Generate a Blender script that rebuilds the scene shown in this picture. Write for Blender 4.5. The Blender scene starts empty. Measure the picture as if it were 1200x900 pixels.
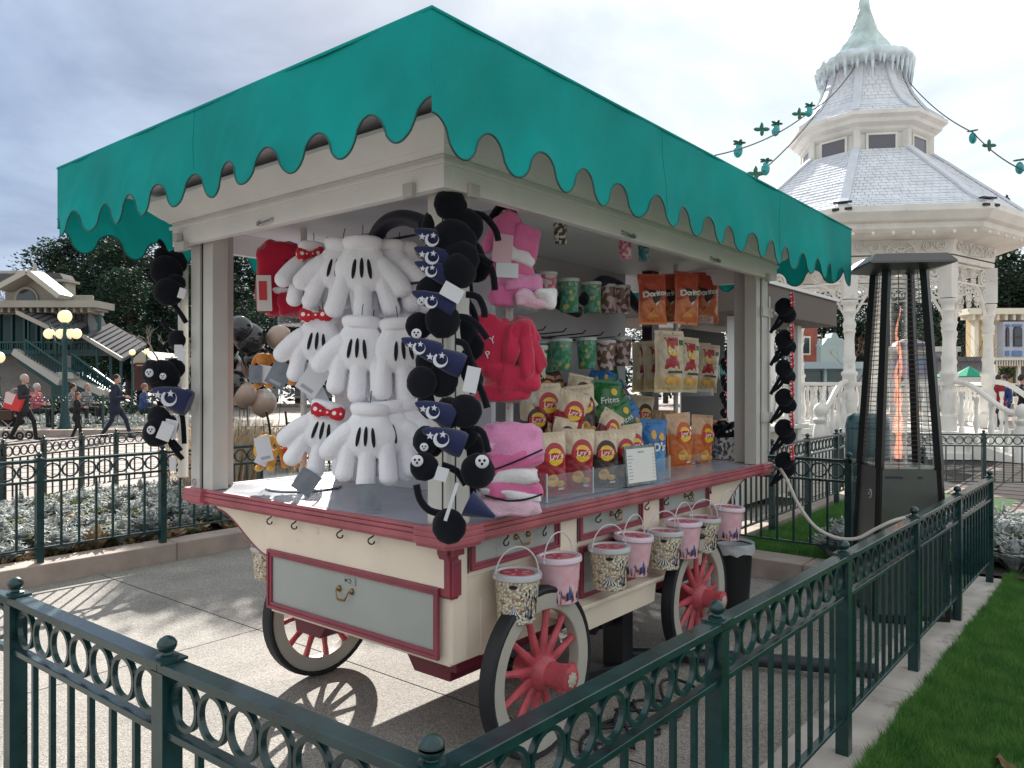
import bpy, bmesh, math, random
from math import sin, cos, pi, radians, sqrt, atan2
from mathutils import Vector, Matrix, Euler, noise
sc = bpy.context.scene
C = sc.collection
R = random.Random(7)

# ------------------------------------------------ camera, world, sun, exposure
HEAD = radians(39.1)            # heading of the view from +X
EYE = 1.5
FP = 910.0 / 1200.0             # focal length in frame widths
cam = bpy.data.cameras.new('camera'); cam.sensor_width = 36; cam.lens = 36 * FP
cam.clip_start = .05; cam.clip_end = 2000
camo = bpy.data.objects.new('camera', cam); C.objects.link(camo)
camo.location = (0, 0, EYE); camo.rotation_euler = (radians(90), 0, HEAD - pi / 2)
sc.camera = camo
sc.view_settings.view_transform = 'Standard'; sc.view_settings.look = 'None'
sc.view_settings.exposure = 1.04; sc.view_settings.gamma = 1; sc.view_settings.use_curve_mapping = False
SUN_AZ, SUN_EL = radians(50), radians(30)
wd = bpy.data.worlds.new('World'); sc.world = wd; wd.use_nodes = True
def build_world():
    nt = wd.node_tree; N = nt.nodes; L = nt.links; N.clear()
    out = N.new('ShaderNodeOutputWorld'); bg = N.new('ShaderNodeBackground'); bg.inputs[1].default_value = .071
    sky = N.new('ShaderNodeTexSky'); sky.sky_type = 'NISHITA'; sky.sun_disc = False
    sky.sun_elevation = SUN_EL; sky.sun_rotation = pi / 2 - SUN_AZ
    sky.air_density = 1.2; sky.dust_density = 2
    tc = N.new('ShaderNodeTexCoord')
    sep = N.new('ShaderNodeSeparateXYZ'); L.new(tc.outputs['Generated'], sep.inputs[0])
    def m(op, a, b=None, clamp=False):
        n = N.new('ShaderNodeMath'); n.operation = op; n.use_clamp = clamp
        for i, v in enumerate((a, b)):
            if v is None: continue
            if isinstance(v, (int, float)): n.inputs[i].default_value = v
            else: L.new(v, n.inputs[i])
        return n.outputs[0]
    zz = m('ADD', m('MAXIMUM', sep.outputs[2], 0.0), .22)
    cb = N.new('ShaderNodeCombineXYZ')
    L.new(m('DIVIDE', sep.outputs[0], zz), cb.inputs[0]); L.new(m('DIVIDE', sep.outputs[1], zz), cb.inputs[1])
    n1 = N.new('ShaderNodeTexNoise'); n1.inputs['Scale'].default_value = 1.15; n1.inputs['Detail'].default_value = 9
    n1.inputs['Roughness'].default_value = .56; n1.inputs['Distortion'].default_value = .5
    L.new(cb.outputs[0], n1.inputs['Vector'])
    n2 = N.new('ShaderNodeTexNoise'); n2.inputs['Scale'].default_value = .75; n2.inputs['Detail'].default_value = 6
    L.new(cb.outputs[0], n2.inputs['Vector'])
    # bearing of the dark cloud mass: it lies to the left of the view and carries on round that side
    left = (cos(radians(82)), sin(radians(82)), 0.25)
    dt = N.new('ShaderNodeVectorMath'); dt.operation = 'DOT_PRODUCT'; L.new(tc.outputs['Generated'], dt.inputs[0]); dt.inputs[1].default_value = left
    mass = N.new('ShaderNodeMapRange'); mass.inputs[1].default_value = .66; mass.inputs[2].default_value = .92
    L.new(m('ADD', dt.outputs['Value'], m('MULTIPLY', m('SUBTRACT', n2.outputs[0], .5), .55)), mass.inputs[0])
    ramp = N.new('ShaderNodeValToRGB')
    e = ramp.color_ramp.elements
    e[0].position = .36; e[0].color = (5.2, 6.0, 6.7, 1); e[1].position = .60; e[1].color = (8.3, 8.4, 8.25, 1)
    k = e.new(.47); k.color = (6.8, 7.35, 7.65, 1)
    L.new(n1.outputs[0], ramp.inputs[0])
    dark = N.new('ShaderNodeValToRGB'); d = dark.color_ramp.elements
    d[0].position = .3; d[0].color = (1.35, 2.05, 3.4, 1); d[1].position = .66; d[1].color = (4.0, 5.0, 6.6, 1)
    L.new(n1.outputs[0], dark.inputs[0])
    mx = N.new('ShaderNodeMix'); mx.data_type = 'RGBA'; L.new(mass.outputs[0], mx.inputs[0]); L.new(ramp.outputs[0], mx.inputs[6]); L.new(dark.outputs[0], mx.inputs[7])
    m2 = N.new('ShaderNodeMix'); m2.data_type = 'RGBA'; m2.inputs[0].default_value = .94
    L.new(sky.outputs[0], m2.inputs[6]); L.new(mx.outputs[2], m2.inputs[7])
    # clouds fade darker well below the horizon
    L.new(m2.outputs[2], bg.inputs[0]); L.new(bg.outputs[0], out.inputs[0])
build_world()
sl = bpy.data.lights.new('sun', 'SUN'); sl.energy = 5.0; sl.angle = radians(.55); sl.color = (1, .95, .87)
so = bpy.data.objects.new('sun', sl); C.objects.link(so)
sd = Vector((cos(SUN_EL) * cos(SUN_AZ), cos(SUN_EL) * sin(SUN_AZ), sin(SUN_EL)))
so.rotation_euler = sd.to_track_quat('Z', 'Y').to_euler(); so.location = (8, 10, 12)

# ------------------------------------------------ helpers
def at(px, py, d):
    """real place of something sighted at (px, py) of the 1200x900 photograph, d metres down the view"""
    a = (px - 600) / 910.0
    return Vector((d * (cos(HEAD) + a * sin(HEAD)), d * (sin(HEAD) - a * cos(HEAD)), EYE + (450 - py) / 910.0 * d))
def smooth(a, b, t):
    t = max(0, min(1, (t - a) / (b - a))); return t * t * (3 - 2 * t)
def gz(x, y):                    # gentle fall of the ground beside the right-hand fence
    return -.02 * max(0, min(x, 9) - 3.2) * (1 - smooth(1.2, 2.0, y)) - 0.0

MATS = {}
def mat(name, col, rough=.5, metal=0., bump=0., bscale=60., var=0., vscale=4., spec=.5, coat=0., detail=4, col2=None, trans=0., sheen=0., alpha=1., stretch=None, ramp=(.35, .65), ior=1.45, world=False, wear=None):
    if name in MATS: return MATS[name]
    m = bpy.data.materials.new(name); m.use_nodes = True
    nt = m.node_tree; N = nt.nodes; L = nt.links; b = N['Principled BSDF']
    b.inputs['Base Color'].default_value = (*col, 1); b.inputs['Roughness'].default_value = rough
    b.inputs['Metallic'].default_value = metal; b.inputs['Specular IOR Level'].default_value = spec
    b.inputs['Coat Weight'].default_value = coat; b.inputs['Coat Roughness'].default_value = .12
    b.inputs['Sheen Weight'].default_value = sheen; b.inputs['IOR'].default_value = ior
    tc = N.new('ShaderNodeTexCoord'); co = tc.outputs['Object']
    if world:
        co = N.new('ShaderNodeNewGeometry').outputs['Position']
    if stretch:
        mp = N.new('ShaderNodeMapping'); mp.inputs['Scale'].default_value = stretch; L.new(co, mp.inputs[0]); co = mp.outputs[0]
    if var or col2:
        n = N.new('ShaderNodeTexNoise'); n.inputs['Scale'].default_value = vscale; n.inputs['Detail'].default_value = detail
        L.new(co, n.inputs['Vector'])
        r = N.new('ShaderNodeValToRGB'); L.new(n.outputs[0], r.inputs[0])
        c2 = col2 or tuple(max(0, min(1, c * (1 + var))) for c in col)
        c1 = col if col2 else tuple(c * (1 - var) for c in col)
        r.color_ramp.elements[0].position = ramp[0]; r.color_ramp.elements[1].position = ramp[1]
        r.color_ramp.elements[0].color = (*c1, 1); r.color_ramp.elements[1].color = (*c2, 1)
        L.new(r.outputs[0], b.inputs['Base Color'])
        rr = N.new('ShaderNodeMapRange'); rr.inputs[3].default_value = max(.02, rough - .1); rr.inputs[4].default_value = min(1, rough + .1)
        L.new(n.outputs[0], rr.inputs[0]); L.new(rr.outputs[0], b.inputs['Roughness'])
    if wear:                      # sparse chips, stains or scuffs: (colour, scale, threshold, amount)
        wc, ws, wt, wa = wear; src = b.inputs['Base Color'].links[0].from_socket if b.inputs['Base Color'].links else None
        n = N.new('ShaderNodeTexNoise'); n.inputs['Scale'].default_value = ws; n.inputs['Detail'].default_value = 9; n.inputs['Roughness'].default_value = .72; L.new(N.new('ShaderNodeNewGeometry').outputs['Position'], n.inputs['Vector'])
        r = N.new('ShaderNodeMapRange'); r.inputs[1].default_value = wt; r.inputs[2].default_value = wt + .05; r.inputs[4].default_value = wa; L.new(n.outputs[0], r.inputs[0])
        x = N.new('ShaderNodeMix'); x.data_type = 'RGBA'; L.new(r.outputs[0], x.inputs[0]); x.inputs[7].default_value = (*wc, 1); x.inputs[6].default_value = (*col, 1)
        if src: L.new(src, x.inputs[6])
        L.new(x.outputs[2], b.inputs['Base Color'])
    if bump:
        n = N.new('ShaderNodeTexNoise'); n.inputs['Scale'].default_value = bscale; n.inputs['Detail'].default_value = 5
        L.new(co, n.inputs['Vector'])
        bp = N.new('ShaderNodeBump'); bp.inputs['Strength'].default_value = min(1, bump); bp.inputs['Distance'].default_value = .01
        L.new(n.outputs[0], bp.inputs['Height']); L.new(bp.outputs[0], b.inputs['Normal'])
    if trans:
        tr = N.new('ShaderNodeBsdfTranslucent'); tr.inputs[0].default_value = (*[min(1, c * 1.4) for c in col], 1)
        mx = N.new('ShaderNodeMixShader'); mx.inputs[0].default_value = trans
        L.new(b.outputs[0], mx.inputs[1]); L.new(tr.outputs[0], mx.inputs[2]); L.new(mx.outputs[0], N['Material Output'].inputs[0])
    if alpha < 1:
        tp = N.new('ShaderNodeBsdfTransparent'); mx = N.new('ShaderNodeMixShader'); mx.inputs[0].default_value = 1 - alpha
        L.new(b.outputs[0], mx.inputs[1]); L.new(tp.outputs[0], mx.inputs[2]); L.new(mx.outputs[0], N['Material Output'].inputs[0])
    MATS[name] = m; return m
def emit(name, col, s):
    if name in MATS: return MATS[name]
    m = bpy.data.materials.new(name); m.use_nodes = True; b = m.node_tree.nodes['Principled BSDF']
    b.inputs['Base Color'].default_value = (*col, 1); b.inputs['Emission Color'].default_value = (*col, 1); b.inputs['Emission Strength'].default_value = s
    MATS[name] = m; return m

class MB:
    def __init__(s): s.v = []; s.f = []; s.m = []; s.cur = 0; s.T = None
    def add(s, vs, fs):
        o = len(s.v)
        if s.T is not None: vs = [s.T @ Vector(v) for v in vs]
        s.v += [tuple(v) for v in vs]; s.f += [tuple(i + o for i in f) for f in fs]; s.m += [s.cur] * len(fs); return s
    def box(s, a, b):
        (x0, y0, z0), (x1, y1, z1) = [min(p, q) for p, q in zip(a, b)], [max(p, q) for p, q in zip(a, b)]
        return s.add([(x0, y0, z0), (x1, y0, z0), (x1, y1, z0), (x0, y1, z0), (x0, y0, z1), (x1, y0, z1), (x1, y1, z1), (x0, y1, z1)],
              [(0, 3, 2, 1), (4, 5, 6, 7), (0, 1, 5, 4), (1, 2, 6, 5), (2, 3, 7, 6), (3, 0, 4, 7)])
    def obox(s, c, size, rot):       # oriented box, rot a Euler tuple
        M = Matrix.Translation(c) @ Euler(rot).to_matrix().to_4x4(); h = [q / 2 for q in size]
        vs = [M @ Vector((sx * h[0], sy * h[1], sz * h[2])) for sz in (-1, 1) for sx, sy in ((-1, -1), (1, -1), (1, 1), (-1, 1))]
        return s.add(vs, [(0, 3, 2, 1), (4, 5, 6, 7), (0, 1, 5, 4), (1, 2, 6, 5), (2, 3, 7, 6), (3, 0, 4, 7)])
    def bar(s, p, q, w, h, up=(0, 0, 1)):
        p, q = Vector(p), Vector(q); d = (q - p).normalized(); u = Vector(up); sx = d.cross(u)
        if sx.length < 1e-4: sx = d.cross(Vector((1, 0, 0)))
        sx.normalize(); u = sx.cross(d).normalized(); vs = []
        for e in (p, q):
            for a, b in ((-1, -1), (1, -1), (1, 1), (-1, 1)): vs.append(e + sx * a * w / 2 + u * b * h / 2)
        return s.add(vs, [(0, 1, 2, 3), (7, 6, 5, 4), (0, 4, 5, 1), (1, 5, 6, 2), (2, 6, 7, 3), (3, 7, 4, 0)])
    def tube(s, path, r, n=8, caps=True, closed=False):
        path = [Vector(p) for p in path]; k = len(path); rs = r if isinstance(r, (list, tuple)) else [r] * k
        t0 = (path[1] - path[0]).normalized(); nrm = t0.orthogonal().normalized(); vs = []
        for i, p in enumerate(path):
            if closed: t = (path[(i + 1) % k] - path[i - 1]).normalized()
            else: t = (path[min(i + 1, k - 1)] - path[max(i - 1, 0)]).normalized()
            nrm = (nrm - t * nrm.dot(t))
            nrm = nrm.normalized() if nrm.length > 1e-6 else t.orthogonal().normalized()
            bn = t.cross(nrm)
            for j in range(n):
                a = 2 * pi * j / n; vs.append(p + (nrm * cos(a) + bn * sin(a)) * rs[i])
        fs = []
        for i in range(k if closed else k - 1):
            for j in range(n):
                a = i * n + j; b = i * n + (j + 1) % n; c = ((i + 1) % k) * n + (j + 1) % n; d = ((i + 1) % k) * n + j
                fs.append((a, b, c, d))
        if caps and not closed:
            fs.append(tuple(range(n))[::-1]); fs.append(tuple((k - 1) * n + j for j in range(n)))
        return s.add(vs, fs)
    def lathe(s, prof, c=(0, 0, 0), n=16, axis='Z', closed=False):
        vs = []; k = len(prof)
        for r, z in prof:
            for j in range(n):
                a = 2 * pi * j / n
                p = (r * cos(a), r * sin(a), z) if axis == 'Z' else ((r * cos(a), z, r * sin(a)) if axis == 'Y' else (z, r * cos(a), r * sin(a)))
                vs.append((p[0] + c[0], p[1] + c[1], p[2] + c[2]))
        fs = []
        for i in range(k if closed else k - 1):
            for j in range(n):
                fs.append((i * n + j, i * n + (j + 1) % n, ((i + 1) % k) * n + (j + 1) % n, ((i + 1) % k) * n + j))
        if not closed:
            if prof[0][0] > 1e-5: fs.append(tuple(range(n))[::-1])
            if prof[-1][0] > 1e-5: fs.append(tuple((k - 1) * n + j for j in range(n)))
        return s.add(vs, fs)
    def ell(s, c, r, n=14, m=9, rot=None):
        if isinstance(r, (int, float)): r = (r, r, r)
        M = Euler(rot).to_matrix() if rot else Matrix.Identity(3); c = Vector(c); vs = [c + M @ Vector((0, 0, -r[2]))]
        for i in range(1, m):
            ph = -pi / 2 + pi * i / m
            for j in range(n):
                a = 2 * pi * j / n; vs.append(c + M @ Vector((r[0] * cos(ph) * cos(a), r[1] * cos(ph) * sin(a), r[2] * sin(ph))))
        vs.append(c + M @ Vector((0, 0, r[2]))); fs = []
        for j in range(n): fs.append((0, 1 + (j + 1) % n, 1 + j))
        for i in range(m - 2):
            for j in range(n):
                a = 1 + i * n + j; b = 1 + i * n + (j + 1) % n; fs.append((a, b, b + n, a + n))
        e = len(vs) - 1
        for j in range(n): fs.append((1 + (m - 2) * n + j, 1 + (m - 2) * n + (j + 1) % n, e))
        return s.add(vs, fs)
    def prism(s, poly, fn, a, b):    # poly 2D, fn(u, v, w) -> 3D, extruded from w=a to w=b
        n = len(poly); vs = [fn(u, v, a) for u, v in poly] + [fn(u, v, b) for u, v in poly]
        fs = [tuple(range(n))[::-1], tuple(range(n, 2 * n))] + [(i, (i + 1) % n, n + (i + 1) % n, n + i) for i in range(n)]
        return s.add(vs, fs)
    def grid(s, nu, nv, fn, wrap=False):
        vs = [fn(i / nu, j / nv) for j in range(nv + 1) for i in range(nu + 1)]; w = nu + 1
        return s.add(vs, [(j * w + i, j * w + i + 1, (j + 1) * w + i + 1, (j + 1) * w + i) for j in range(nv) for i in range(nu)])
    def mesh(s, name, mats, origin=(0, 0, 0), sm=False, ang=38):
        me = bpy.data.meshes.new(name); ox, oy, oz = origin
        me.from_pydata([(x - ox, y - oy, z - oz) for x, y, z in s.v], [], s.f)
        for m in (mats if isinstance(mats, (list, tuple)) else [mats]): me.materials.append(m)
        if any(s.m): me.polygons.foreach_set('material_index', s.m)
        me.update(); bm = bmesh.new(); bm.from_mesh(me); bmesh.ops.recalc_face_normals(bm, faces=bm.faces); bm.to_mesh(me); bm.free()
        if sm:
            me.polygons.foreach_set('use_smooth', [True] * len(me.polygons)); me.set_sharp_from_angle(angle=radians(ang))
        return me
    def build(s, name, mats, parent=None, sm=False, ang=38, bevel=0, origin=None):
        og = root_loc(parent) if parent is not None else (origin or (0, 0, 0))
        o = link(name, s.mesh(name, mats, og, sm, ang), parent)
        if parent is None and origin: o.location = origin
        if bevel:
            md = o.modifiers.new('bevel', 'BEVEL'); md.width = bevel; md.segments = 2; md.limit_method = 'ANGLE'; md.angle_limit = radians(40)
        return o
def root_loc(o):
    while o.parent: o = o.parent
    return tuple(o.location)
def link(name, me, parent=None, loc=None, rot=None, scale=None):
    o = bpy.data.objects.new(name, me); C.objects.link(o)
    if parent is not None: o.parent = parent
    if loc is not None: o.location = loc
    if rot is not None: o.rotation_euler = rot
    if scale is not None: o.scale = scale if isinstance(scale, (tuple, list)) else (scale,) * 3
    return o
def tag(o, label, cat, group=None, kind=None):
    if label: o['label'] = label
    if cat: o['category'] = cat
    if group: o['group'] = group
    if kind: o['kind'] = kind
    return o
def struct(o, label=None): o['kind'] = 'structure'; return o
def stuff(o): o['kind'] = 'stuff'; return o
def thing(name, label, cat, loc=(0, 0, 0), rot=(0, 0, 0), group=None, scale=None):
    o = bpy.data.objects.new(name, None); C.objects.link(o); o.location = loc; o.rotation_euler = rot; o.empty_display_size = .1
    if scale: o.scale = (scale,) * 3 if isinstance(scale, (int, float)) else scale
    return tag(o, label, cat, group)
def copy_tree(o, parent=None):
    c = o.copy(); C.objects.link(c)
    if parent is not None: c.parent = parent
    for ch in list(o.children): copy_tree(ch, c)
    return c
def again(proto, loc, rot, label, scale=None):
    c = copy_tree(proto); c.location = loc; c.rotation_euler = rot; c['label'] = label
    if scale: c.scale = (scale,) * 3 if isinstance(scale, (int, float)) else scale
    return c
_text = {}
def text_mesh(body, size, m, shear=0., extrude=.0008, spacing=1., bold=0., align='CENTER'):
    key = (body, size, m.name, shear, extrude, spacing, bold)
    if key in _text: return _text[key]
    cu = bpy.data.curves.new('lettering', 'FONT'); cu.body = body; cu.size = size; cu.shear = shear; cu.extrude = extrude
    cu.space_character = spacing; cu.offset = bold; cu.align_x = align; cu.align_y = 'CENTER'; cu.resolution_u = 3
    o = bpy.data.objects.new('lettering', cu); C.objects.link(o)
    dg = bpy.context.evaluated_depsgraph_get(); me = bpy.data.meshes.new_from_object(o.evaluated_get(dg))
    bpy.data.objects.remove(o); me.materials.clear(); me.materials.append(m); _text[key] = me; return me
def blob(mb, voxel, smooth_it=6, fac=.6):
    """fuse overlapping lumps into one continuous skin"""
    o = bpy.data.objects.new('lump', mb.mesh('lump', [])); C.objects.link(o)
    md = o.modifiers.new('r', 'REMESH'); md.mode = 'VOXEL'; md.voxel_size = voxel
    ms = o.modifiers.new('s', 'SMOOTH'); ms.iterations = smooth_it; ms.factor = fac
    dg = bpy.context.evaluated_depsgraph_get(); me = bpy.data.meshes.new_from_object(o.evaluated_get(dg))
    bpy.data.objects.remove(o); me.materials.clear(); me.polygons.foreach_set('use_smooth', [True] * len(me.polygons)); return me

# ------------------------------------------------ materials
green = mat('green_fence_paint', (.005, .034, .036), .3, var=.3, vscale=14, coat=.35, bump=.06, bscale=45, wear=((.16, .19, .18), 22, .70, .7))
cream = mat('cream_paint', (.78, .67, .55), .45, var=.06, vscale=3, bump=.08, bscale=60, wear=((.42, .33, .25), 7, .635, .5))
white_p = mat('offwhite_paint', (.85, .84, .83), .42, var=.04, vscale=4, wear=((.45, .42, .38), 9, .65, .4))
grey_p = mat('grey_panel_paint', (.36, .38, .36), .45, var=.06, vscale=3, wear=((.2, .2, .18), 9, .65, .5))
maroon = mat('maroon_paint', (.24, .035, .06), .35, var=.16, vscale=8, coat=.3, bump=.1, bscale=70, wear=((.45, .30, .28), 24, .68, .5))
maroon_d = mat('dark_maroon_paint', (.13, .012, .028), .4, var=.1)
red_w = mat('coral_red_paint', (.46, .07, .09), .42, var=.2, vscale=14, coat=.15, bump=.2, bscale=50, wear=((.18, .05, .05), 12, .60, .6))
black = mat('black_metal', (.012, .012, .014), .4)
rubber = mat('dark_tyre_rubber', (.012, .014, .018), .6, bump=.1, bscale=90)
brass = mat('aged_brass', (.38, .22, .09), .35, metal=1, var=.2, vscale=30)
steel = mat('steel', (.5, .5, .5), .3, metal=1)
# ------------------------------------------------ ground
def build_ground():
    g = MB(); g.box((-300, -300, -.5), (700, 700, -.16))
    pave = mat('pale_paving', (.30, .25, .22), .85, var=.12, vscale=.6, bump=.3, bscale=40, world=True)
    struct(g.build('ground', pave))
    # bound-gravel courtyard, slightly falling on the right
    m = bpy.data.materials.new('bound_gravel'); m.use_nodes = True; nt = m.node_tree; N = nt.nodes; L = nt.links; b = N['Principled BSDF']
    geo = N.new('ShaderNodeNewGeometry')
    v = N.new('ShaderNodeTexVoronoi'); v.inputs['Scale'].default_value = 185; L.new(geo.outputs['Position'], v.inputs['Vector'])
    hs = N.new('ShaderNodeValToRGB'); L.new(v.outputs['Color'], hs.inputs[0])
    e = hs.color_ramp.elements; e[0].position = .12; e[0].color = (.15, .135, .12, 1); e[1].position = .86; e[1].color = (.40, .37, .335, 1)
    k = e.new(.5); k.color = (.27, .245, .22, 1)
    n = N.new('ShaderNodeTexNoise'); n.inputs['Scale'].default_value = 1.6; n.inputs['Detail'].default_value = 9; n.inputs['Roughness'].default_value = .65; L.new(geo.outputs['Position'], n.inputs['Vector'])
    r2 = N.new('ShaderNodeMapRange'); r2.inputs[1].default_value = .3; r2.inputs[2].default_value = .7; r2.inputs[3].default_value = .72; r2.inputs[4].default_value = 1.2; L.new(n.outputs[0], r2.inputs[0])
    mx = N.new('ShaderNodeMix'); mx.data_type = 'RGBA'; mx.blend_type = 'MULTIPLY'; mx.inputs[0].default_value = 1
    L.new(hs.outputs[0], mx.inputs[6]); L.new(r2.outputs[0], mx.inputs[7]); L.new(mx.outputs[2], b.inputs['Base Color'])
    b.inputs['Roughness'].default_value = .8
    v2 = N.new('ShaderNodeTexVoronoi'); v2.inputs['Scale'].default_value = 185; L.new(geo.outputs['Position'], v2.inputs['Vector'])
    n3 = N.new('ShaderNodeTexNoise'); n3.inputs['Scale'].default_value = 22; n3.inputs['Detail'].default_value = 4; L.new(geo.outputs['Position'], n3.inputs['Vector'])
    ad = N.new('ShaderNodeMath'); ad.operation = 'ADD'; L.new(v2.outputs['Distance'], ad.inputs[0]); L.new(n3.outputs[0], ad.inputs[1])
    bp = N.new('ShaderNodeBump'); bp.inputs['Strength'].default_value = .5; bp.inputs['Distance'].default_value = .006; L.new(ad.outputs[0], bp.inputs['Height']); L.new(bp.outputs[0], b.inputs['Normal'])
    MATS['bound_gravel'] = m
    # slabs of the courtyard with narrow recessed expansion joints
    yard = thing('courtyard', None, None); struct(yard)
    xs = [-3, -.5, 2.7, 4.9, 7.1, 9.5]; ys = [1.16, 2.0, 4.2, 6.38]
    base = MB(); base.grid(40, 20, lambda u, w: (-6 + 26 * u, -1 + 8 * w, gz(-6 + 26 * u, -1 + 8 * w) - .02))
    base.build('joint_bed', mat('joint_dirt', (.03, .027, .024), .9), yard)
    for i in range(len(xs) - 1):
        for j in range(len(ys) - 1):
            x0, x1, y0, y1 = xs[i] + .004, xs[i + 1] - .004, ys[j] + .004, ys[j + 1] - .004
            s = MB(); s.grid(8, 4, lambda u, w: (x0 + (x1 - x0) * u, y0 + (y1 - y0) * w, gz(x0 + (x1 - x0) * u, y0 + (y1 - y0) * w)))
            s.build('slab', m, yard)
    for y0, y1 in ((-3, 0.0), (0.0, 1.15)):       # near strip, under the corner of the fence
        s = MB(); s.grid(8, 4, lambda u, w: (-3 + 4.6 * u, y0 + .004 + (y1 - y0 - .008) * w, -.002)); s.build('slab', m, yard)
build_ground()

kerbm = mat('tan_kerb_stone', (.36, .29, .25), .8, var=.14, vscale=5, bump=.25, bscale=60, world=True)
concm = mat('pale_concrete', (.46, .42, .38), .75, var=.2, vscale=3.5, bump=.25, bscale=45, world=True, detail=8, wear=((.20, .16, .13), 4, .56, .55))
def kerb_run(root, p, q, w, h, L0=1.1, m=None, side=1, slope=False):
    """row of kerb stones with recessed joints from p to q, width w to the left of travel"""
    p = Vector((*p, 0)); q = Vector((*q, 0)); d = q - p; n = max(1, round(d.length / L0)); t = d.normalized(); s = Vector((-t.y, t.x, 0)) * w * side
    for i in range(n):
        a = p + d * (i / n) + t * .003; b = p + d * ((i + 1) / n) - t * .003
        vs = []
        for zz in (0, 1):
            for c in (a, b, b + s, a + s):
                g = gz(c.x, c.y) if slope else 0
                vs.append((c.x, c.y, (g + h + R.uniform(-.001, .001)) if zz else -.2))
        k = MB(); k.add(vs, [(0, 3, 2, 1), (4, 5, 6, 7), (0, 1, 5, 4), (1, 2, 6, 5), (2, 3, 7, 6), (3, 0, 4, 7)])
        k.build('kerb_stone', m or kerbm, root, bevel=.008)
kl = struct(thing('left_kerb', None, None)); kerb_run(kl, (-4, 6.38), (9.2, 6.38), .26, .15, 1.42)
kr = struct(thing('right_kerb', None, None)); kerb_run(kr, (5.87, 2.78), (5.87, 1.17), .3, .15, .8, side=1)
kerb_run(kr, (11.2, 2.78), (5.87, 2.78), .28, .15, 1.2, side=-1)
kf = struct(thing('fence_footing', None, None)); kerb_run(kf, (1.0, .82), (7.25, .82), .33, .03, 1.55, m=concm, slope=True)

soilm = mat('planter_soil', (.045, .035, .027), .95, var=.4, vscale=9, bump=1, bscale=30, world=True)
grassm = mat('lawn_base', (.03, .08, .018), .9, var=.3, vscale=6, world=True)
s = MB(); s.grid(40, 12, lambda u, w: (-4 + 14 * u, 6.645 + 3.6 * w, .10 + .05 * noise.noise((u * 30, w * 9, 3)))); struct(s.build('planter_soil', soilm))
s = MB(); s.grid(60, 30, lambda u, w: (1.0 + 19 * u, -6.2 + 7.0 * w, gz(1.0 + 19 * u, -6.2 + 7.0 * w) - .012)); struct(s.build('lawn', grassm))
s = MB(); s.grid(10, 6, lambda u, w: (6.17 + 4.9 * u, 1.17 + 1.6 * w, .11)); struct(s.build('planter_lawn', grassm))

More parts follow.
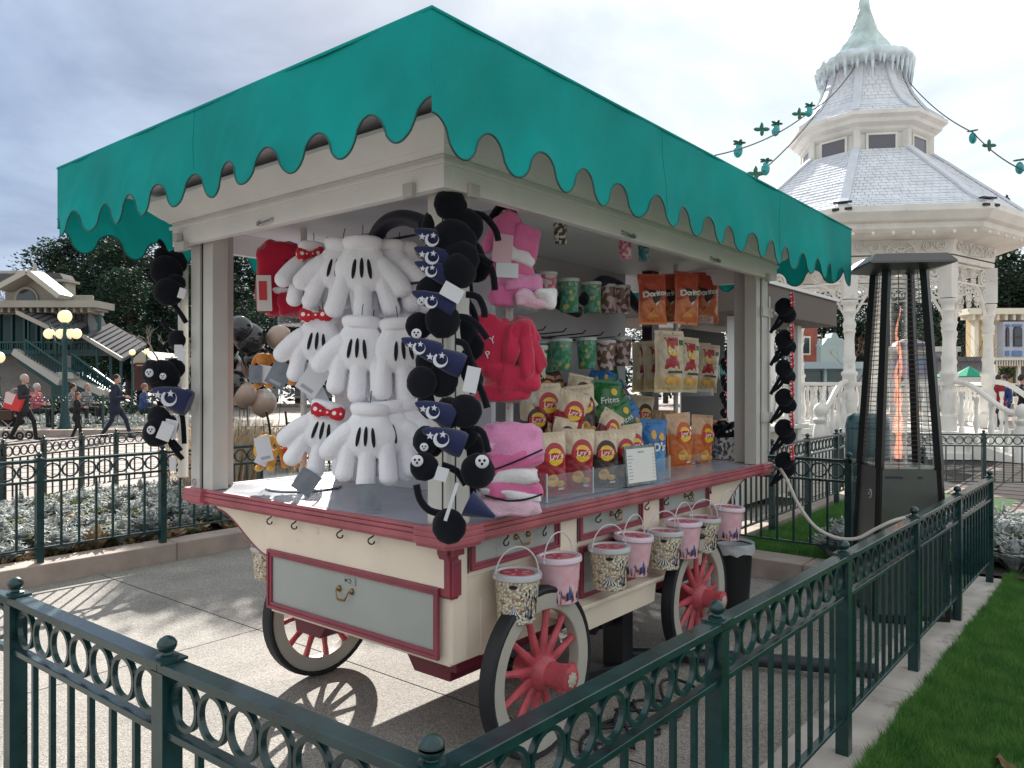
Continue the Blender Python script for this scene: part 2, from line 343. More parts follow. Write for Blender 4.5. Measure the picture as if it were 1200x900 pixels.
# ------------------------------------------------ ring fences
ring_me = None
def fence_kit():
    kit = {}
    r = MB(); r.lathe([(.0585, -.007), (.0585, .007), (.0475, .007), (.0475, -.007)], n=22, axis='Y', closed=True); kit['ring'] = r.mesh('ring', green, sm=True)
    b = MB(); b.box((-.0075, -.0075, 0), (.0075, .0075, 1)); kit['bal'] = b.mesh('baluster', green)
    f = MB(); f.lathe([(.03, 0), (.03, .006), (.016, .010), (.014, .016), (.022, .021), (.0275, .032), (.0275, .042), (.021, .053), (.010, .060), (0, .062)], n=16); kit['ball'] = f.mesh('finial', green, sm=True, ang=50)
    return kit
KIT = fence_kit()
def fence(label, pts, posts, H=.80, step=.124, zf=None, dip=None, group=None, first=0, small=False, postw=.05, rail=.05):
    """pts: list of (x, y) polyline; posts: list of lists of fractions per leg; zf(x, y) ground height"""
    zf = zf or (lambda x, y: 0); zdip = dip or (lambda x, y: 0)
    root = thing('fence', label, 'fence', (pts[0][0], pts[0][1], zf(*pts[0])), group=group); ox = Vector(root.location)
    def place(nm, me, p, rz=0, sc_=(1, 1, 1)):
        o = link(nm, me, root, Vector(p) - ox, (0, 0, rz), sc_); return o
    for leg in range(len(pts) - 1):
        a, b = Vector(pts[leg]), Vector(pts[leg + 1]); d = b - a; Ln = d.length; t = d / Ln; rz = atan2(t.y, t.x)
        fr = posts[leg]
        # rails as continuous members following ground and dip
        for nm, hh, ww, th in (('top_rail', H - .012, rail, .022), ('ring_rail', H - .168, rail * .6, .018), ('bottom_rail', .13, rail * .55, .014)):
            n = max(1, int(Ln / .12)) if dip else 1
            r = MB()
            for i in range(n):
                p, q = a + d * (i / n), a + d * ((i + 1) / n)
                zp = zf(p.x, p.y) + hh + (zdip(p.x, p.y) if nm != 'bottom_rail' else 0); zq = zf(q.x, q.y) + hh + (zdip(q.x, q.y) if nm != 'bottom_rail' else 0)
                r.bar((p.x, p.y, zp), (q.x, q.y, zq), ww, th)
            r.build(nm, green, root, bevel=.002 if n == 1 else 0)
        for i, f in enumerate(fr):
            p = a + d * f; z0 = zf(p.x, p.y); dz = zdip(p.x, p.y)
            if not (leg > 0 and f == 0):
                pm = MB(); w = postw / 2
                pm.T = Matrix.Translation((p.x, p.y, 0)) @ Matrix.Rotation(rz, 4, 'Z'); pm.box((-w, -w, z0 - .12), (w, w, z0 + H + dz - .024)); pm.box((-w - .009, -w - .009, z0 + H + dz), (w + .009, w + .009, z0 + H + dz + .006)); pm.T = None
                po = pm.build('post', green, root)
                fo = link('finial', KIT['ball'], po, Vector((p.x, p.y, z0 + H + dz + .006)) - ox, (0, 0, 0), .82)
        for i in range(len(fr) - 1):
            s0, s1 = fr[i] * Ln + postw / 2, fr[i + 1] * Ln - postw / 2; n = max(1, round((s1 - s0) / step)); st = (s1 - s0) / n
            for k in range(n):
                p = a + t * (s0 + st * (k + .5)); z0 = zf(p.x, p.y) + zdip(p.x, p.y)
                place('ring', KIT['ring'], (p.x, p.y, z0 + H - .0905), rz, (min(1.08, st / .119), 1, 1.0))
                if k:
                    p = a + t * (s0 + st * k); z0 = zf(p.x, p.y); zt = z0 + H - .175 + zdip(p.x, p.y); zb = z0 + .135
                    place('baluster', KIT['bal'], (p.x, p.y, zb), rz, (1, 1, zt - zb))
    return root
def zfr(x, y): return .073 - .0245 * (x - 3.2) if x > 1 else .10
zc = zfr(1.0001, 0)
def zL(x, y): return zc - .0 * y
def dipL(x, y):
    y -= .93; return -.0
F1 = fence('dark green ring-topped fence in the right foreground running along the concrete footing to the lawn', [(.93, .93), (7.07, .93)],
      [[0, (2.06 - .93) / 6.14, (3.25 - .93) / 6.14, (4.48 - .93) / 6.14, (5.70 - .93) / 6.14, 1]], zf=lambda x, y: .070 - .0133 * (x - .93), H=.78)
def bow(x, y):                  # the left run rises a little at its far post
    return .02 * smooth(2.2, 2.75, y)
F2 = fence('dark green ring-topped fence at the lower left corner, nearest the camera', [(.93, .93), (.91, 1.79), (.90, 2.72), (.72, 3.6)],
      [[1], [0, 1], [0, 1]] if False else [[0, 1], [0, 1], [0, 1]], zf=lambda x, y: .074 - .006 * (y - .93), H=.78)
F3 = fence('green ring-topped fence on the left planter behind the cart, in front of the silvery plants', [(-3.4, 6.47), (9.0, 6.47)],
      [[(x + 3.4) / 12.4 for x in (-3.4, -2.45, -1.5, -.55, .4, 1.35, 2.30, 3.25, 4.2, 5.15, 6.1, 7.05, 8.0, 9.0)]], zf=lambda x, y: .13)
F4 = fence('low green ring-topped fence on the right planter between the cart and the patio heater', [(6.14, 2.68), (6.14, 1.72), (7.07, 1.40)],
      [[0, 1], [0, 1]], zf=lambda x, y: .13)
F5 = fence('green ring-topped fence running back from the planter corner towards the white bandstand', [(6.14, 2.68), (11.3, 2.75)],
      [[0, .2, .4, .6, .8, 1]], zf=lambda x, y: .13)
# ------------------------------------------------ the vending cart
X0, X1, Y0, Y1 = 2.126, 4.40, 2.03, 3.19          # body
CX0, CX1, CY0, CY1 = 2.04, 5.16, 1.95, 3.80       # counter
cart = thing('vending_cart', 'cream and maroon snack cart on spoked wheels under a green scalloped awning', 'cart', ((X0 + X1) / 2, (Y0 + Y1) / 2, 0))
lam = mat('grey_laminate', (.36, .38, .45), .22, var=.04, vscale=5, bump=.02, bscale=30)
pinkm = mat('rose_moulding_paint', (.38, .10, .12), .36, var=.16, vscale=7, coat=.3, bump=.12, bscale=50, wear=((.55, .40, .38), 20, .67, .5))
galv = mat('beige_aluminium', (.54, .53, .50), .42, var=.04, vscale=5)
slotm = mat('dark_slot', (.02, .022, .03), .6)
ceil = mat('ceiling_panel', (.76, .76, .79), .6, var=.03)
def part(mb, name, m, parent=None, **k): return mb.build(name, m, parent or cart, **k)
body = MB(); body.box((X0, Y0, .43), (X1, Y1, .90)); part(body, 'body', cream, bevel=.004)
# front fascia and drawer (short end, facing -X)
fas = MB(); fas.box((X0 - .022, Y0 + .01, .728), (X0 + .001, Y1 + .015, .902)); part(fas, 'fascia_panel', cream, bevel=.004)
dr = MB(); dr.box((X0 - .016, 2.075, .462), (X0 - .001, 3.172, .722)); drawer = part(dr, 'drawer', grey_p)
tr = MB()
def frame_x(mb, x, y0, y1, z0, z1, w, t):      # moulded frame on a face at x, outwards to -x
    for (a, b, c, d) in ((y0, z0, y1, z0 + w), (y0, z1 - w, y1, z1), (y0, z0 + w, y0 + w, z1 - w), (y1 - w, z0 + w, y1, z1 - w)):
        mb.box((x - t, a, b), (x, c, d))
    w2 = w * .45
    for (a, b, c, d) in ((y0, z0, y1, z0 + w2), (y0, z1 - w2, y1, z1), (y0, z0 + w2, y0 + w2, z1 - w2), (y1 - w2, z0 + w2, y1, z1 - w2)):
        mb.box((x - t * 1.6, a, b), (x - t + .0005, c, d))
def frame_y(mb, y, x0, x1, z0, z1, w, t):
    for (a, b, c, d) in ((x0, z0, x1, z0 + w), (x0, z1 - w, x1, z1), (x0, z0 + w, x0 + w, z1 - w), (x1 - w, z0 + w, x1, z1 - w)):
        mb.box((a, y - t, b), (c, y, d))
    w2 = w * .45
    for (a, b, c, d) in ((x0, z0, x1, z0 + w2), (x0, z1 - w2, x1, z1), (x0, z0 + w2, x0 + w2, z1 - w2), (x1 - w2, z0 + w2, x1, z1 - w2)):
        mb.box((a, y - t * 1.6, b), (c, y - t + .0005, d))
frame_x(tr, X0 - .0165, 2.064, 3.183, .455, .728, .03, .010); tr.build('drawer_trim', maroon, drawer, bevel=.002)
def bail(cx, cz, w, horiz_axis, base, out, parent, s=1):
    """cast drop handle between two rosettes; base = wall coordinate, out = outward sign direction"""
    h = MB(); P2 = []
    fn = (lambda a, o, z: (base - o, a, z)) if horiz_axis == 'Y' else (lambda a, o, z: (a, base - o, z))
    for sg in (-1, 1):
        h.ell(fn(cx + sg * w, .004, cz), (.012 * s, .012 * s, .014 * s), 10, 6); h.ell(fn(cx + sg * w, .014 * s, cz), .007 * s, 8, 6)
        h.tube([fn(cx + sg * w, .004, cz), fn(cx + sg * w, .022 * s, cz)], .004 * s, 6)
    for i in range(15):
        u = i / 14; a = -w + 2 * w * u; P2.append(fn(cx + a, .022 * s + .012 * s * sin(pi * u), cz - .035 * s * min(1, 1.6 * sin(pi * u))))
    h.tube(P2, [.0028 * s + .0022 * s * sin(pi * i / 14) for i in range(15)], 7)
    for u in (-.3, 0, .3): h.ell(fn(cx + u * w, .034 * s, cz - .035 * s), .0052 * s, 8, 6)
    return h.build('handle', brass, parent, sm=True)
bail(2.62, .628, .042, 'Y', X0 - .016, 1, drawer)
lab = MB(); lab.box((X0 - .0185, 2.555, .655), (X0 - .0158, 2.63, .685)); lab.box((X0 - .021, 2.556, .655), (X0 - .0158, 2.562, .685))
lb = lab.build('number_plate', mat('pale_plate', (.33, .36, .34), .5), drawer)
for j, y in enumerate((2.622, 2.612)):
    g = MB(); g.box((X0 - .0205, y - .002, .664), (X0 - .0184, y + .002, .676)); g.build('numeral_stroke', black, lb)
o = link('emblem', MB().tube([(0, .009 * cos(a), .009 * sin(a)) for a in [pi * (.25 + 1.5 * i / 10) for i in range(11)]], .0014, 5).mesh('emblem', black), lb, Vector((X0 - .0195, 2.594, .67)) - Vector(cart.location))
# corner console block
cb = MB(); prof = [(0, .902), (.064, .902), (.064, .86), (.05, .835), (.05, .70), (.038, .688), (0, .688)]
cb.prism(prof, lambda u, v, w: (X0 + .03 - u, w, v), 2.012, 2.066); cb.box((X0 - .012, 2.002, .70), (X0 + .036, 2.03, .835)); cb.box((X0 - .022, 1.99, .856), (X0 + .04, 2.03, .902))
part(cb, 'corner_console', maroon, bevel=.003)
# end brackets: ogee profile
def bracket(poly, fn, a, b, name, edge):
    k = MB(); k.prism(poly, fn, a, b); o = part(k, name, cream, bevel=.003)
    r = MB(); r.tube([fn(u, v, (a + b) / 2 + .0) for u, v in edge], .006, 6)
    for q in (a, b): r.tube([fn(u, v, q) for u, v in edge], .0045, 6)
    r.build('edge_bead', maroon, o, sm=True)
def og(x0, z0, x1, z1, n=14):   # S curve hanging edge from (x0,z0) near body to (x1,z1) at the tip
    out = []
    for i in range(n + 1):
        t = i / n; out.append((x0 + (x1 - x0) * t, z0 + (z1 - z0) * (smooth(0, 1, t) * .62 + .38 * sin(t * pi / 2) ** 1.0)))
    return out
e = [(3.19, .690), (3.215, .685), (3.25, .69)] + og(3.25, .69, 3.66, .862)[1:] + [(3.70, .885), (3.71, .902)]
for xx in (X0, X0 + 1.5): bracket([(3.19, .902)] + e, lambda u, v, w: (w, u, v), xx, xx + .05, 'end_bracket', e)
cv = MB(); cv.prism([(3.19, .902), (3.71, .902), (3.69, .87), (3.45, .80), (3.25, .70), (3.19, .695)], lambda u, v, w: (w, u, v), X0 + .052, X1 - .02); part(cv, 'side_bracket_panel', cream)
e2 = [(4.40, .55)] + [(4.40 + .66 * t, .55 + .345 * sin(t * pi / 2) ** .95) for t in [i / 14 for i in range(1, 15)]] + [(5.07, .902)]
bracket([(4.40, .902)] + e2, lambda u, v, w: (u, w, v), Y0, Y0 + .05, 'end_bracket', e2)
bracket([(4.40, .902)] + e2, lambda u, v, w: (u, w, v), Y1 - .05, Y1, 'end_bracket', e2)
# long side, facing -Y: three shallow drawers above, recessed panels
for a, b, c in ((X0 + .002, 2.21, .44), (2.82, 2.955, .44), (3.55, 3.74, .60), (4.34, 4.398, .6)): lowr = MB(); lowr.box((a, Y0 - .012, c), (b, Y0 + .002, .90)); part(lowr, 'side_stile', cream, bevel=.002)
sm_ = MB(); sm_.box((2.21, Y0 - .008, .755), (2.82, Y0 + .001, .772)); sm_.box((2.955, Y0 - .008, .755), (3.55, Y0 + .001, .772)); sm_.box((3.74, Y0 - .008, .755), (4.34, Y0 + .001, .772)); part(sm_, 'side_rail', cream)
gp = MB()
for a in (2.215, 2.815, 2.96, 3.545, 3.745, 4.335): gp.box((a - .0015, Y0 - .0135, .77), (a + .0015, Y0 - .0115, .9))
part(gp, 'panel_gap', slotm)
for a, b in ((2.225, 2.80), (2.97, 3.535), (3.755, 4.325)):
    d = MB(); d.box((a, Y0 - .014, .785), (b, Y0 + .001, .902)); do = part(d, 'drawer', grey_p)
    t = MB(); frame_y(t, Y0 - .0145, a - .005, b + .005, .778, .93, .028, .009); t.build('drawer_trim', maroon, do, bevel=.002)
    bail((a + b) / 2 + .03, .868, .04, 'X', Y0 - .014, 1, do, .9)
lp = MB(); lp.box((2.98, Y0 - .014, .505), (3.53, Y0 + .001, .745)); lpo = part(lp, 'lower_panel', grey_p)
t = MB(); frame_y(t, Y0 - .0145, 2.97, 3.54, .50, .75, .028, .009); t.build('panel_trim', maroon, lpo)
# step between the wheels
st = MB(); st.box((2.70, 1.925, .492), (3.62, Y0 - .016, .512)); part(st, 'step_board', cream, bevel=.004)
st = MB(); st.prism([(2.76, .49), (3.585, .49), (3.56, .382), (2.84, .382)], lambda u, v, w: (u, w, v), 1.95, 1.975); part(st, 'step_fascia', cream, bevel=.003)
# wheel arches (dark) above the wheels
for a, b in ((2.30, 2.72), (3.66, 4.2)): ar = MB(); ar.box((a, Y0 - .004, .431), (b, Y0 + .0015, .66)); part(ar, 'side_panel', cream)
# undercarriage
ch = MB()
for x in (2.2, 4.1):
    ch.prism([(2.06, .43), (2.06, .40), (2.09, .385), (2.10, .335), (2.30, .335), (2.36, .415), (2.86, .415), (2.92, .335), (3.10, .335), (3.11, .385), (3.14, .40), (3.14, .43)], lambda u, v, w: (w, u, v), x, x + .22)
ch.box((2.42, 2.25, .345), (4.1, 2.33, .429)); ch.box((2.42, 2.9, .345), (4.1, 2.98, .429))
ch.box((2.18, 2.045, .385), (4.35, 2.10, .429))
part(ch, 'chassis', maroon_d, bevel=.004)
uc = MB(); uc.box((3.05, 2.2, .30), (3.12, 3.0, .344)); uc.box((3.40, 2.04, .02), (3.50, 2.16, .37)); uc.box((3.3, 2.10, .27), (3.42, 2.95, .334)); uc.bar((3.2, 2.1, .30), (3.95, 2.45, .26), .05, .06); uc.box((3.36, 2.0, 0.005), (3.56, 2.2, .03))
uc.box((2.95, 2.5, .03), (3.45, 2.6, .10)); uc.bar((3.1, 2.2, .05), (3.6, 2.0, .05), .06, .06)
part(uc, 'jack_stand', black, bevel=.004)
ax = MB()
for x in (2.51, 3.93): ax.tube([(x, 1.95, .34), (x, 3.30, .34)], .022, 8)
part(ax, 'axle', black)
hose = MB(); hose.tube([(3.55, 2.25, .05), (3.85, 1.85, .045), (3.98, 1.62, .045), (4.10, 1.35, .045), (4.22, 1.05, .045)], .036, 12)
ho = hose.build('black_pipe', mat('black_pipe_plastic', (.02, .023, .032), .45), None, sm=True, origin=(4.0, 1.6, 0)); tag(ho, 'thick black plastic pipe lying on the gravel between the cart and the right-hand fence', 'pipe')
# wheels
tyre = MB(); tyre.lathe([(.314, -.032), (.328, -.036), (.337, -.028), (.34, 0), (.337, .028), (.328, .036), (.314, .032)], n=48, axis='Y', closed=True); tyre_me = tyre.mesh('tyre', rubber, sm=True)
rim = MB(); rim.lathe([(.248, -.024), (.252, -.028), (.311, -.031), (.3155, -.027), (.3155, .026), (.252, .026), (.248, .022)], n=48, axis='Y', closed=True)
rim_me = rim.mesh('rim', mat('rim_grey_paint', (.43, .41, .36), .45, var=.06, vscale=6), sm=True)
hub = MB(); hub.lathe([(0, .10), (.045, .10), (.06, .06), (.075, .03), (.078, -.02), (.066, -.045), (.05, -.06), (.047, -.135), (.051, -.138), (.051, -.16), (.044, -.164), (0, -.164)], n=28, axis='Y'); hub_me = hub.mesh('hub', red_w, sm=True, ang=30)
cap_ = MB(); cap_.ell((0, -.164, 0), (.022, .008, .022), 12, 6)
for i in range(8): cap_.ell((.022 * cos(i * pi / 4), -.165, .022 * sin(i * pi / 4)), (.009, .004, .009), 6, 4)
cap_me = cap_.mesh('hub_cap', mat('pale_hub_cap', (.45, .42, .36), .5), sm=True)
sp = MB(); vs = []
for k, (r, w, d, y) in enumerate(((.055, .022, .018, -.005), (.12, .019, .016, -.006), (.20, .0135, .013, -.004), (.25, .017, .016, 0))):
    for j in range(8):
        a = 2 * pi * j / 8; vs.append((w * cos(a), y + d * sin(a), r))
sp.add(vs, [(i * 8 + j, i * 8 + (j + 1) % 8, (i + 1) * 8 + (j + 1) % 8, (i + 1) * 8 + j) for i in range(3) for j in range(8)]); spoke_me = sp.mesh('spoke', red_w, sm=True)
cl = Vector(cart.location)
for wx, wy, sg, rr in ((2.51, 1.90, 1, .2), (3.93, 1.90, 1, .5), (2.51, 3.31, -1, .1), (3.93, 3.31, -1, .3)):
    w = link('wheel', tyre_me, cart, Vector((wx, wy, .34)) - cl, (0, 0, 0 if sg > 0 else pi))
    w.name = 'wheel'
    link('rim', rim_me, w); link('hub', hub_me, w); link('hub_cap', cap_me, w)
    for i in range(12): link('spoke', spoke_me, w, (0, 0, 0), (0, i * pi / 6 + rr, 0))
# counter
ct = MB(); ct.box((CX0 + .02, CY0 + .02, .905), (CX1 - .02, CY1 - .02, .968)); part(ct, 'countertop', lam, bevel=.002)
mo = MB()
def mould(mb, a, b, out, ext=0, prof=((.0, .906, .928), (.008, .928, .946), (.002, .946, .953), (.006, .953, .971))):
    # straight run from a to b (2D), out = outward normal; stacked steps
    a = Vector(a); b = Vector(b); n = Vector(out)
    for o_, z0, z1 in prof:
        p, q = a - n * .024, b + n * (o_ + ext); mb.box((p.x, p.y, z0), (q.x, q.y, z1))
pf = ((-.012, .898, .914), (.004, .914, .936), (-.004, .936, .941), (.002, .941, .955), (-.006, .955, .9585), (-.001, .9585, .9715))
mould(mo, (CX0, CY0 + .001), (CX0, CY1), (-1, 0), 0, pf); mould(mo, (CX1, CY0 + .001), (CX1, CY1), (1, 0), 0, pf)
mould(mo, (CX0, CY0), (CX1, CY0), (0, -1), 0, pf); mould(mo, (CX0, CY1), (CX1, CY1), (0, 1), 0, pf)
part(mo, 'counter_moulding', pinkm, bevel=.004)
def corner_chunk(x, y, sx, sy):
    k = MB(); L_ = .165
    for o_, z0, z1 in pf:
        e = .022 + o_; c = .022
        pts = [(x - sx * e + sx * c, y - sy * e), (x + sx * L_, y - sy * e), (x + sx * L_, y + sy * .03), (x + sx * .03, y + sy * .03), (x + sx * .03, y + sy * L_), (x - sx * e, y + sy * L_), (x - sx * e, y - sy * e + sy * c)]
        k.prism(pts, lambda u, v, w: (u, v, w), z0 - .004, z1 + (.0008 if z1 < .97 else .0012))
    return k.build('corner_moulding', pinkm, cart, bevel=.003)
for x, y, sx, sy in ((CX0, CY0, 1, 1), (CX0, CY1, 1, -1), (CX1, CY0, -1, 1), (CX1, CY1, -1, -1)): corner_chunk(x, y, sx, sy)
# s-hooks under the counter
hk = MB(); pth = [(0, .0, 0)] + [(0, .014 - .014 * cos(a), -.014 - .016 * sin(a) * .9) for a in [pi * i / 8 * 0 for i in range(1)]]
pth = [(0, .02 * cos(a) * .8, .018 + .018 * sin(a)) for a in [pi * (.05 + .95 * i / 8) for i in range(9)]]
pth = [(0, -.016 * cos(a), .016 + .016 * sin(a)) for a in [0, .4, .8, 1.2, 1.6, 2.0, 2.4, 2.8, pi]]          # top arch
top = [(0, .014 * cos(a) + .0, .014 * sin(a)) for a in [pi * i / 8 for i in range(0, 9)]]
low = [(0, -.014 - .016 + .0 + .016 * cos(-a) + .016 - .016 + .016, -.016 * sin(a)) for a in [pi * i / 8 for i in range(1, 10)]]
hook_path = [(0, .016 * cos(a), .016 * sin(a) + .018) for a in [pi * (1.75 - i * 1.25 / 8) - pi * 1.0 for i in range(9)]]
def s_hook(h=.055, w=.017, t=.0034):
    pts = []
    for i in range(17):
        u = i / 16; z = h * .5 - h * u; y = w * sin(u * 2 * pi) * (1.0)
        pts.append((0, y, z))
    # curl the ends
    pts = [(0, w * .75, h * .30), (0, w * .62, h * .44)] + [(0, w * .25, h * .5)] + [(0, -w * .35, h * .46), (0, -w * .8, h * .30), (0, -w * .62, h * .12), (0, 0, 0), (0, w * .62, -h * .12), (0, w * .85, -h * .30), (0, w * .45, -h * .46), (0, -w * .25, -h * .5), (0, -w * .75, -h * .42), (0, -w * .95, -h * .25)]
    m = MB(); m.tube(pts, t, 6); return m.mesh('hook', black, sm=True)
hook_me = s_hook()
for y in (3.13, 2.94, 2.62, 2.42): link('hook', hook_me, cart, Vector((2.075, y, .880)) - cl, (0, 0, .3))
HX = (2.405, 2.663, 3.084, 3.252, 3.545, 3.757, 4.04, 4.307)
for i, x in enumerate(HX): link('hook', hook_me, cart, Vector((x, 1.985, .878)) - cl, (0, 0, pi / 2 + R.uniform(-.5, .5)))
# posts
PX, PY = (2.052, 5.148), (1.962, 3.79)
def post(cx, cy, sx, sy, near=False):
    k = MB(); w = .19; a, b = cx, cy       # (cx, cy) is the outer corner, arms run inwards
    k.box((a, b, .9705), (a + sx * .10, b + sy * .085, 2.30))
    if near:
        k = MB(); k.box((a, b, .9705), (a + sx * .118, b + sy * .118, 2.30)); o = part(k, 'post', galv, bevel=.012)
        q = MB(); q.box((a + sx * .03, b - sy * .002, .975), (a + sx * .036, b + sy * .01, 2.29)); q.box((a - sx * .002, b + sy * .03, .975), (a + sx * .01, b + sy * .036, 2.29)); q.build('groove', slotm, o)
        return
    k.box((a + sx * .004, b + sy * .112, .9705), (a + sx * .09, b + sy * .20, 2.30)); k.box((a + sx * .125, b + sy * .004, .9705), (a + sx * .19, b + sy * .085, 2.30))
    o = part(k, 'post', galv, bevel=.003)
    s = MB(); s.box((a + sx * .012, b + sy * .085, .972), (a + sx * .08, b + sy * .112, 2.29)); s.box((a + sx * .10, b + sy * .012, .972), (a + sx * .125, b + sy * .08, 2.29)); s.build('track_slot', slotm, o)
    r = MB(); r.tube([(a - sx * .008, b + sy * (.04 + .014 * cos(t)), 1.0 + .014 * sin(t)) for t in [2 * pi * i / 10 for i in range(10)]], .003, 6, closed=True); r.tube([(a - sx * .0, b + sy * .04, 1.014), (a - sx * .012, b + sy * .04, 1.014)], .004, 6)
    r.build('tie_ring', steel, o)
for i, sx in ((0, 1), (1, -1)):
    for j, sy in ((0, 1), (1, -1)): post(PX[i] + (.012 if i == j == 0 else 0), PY[j] + (.012 if i == j == 0 else 0), sx, sy, i == j == 0)
# beams and moulded crown
bm_ = MB()
x0, x1, y0, y1 = 1.985, 5.215, 1.985 - .06, 3.85
def ring_rect(mb, a, b, z0, z1, w=.05):   # a: outer offset rect, w thickness inwards
    X_0, X_1, Y_0, Y_1 = x0 - a, x1 + a, y0 - a, y1 + a
    mb.box((X_0, Y_0, z0), (X_0 + w, Y_1, z1)); mb.box((X_1 - w, Y_0, z0), (X_1, Y_1, z1)); mb.box((X_0 + w, Y_0, z0), (X_1 - w, Y_0 + w, z1)); mb.box((X_0 + w, Y_1 - w, z0), (X_1 - w, Y_1, z1))
ring_rect(bm_, 0, 0, 2.20, 2.285, .045); part(bm_, 'beam', white_p, bevel=.003)
b2 = MB(); ring_rect(b2, .012, 0, 2.285, 2.30, .06); ring_rect(b2, .0, 0, 2.30, 2.318, .06); part(b2, 'beam_fillet', white_p, bevel=.002)
# sloping crown: frustum strips
cr = MB()
def crown_ring(a0, z0, a1, z1):
    q0 = [(x0 - a0, y0 - a0), (x1 + a0, y0 - a0), (x1 + a0, y1 + a0), (x0 - a0, y1 + a0)]; q1 = [(x0 - a1, y0 - a1), (x1 + a1, y0 - a1), (x1 + a1, y1 + a1), (x0 - a1, y1 + a1)]
    cr.add([(x, y, z0) for x, y in q0] + [(x, y, z1) for x, y in q1], [(i, (i + 1) % 4, 4 + (i + 1) % 4, 4 + i) for i in range(4)])
for a0, z0, a1, z1 in ((.0, 2.318, .012, 2.318), (.012, 2.318, .03, 2.335), (.03, 2.335, .036, 2.336), (.036, 2.336, .115, 2.405), (.115, 2.405, .115, 2.42), (.115, 2.42, .0, 2.43)): crown_ring(a0, z0, a1, z1)
part(cr, 'crown_moulding', white_p)
ce = MB(); ce.box((x0 + .0455, y0 + .0455, 2.31), (x1 - .0455, y1 - .0455, 2.33)); part(ce, 'ceiling', ceil)
so2 = MB(); so2.box((1.60, 1.60, 2.47), (5.58, 4.12, 2.49)); part(so2, 'roof_board', mat('roof_board', (.62, .58, .62), .7))
cap2 = MB(); cap2.box((2.02, 1.97, 2.43), (5.17, 3.78, 2.469)); part(cap2, 'roof_plinth', white_p)
# pull handles and latches on the beams
ph = MB()
def pull(c, ax):
    t = Vector((0, 1, 0)) if ax == 'Y' else Vector((1, 0, 0)); o = Vector((-1, 0, 0)) if ax == 'Y' else Vector((0, -1, 0))
    c = Vector(c); k = MB(); k.tube([c + t * (-.05 + .1 * i / 10) + o * (.03 * sin(pi * i / 10) ** .5) - Vector((0, 0, .02 * sin(pi * i / 10))) for i in range(11)], .0065, 7)
    for s in (-.05, .05): k.ell(c + t * s, .011, 8, 6)
    k.build('pull_handle', steel, cart, sm=True)
for y in (3.02,): pull((x0 - .002, y, 2.222), 'Y')
for x in (3.25, 4.22): pull((x, y0 - .002, 2.222), 'X')
for c, s in (((x0 - .02, 3.72, 2.185), (.03, .09, .045)), ((x0 - .012, 2.09, 2.21), (.022, .05, .05)), ((2.13, y0 - .012, 2.21), (.05, .022, .05)), ((5.02, y0 - .012, 2.2), (.04, .03, .05)), ((x0 - .02, 3.76, 2.235), (.03, .04, .04))): la = MB(); la.obox(c, s, (0, 0, 0)); part(la, 'latch', galv, bevel=.003)
hb = MB()
for z in (1.28, 1.98): hb.box((5.02, 1.945, z - .03), (5.20, 1.961, z + .03)); hb.tube([(5.2, 1.95, z), (5.29, 1.95, z)], .012, 8)
part(hb, 'hinge', galv)
# wooden-beige display rails beyond the left and right posts (the fold-out hanging boards)
# awning
AX0, AX1, AY0, AY1, AZ, AT = 1.56, 5.63, 1.56, 4.16, 2.565, 2.162
tealm = mat('teal_canvas', (.006, .27, .255), .8, var=.12, vscale=2.5, bump=.22, bscale=260, trans=.05, spec=.15)
aw = MB()
def edge_z(s, Ln, AT):                   # scalloped lower edge
    n = round(Ln / .256); u = (s / Ln * n) % 1.0
    c = cos(2 * pi * (u - .5)); c = math.copysign(abs(c) ** .62, c)
    return AT + .054 - .054 * c
def valance(mb, p, q, wob, AT):
    p, q = Vector(p), Vector(q); d = q - p; Ln = d.length; t = d / Ln; nrm = Vector((t.y, -t.x)); NU = int(Ln / .256) * 18 + 18; NV = 14
    def f(u, v):
        s = u * Ln; zb = edge_z(s, Ln, AT); z = AZ + (zb - AZ) * v; k = (AZ - z)
        off = (.008 + .022 * v) * noise.noise((s * 2.6, v * .9, wob)) * 1.3 + .007 * noise.noise((s * 9 + v * 2.5, v * 1.1, wob + 5)) * (.3 + v) + .010 * v * v
        e = min(1, min(s, Ln - s) / .12); off *= e
        w = p + t * s + nrm * off; return (w.x, w.y, z)
    mb.grid(NU, NV, f)
    for s0 in [Ln * j / max(1, round(Ln / 1.35)) for j in range(1, max(1, round(Ln / 1.35)))]:
        mb_s = MB(); mb_s.tube([f(s0 / Ln, v / 10 * .93) for v in range(11)], .0022, 4); SEAMS.append(mb_s)
    return [f(i / NU, 1) for i in range(NU + 1)]
SEAMS = []
for p, q, wob in (((AX0, AY0), (AX1, AY0), 1), ((AX1, AY0), (AX1, AY1), 2), ((AX1, AY1), (AX0, AY1), 3), ((AX0, AY1), (AX0, AY0), 4)):
    v = MB(); ed = valance(v, p, q, wob, AT if wob % 2 else AT + .044); vo = part(v, 'valance', tealm, sm=True, ang=80)
    for q_ in SEAMS: q_.build('seam', tealm, vo, sm=True)
    SEAMS.clear(); b = MB(); b.tube(ed, .0035, 5); b.build('scallop_piping', mat('dark_green_piping', (.004, .07, .065), .5), vo, sm=True)
rf = MB(); cxm, cym = (AX0 + AX1) / 2, (AY0 + AY1) / 2; rl = (AX1 - AX0) / 2 - 1.2
def roofz(u, v):
    x = AX0 + (AX1 - AX0) * u; y = AY0 + (AY1 - AY0) * v; e = min(x - AX0, AX1 - x, y - AY0, AY1 - y)
    return (x, y, AZ + .28 * min(1, e / 1.25))
rf.grid(40, 26, roofz); part(rf, 'canopy_top', tealm, sm=True)
hem = MB(); hem.tube([(AX0, AY0, AZ), (AX1, AY0, AZ), (AX1, AY1, AZ), (AX0, AY1, AZ)], .006, 6, closed=True); part(hem, 'top_seam', tealm)
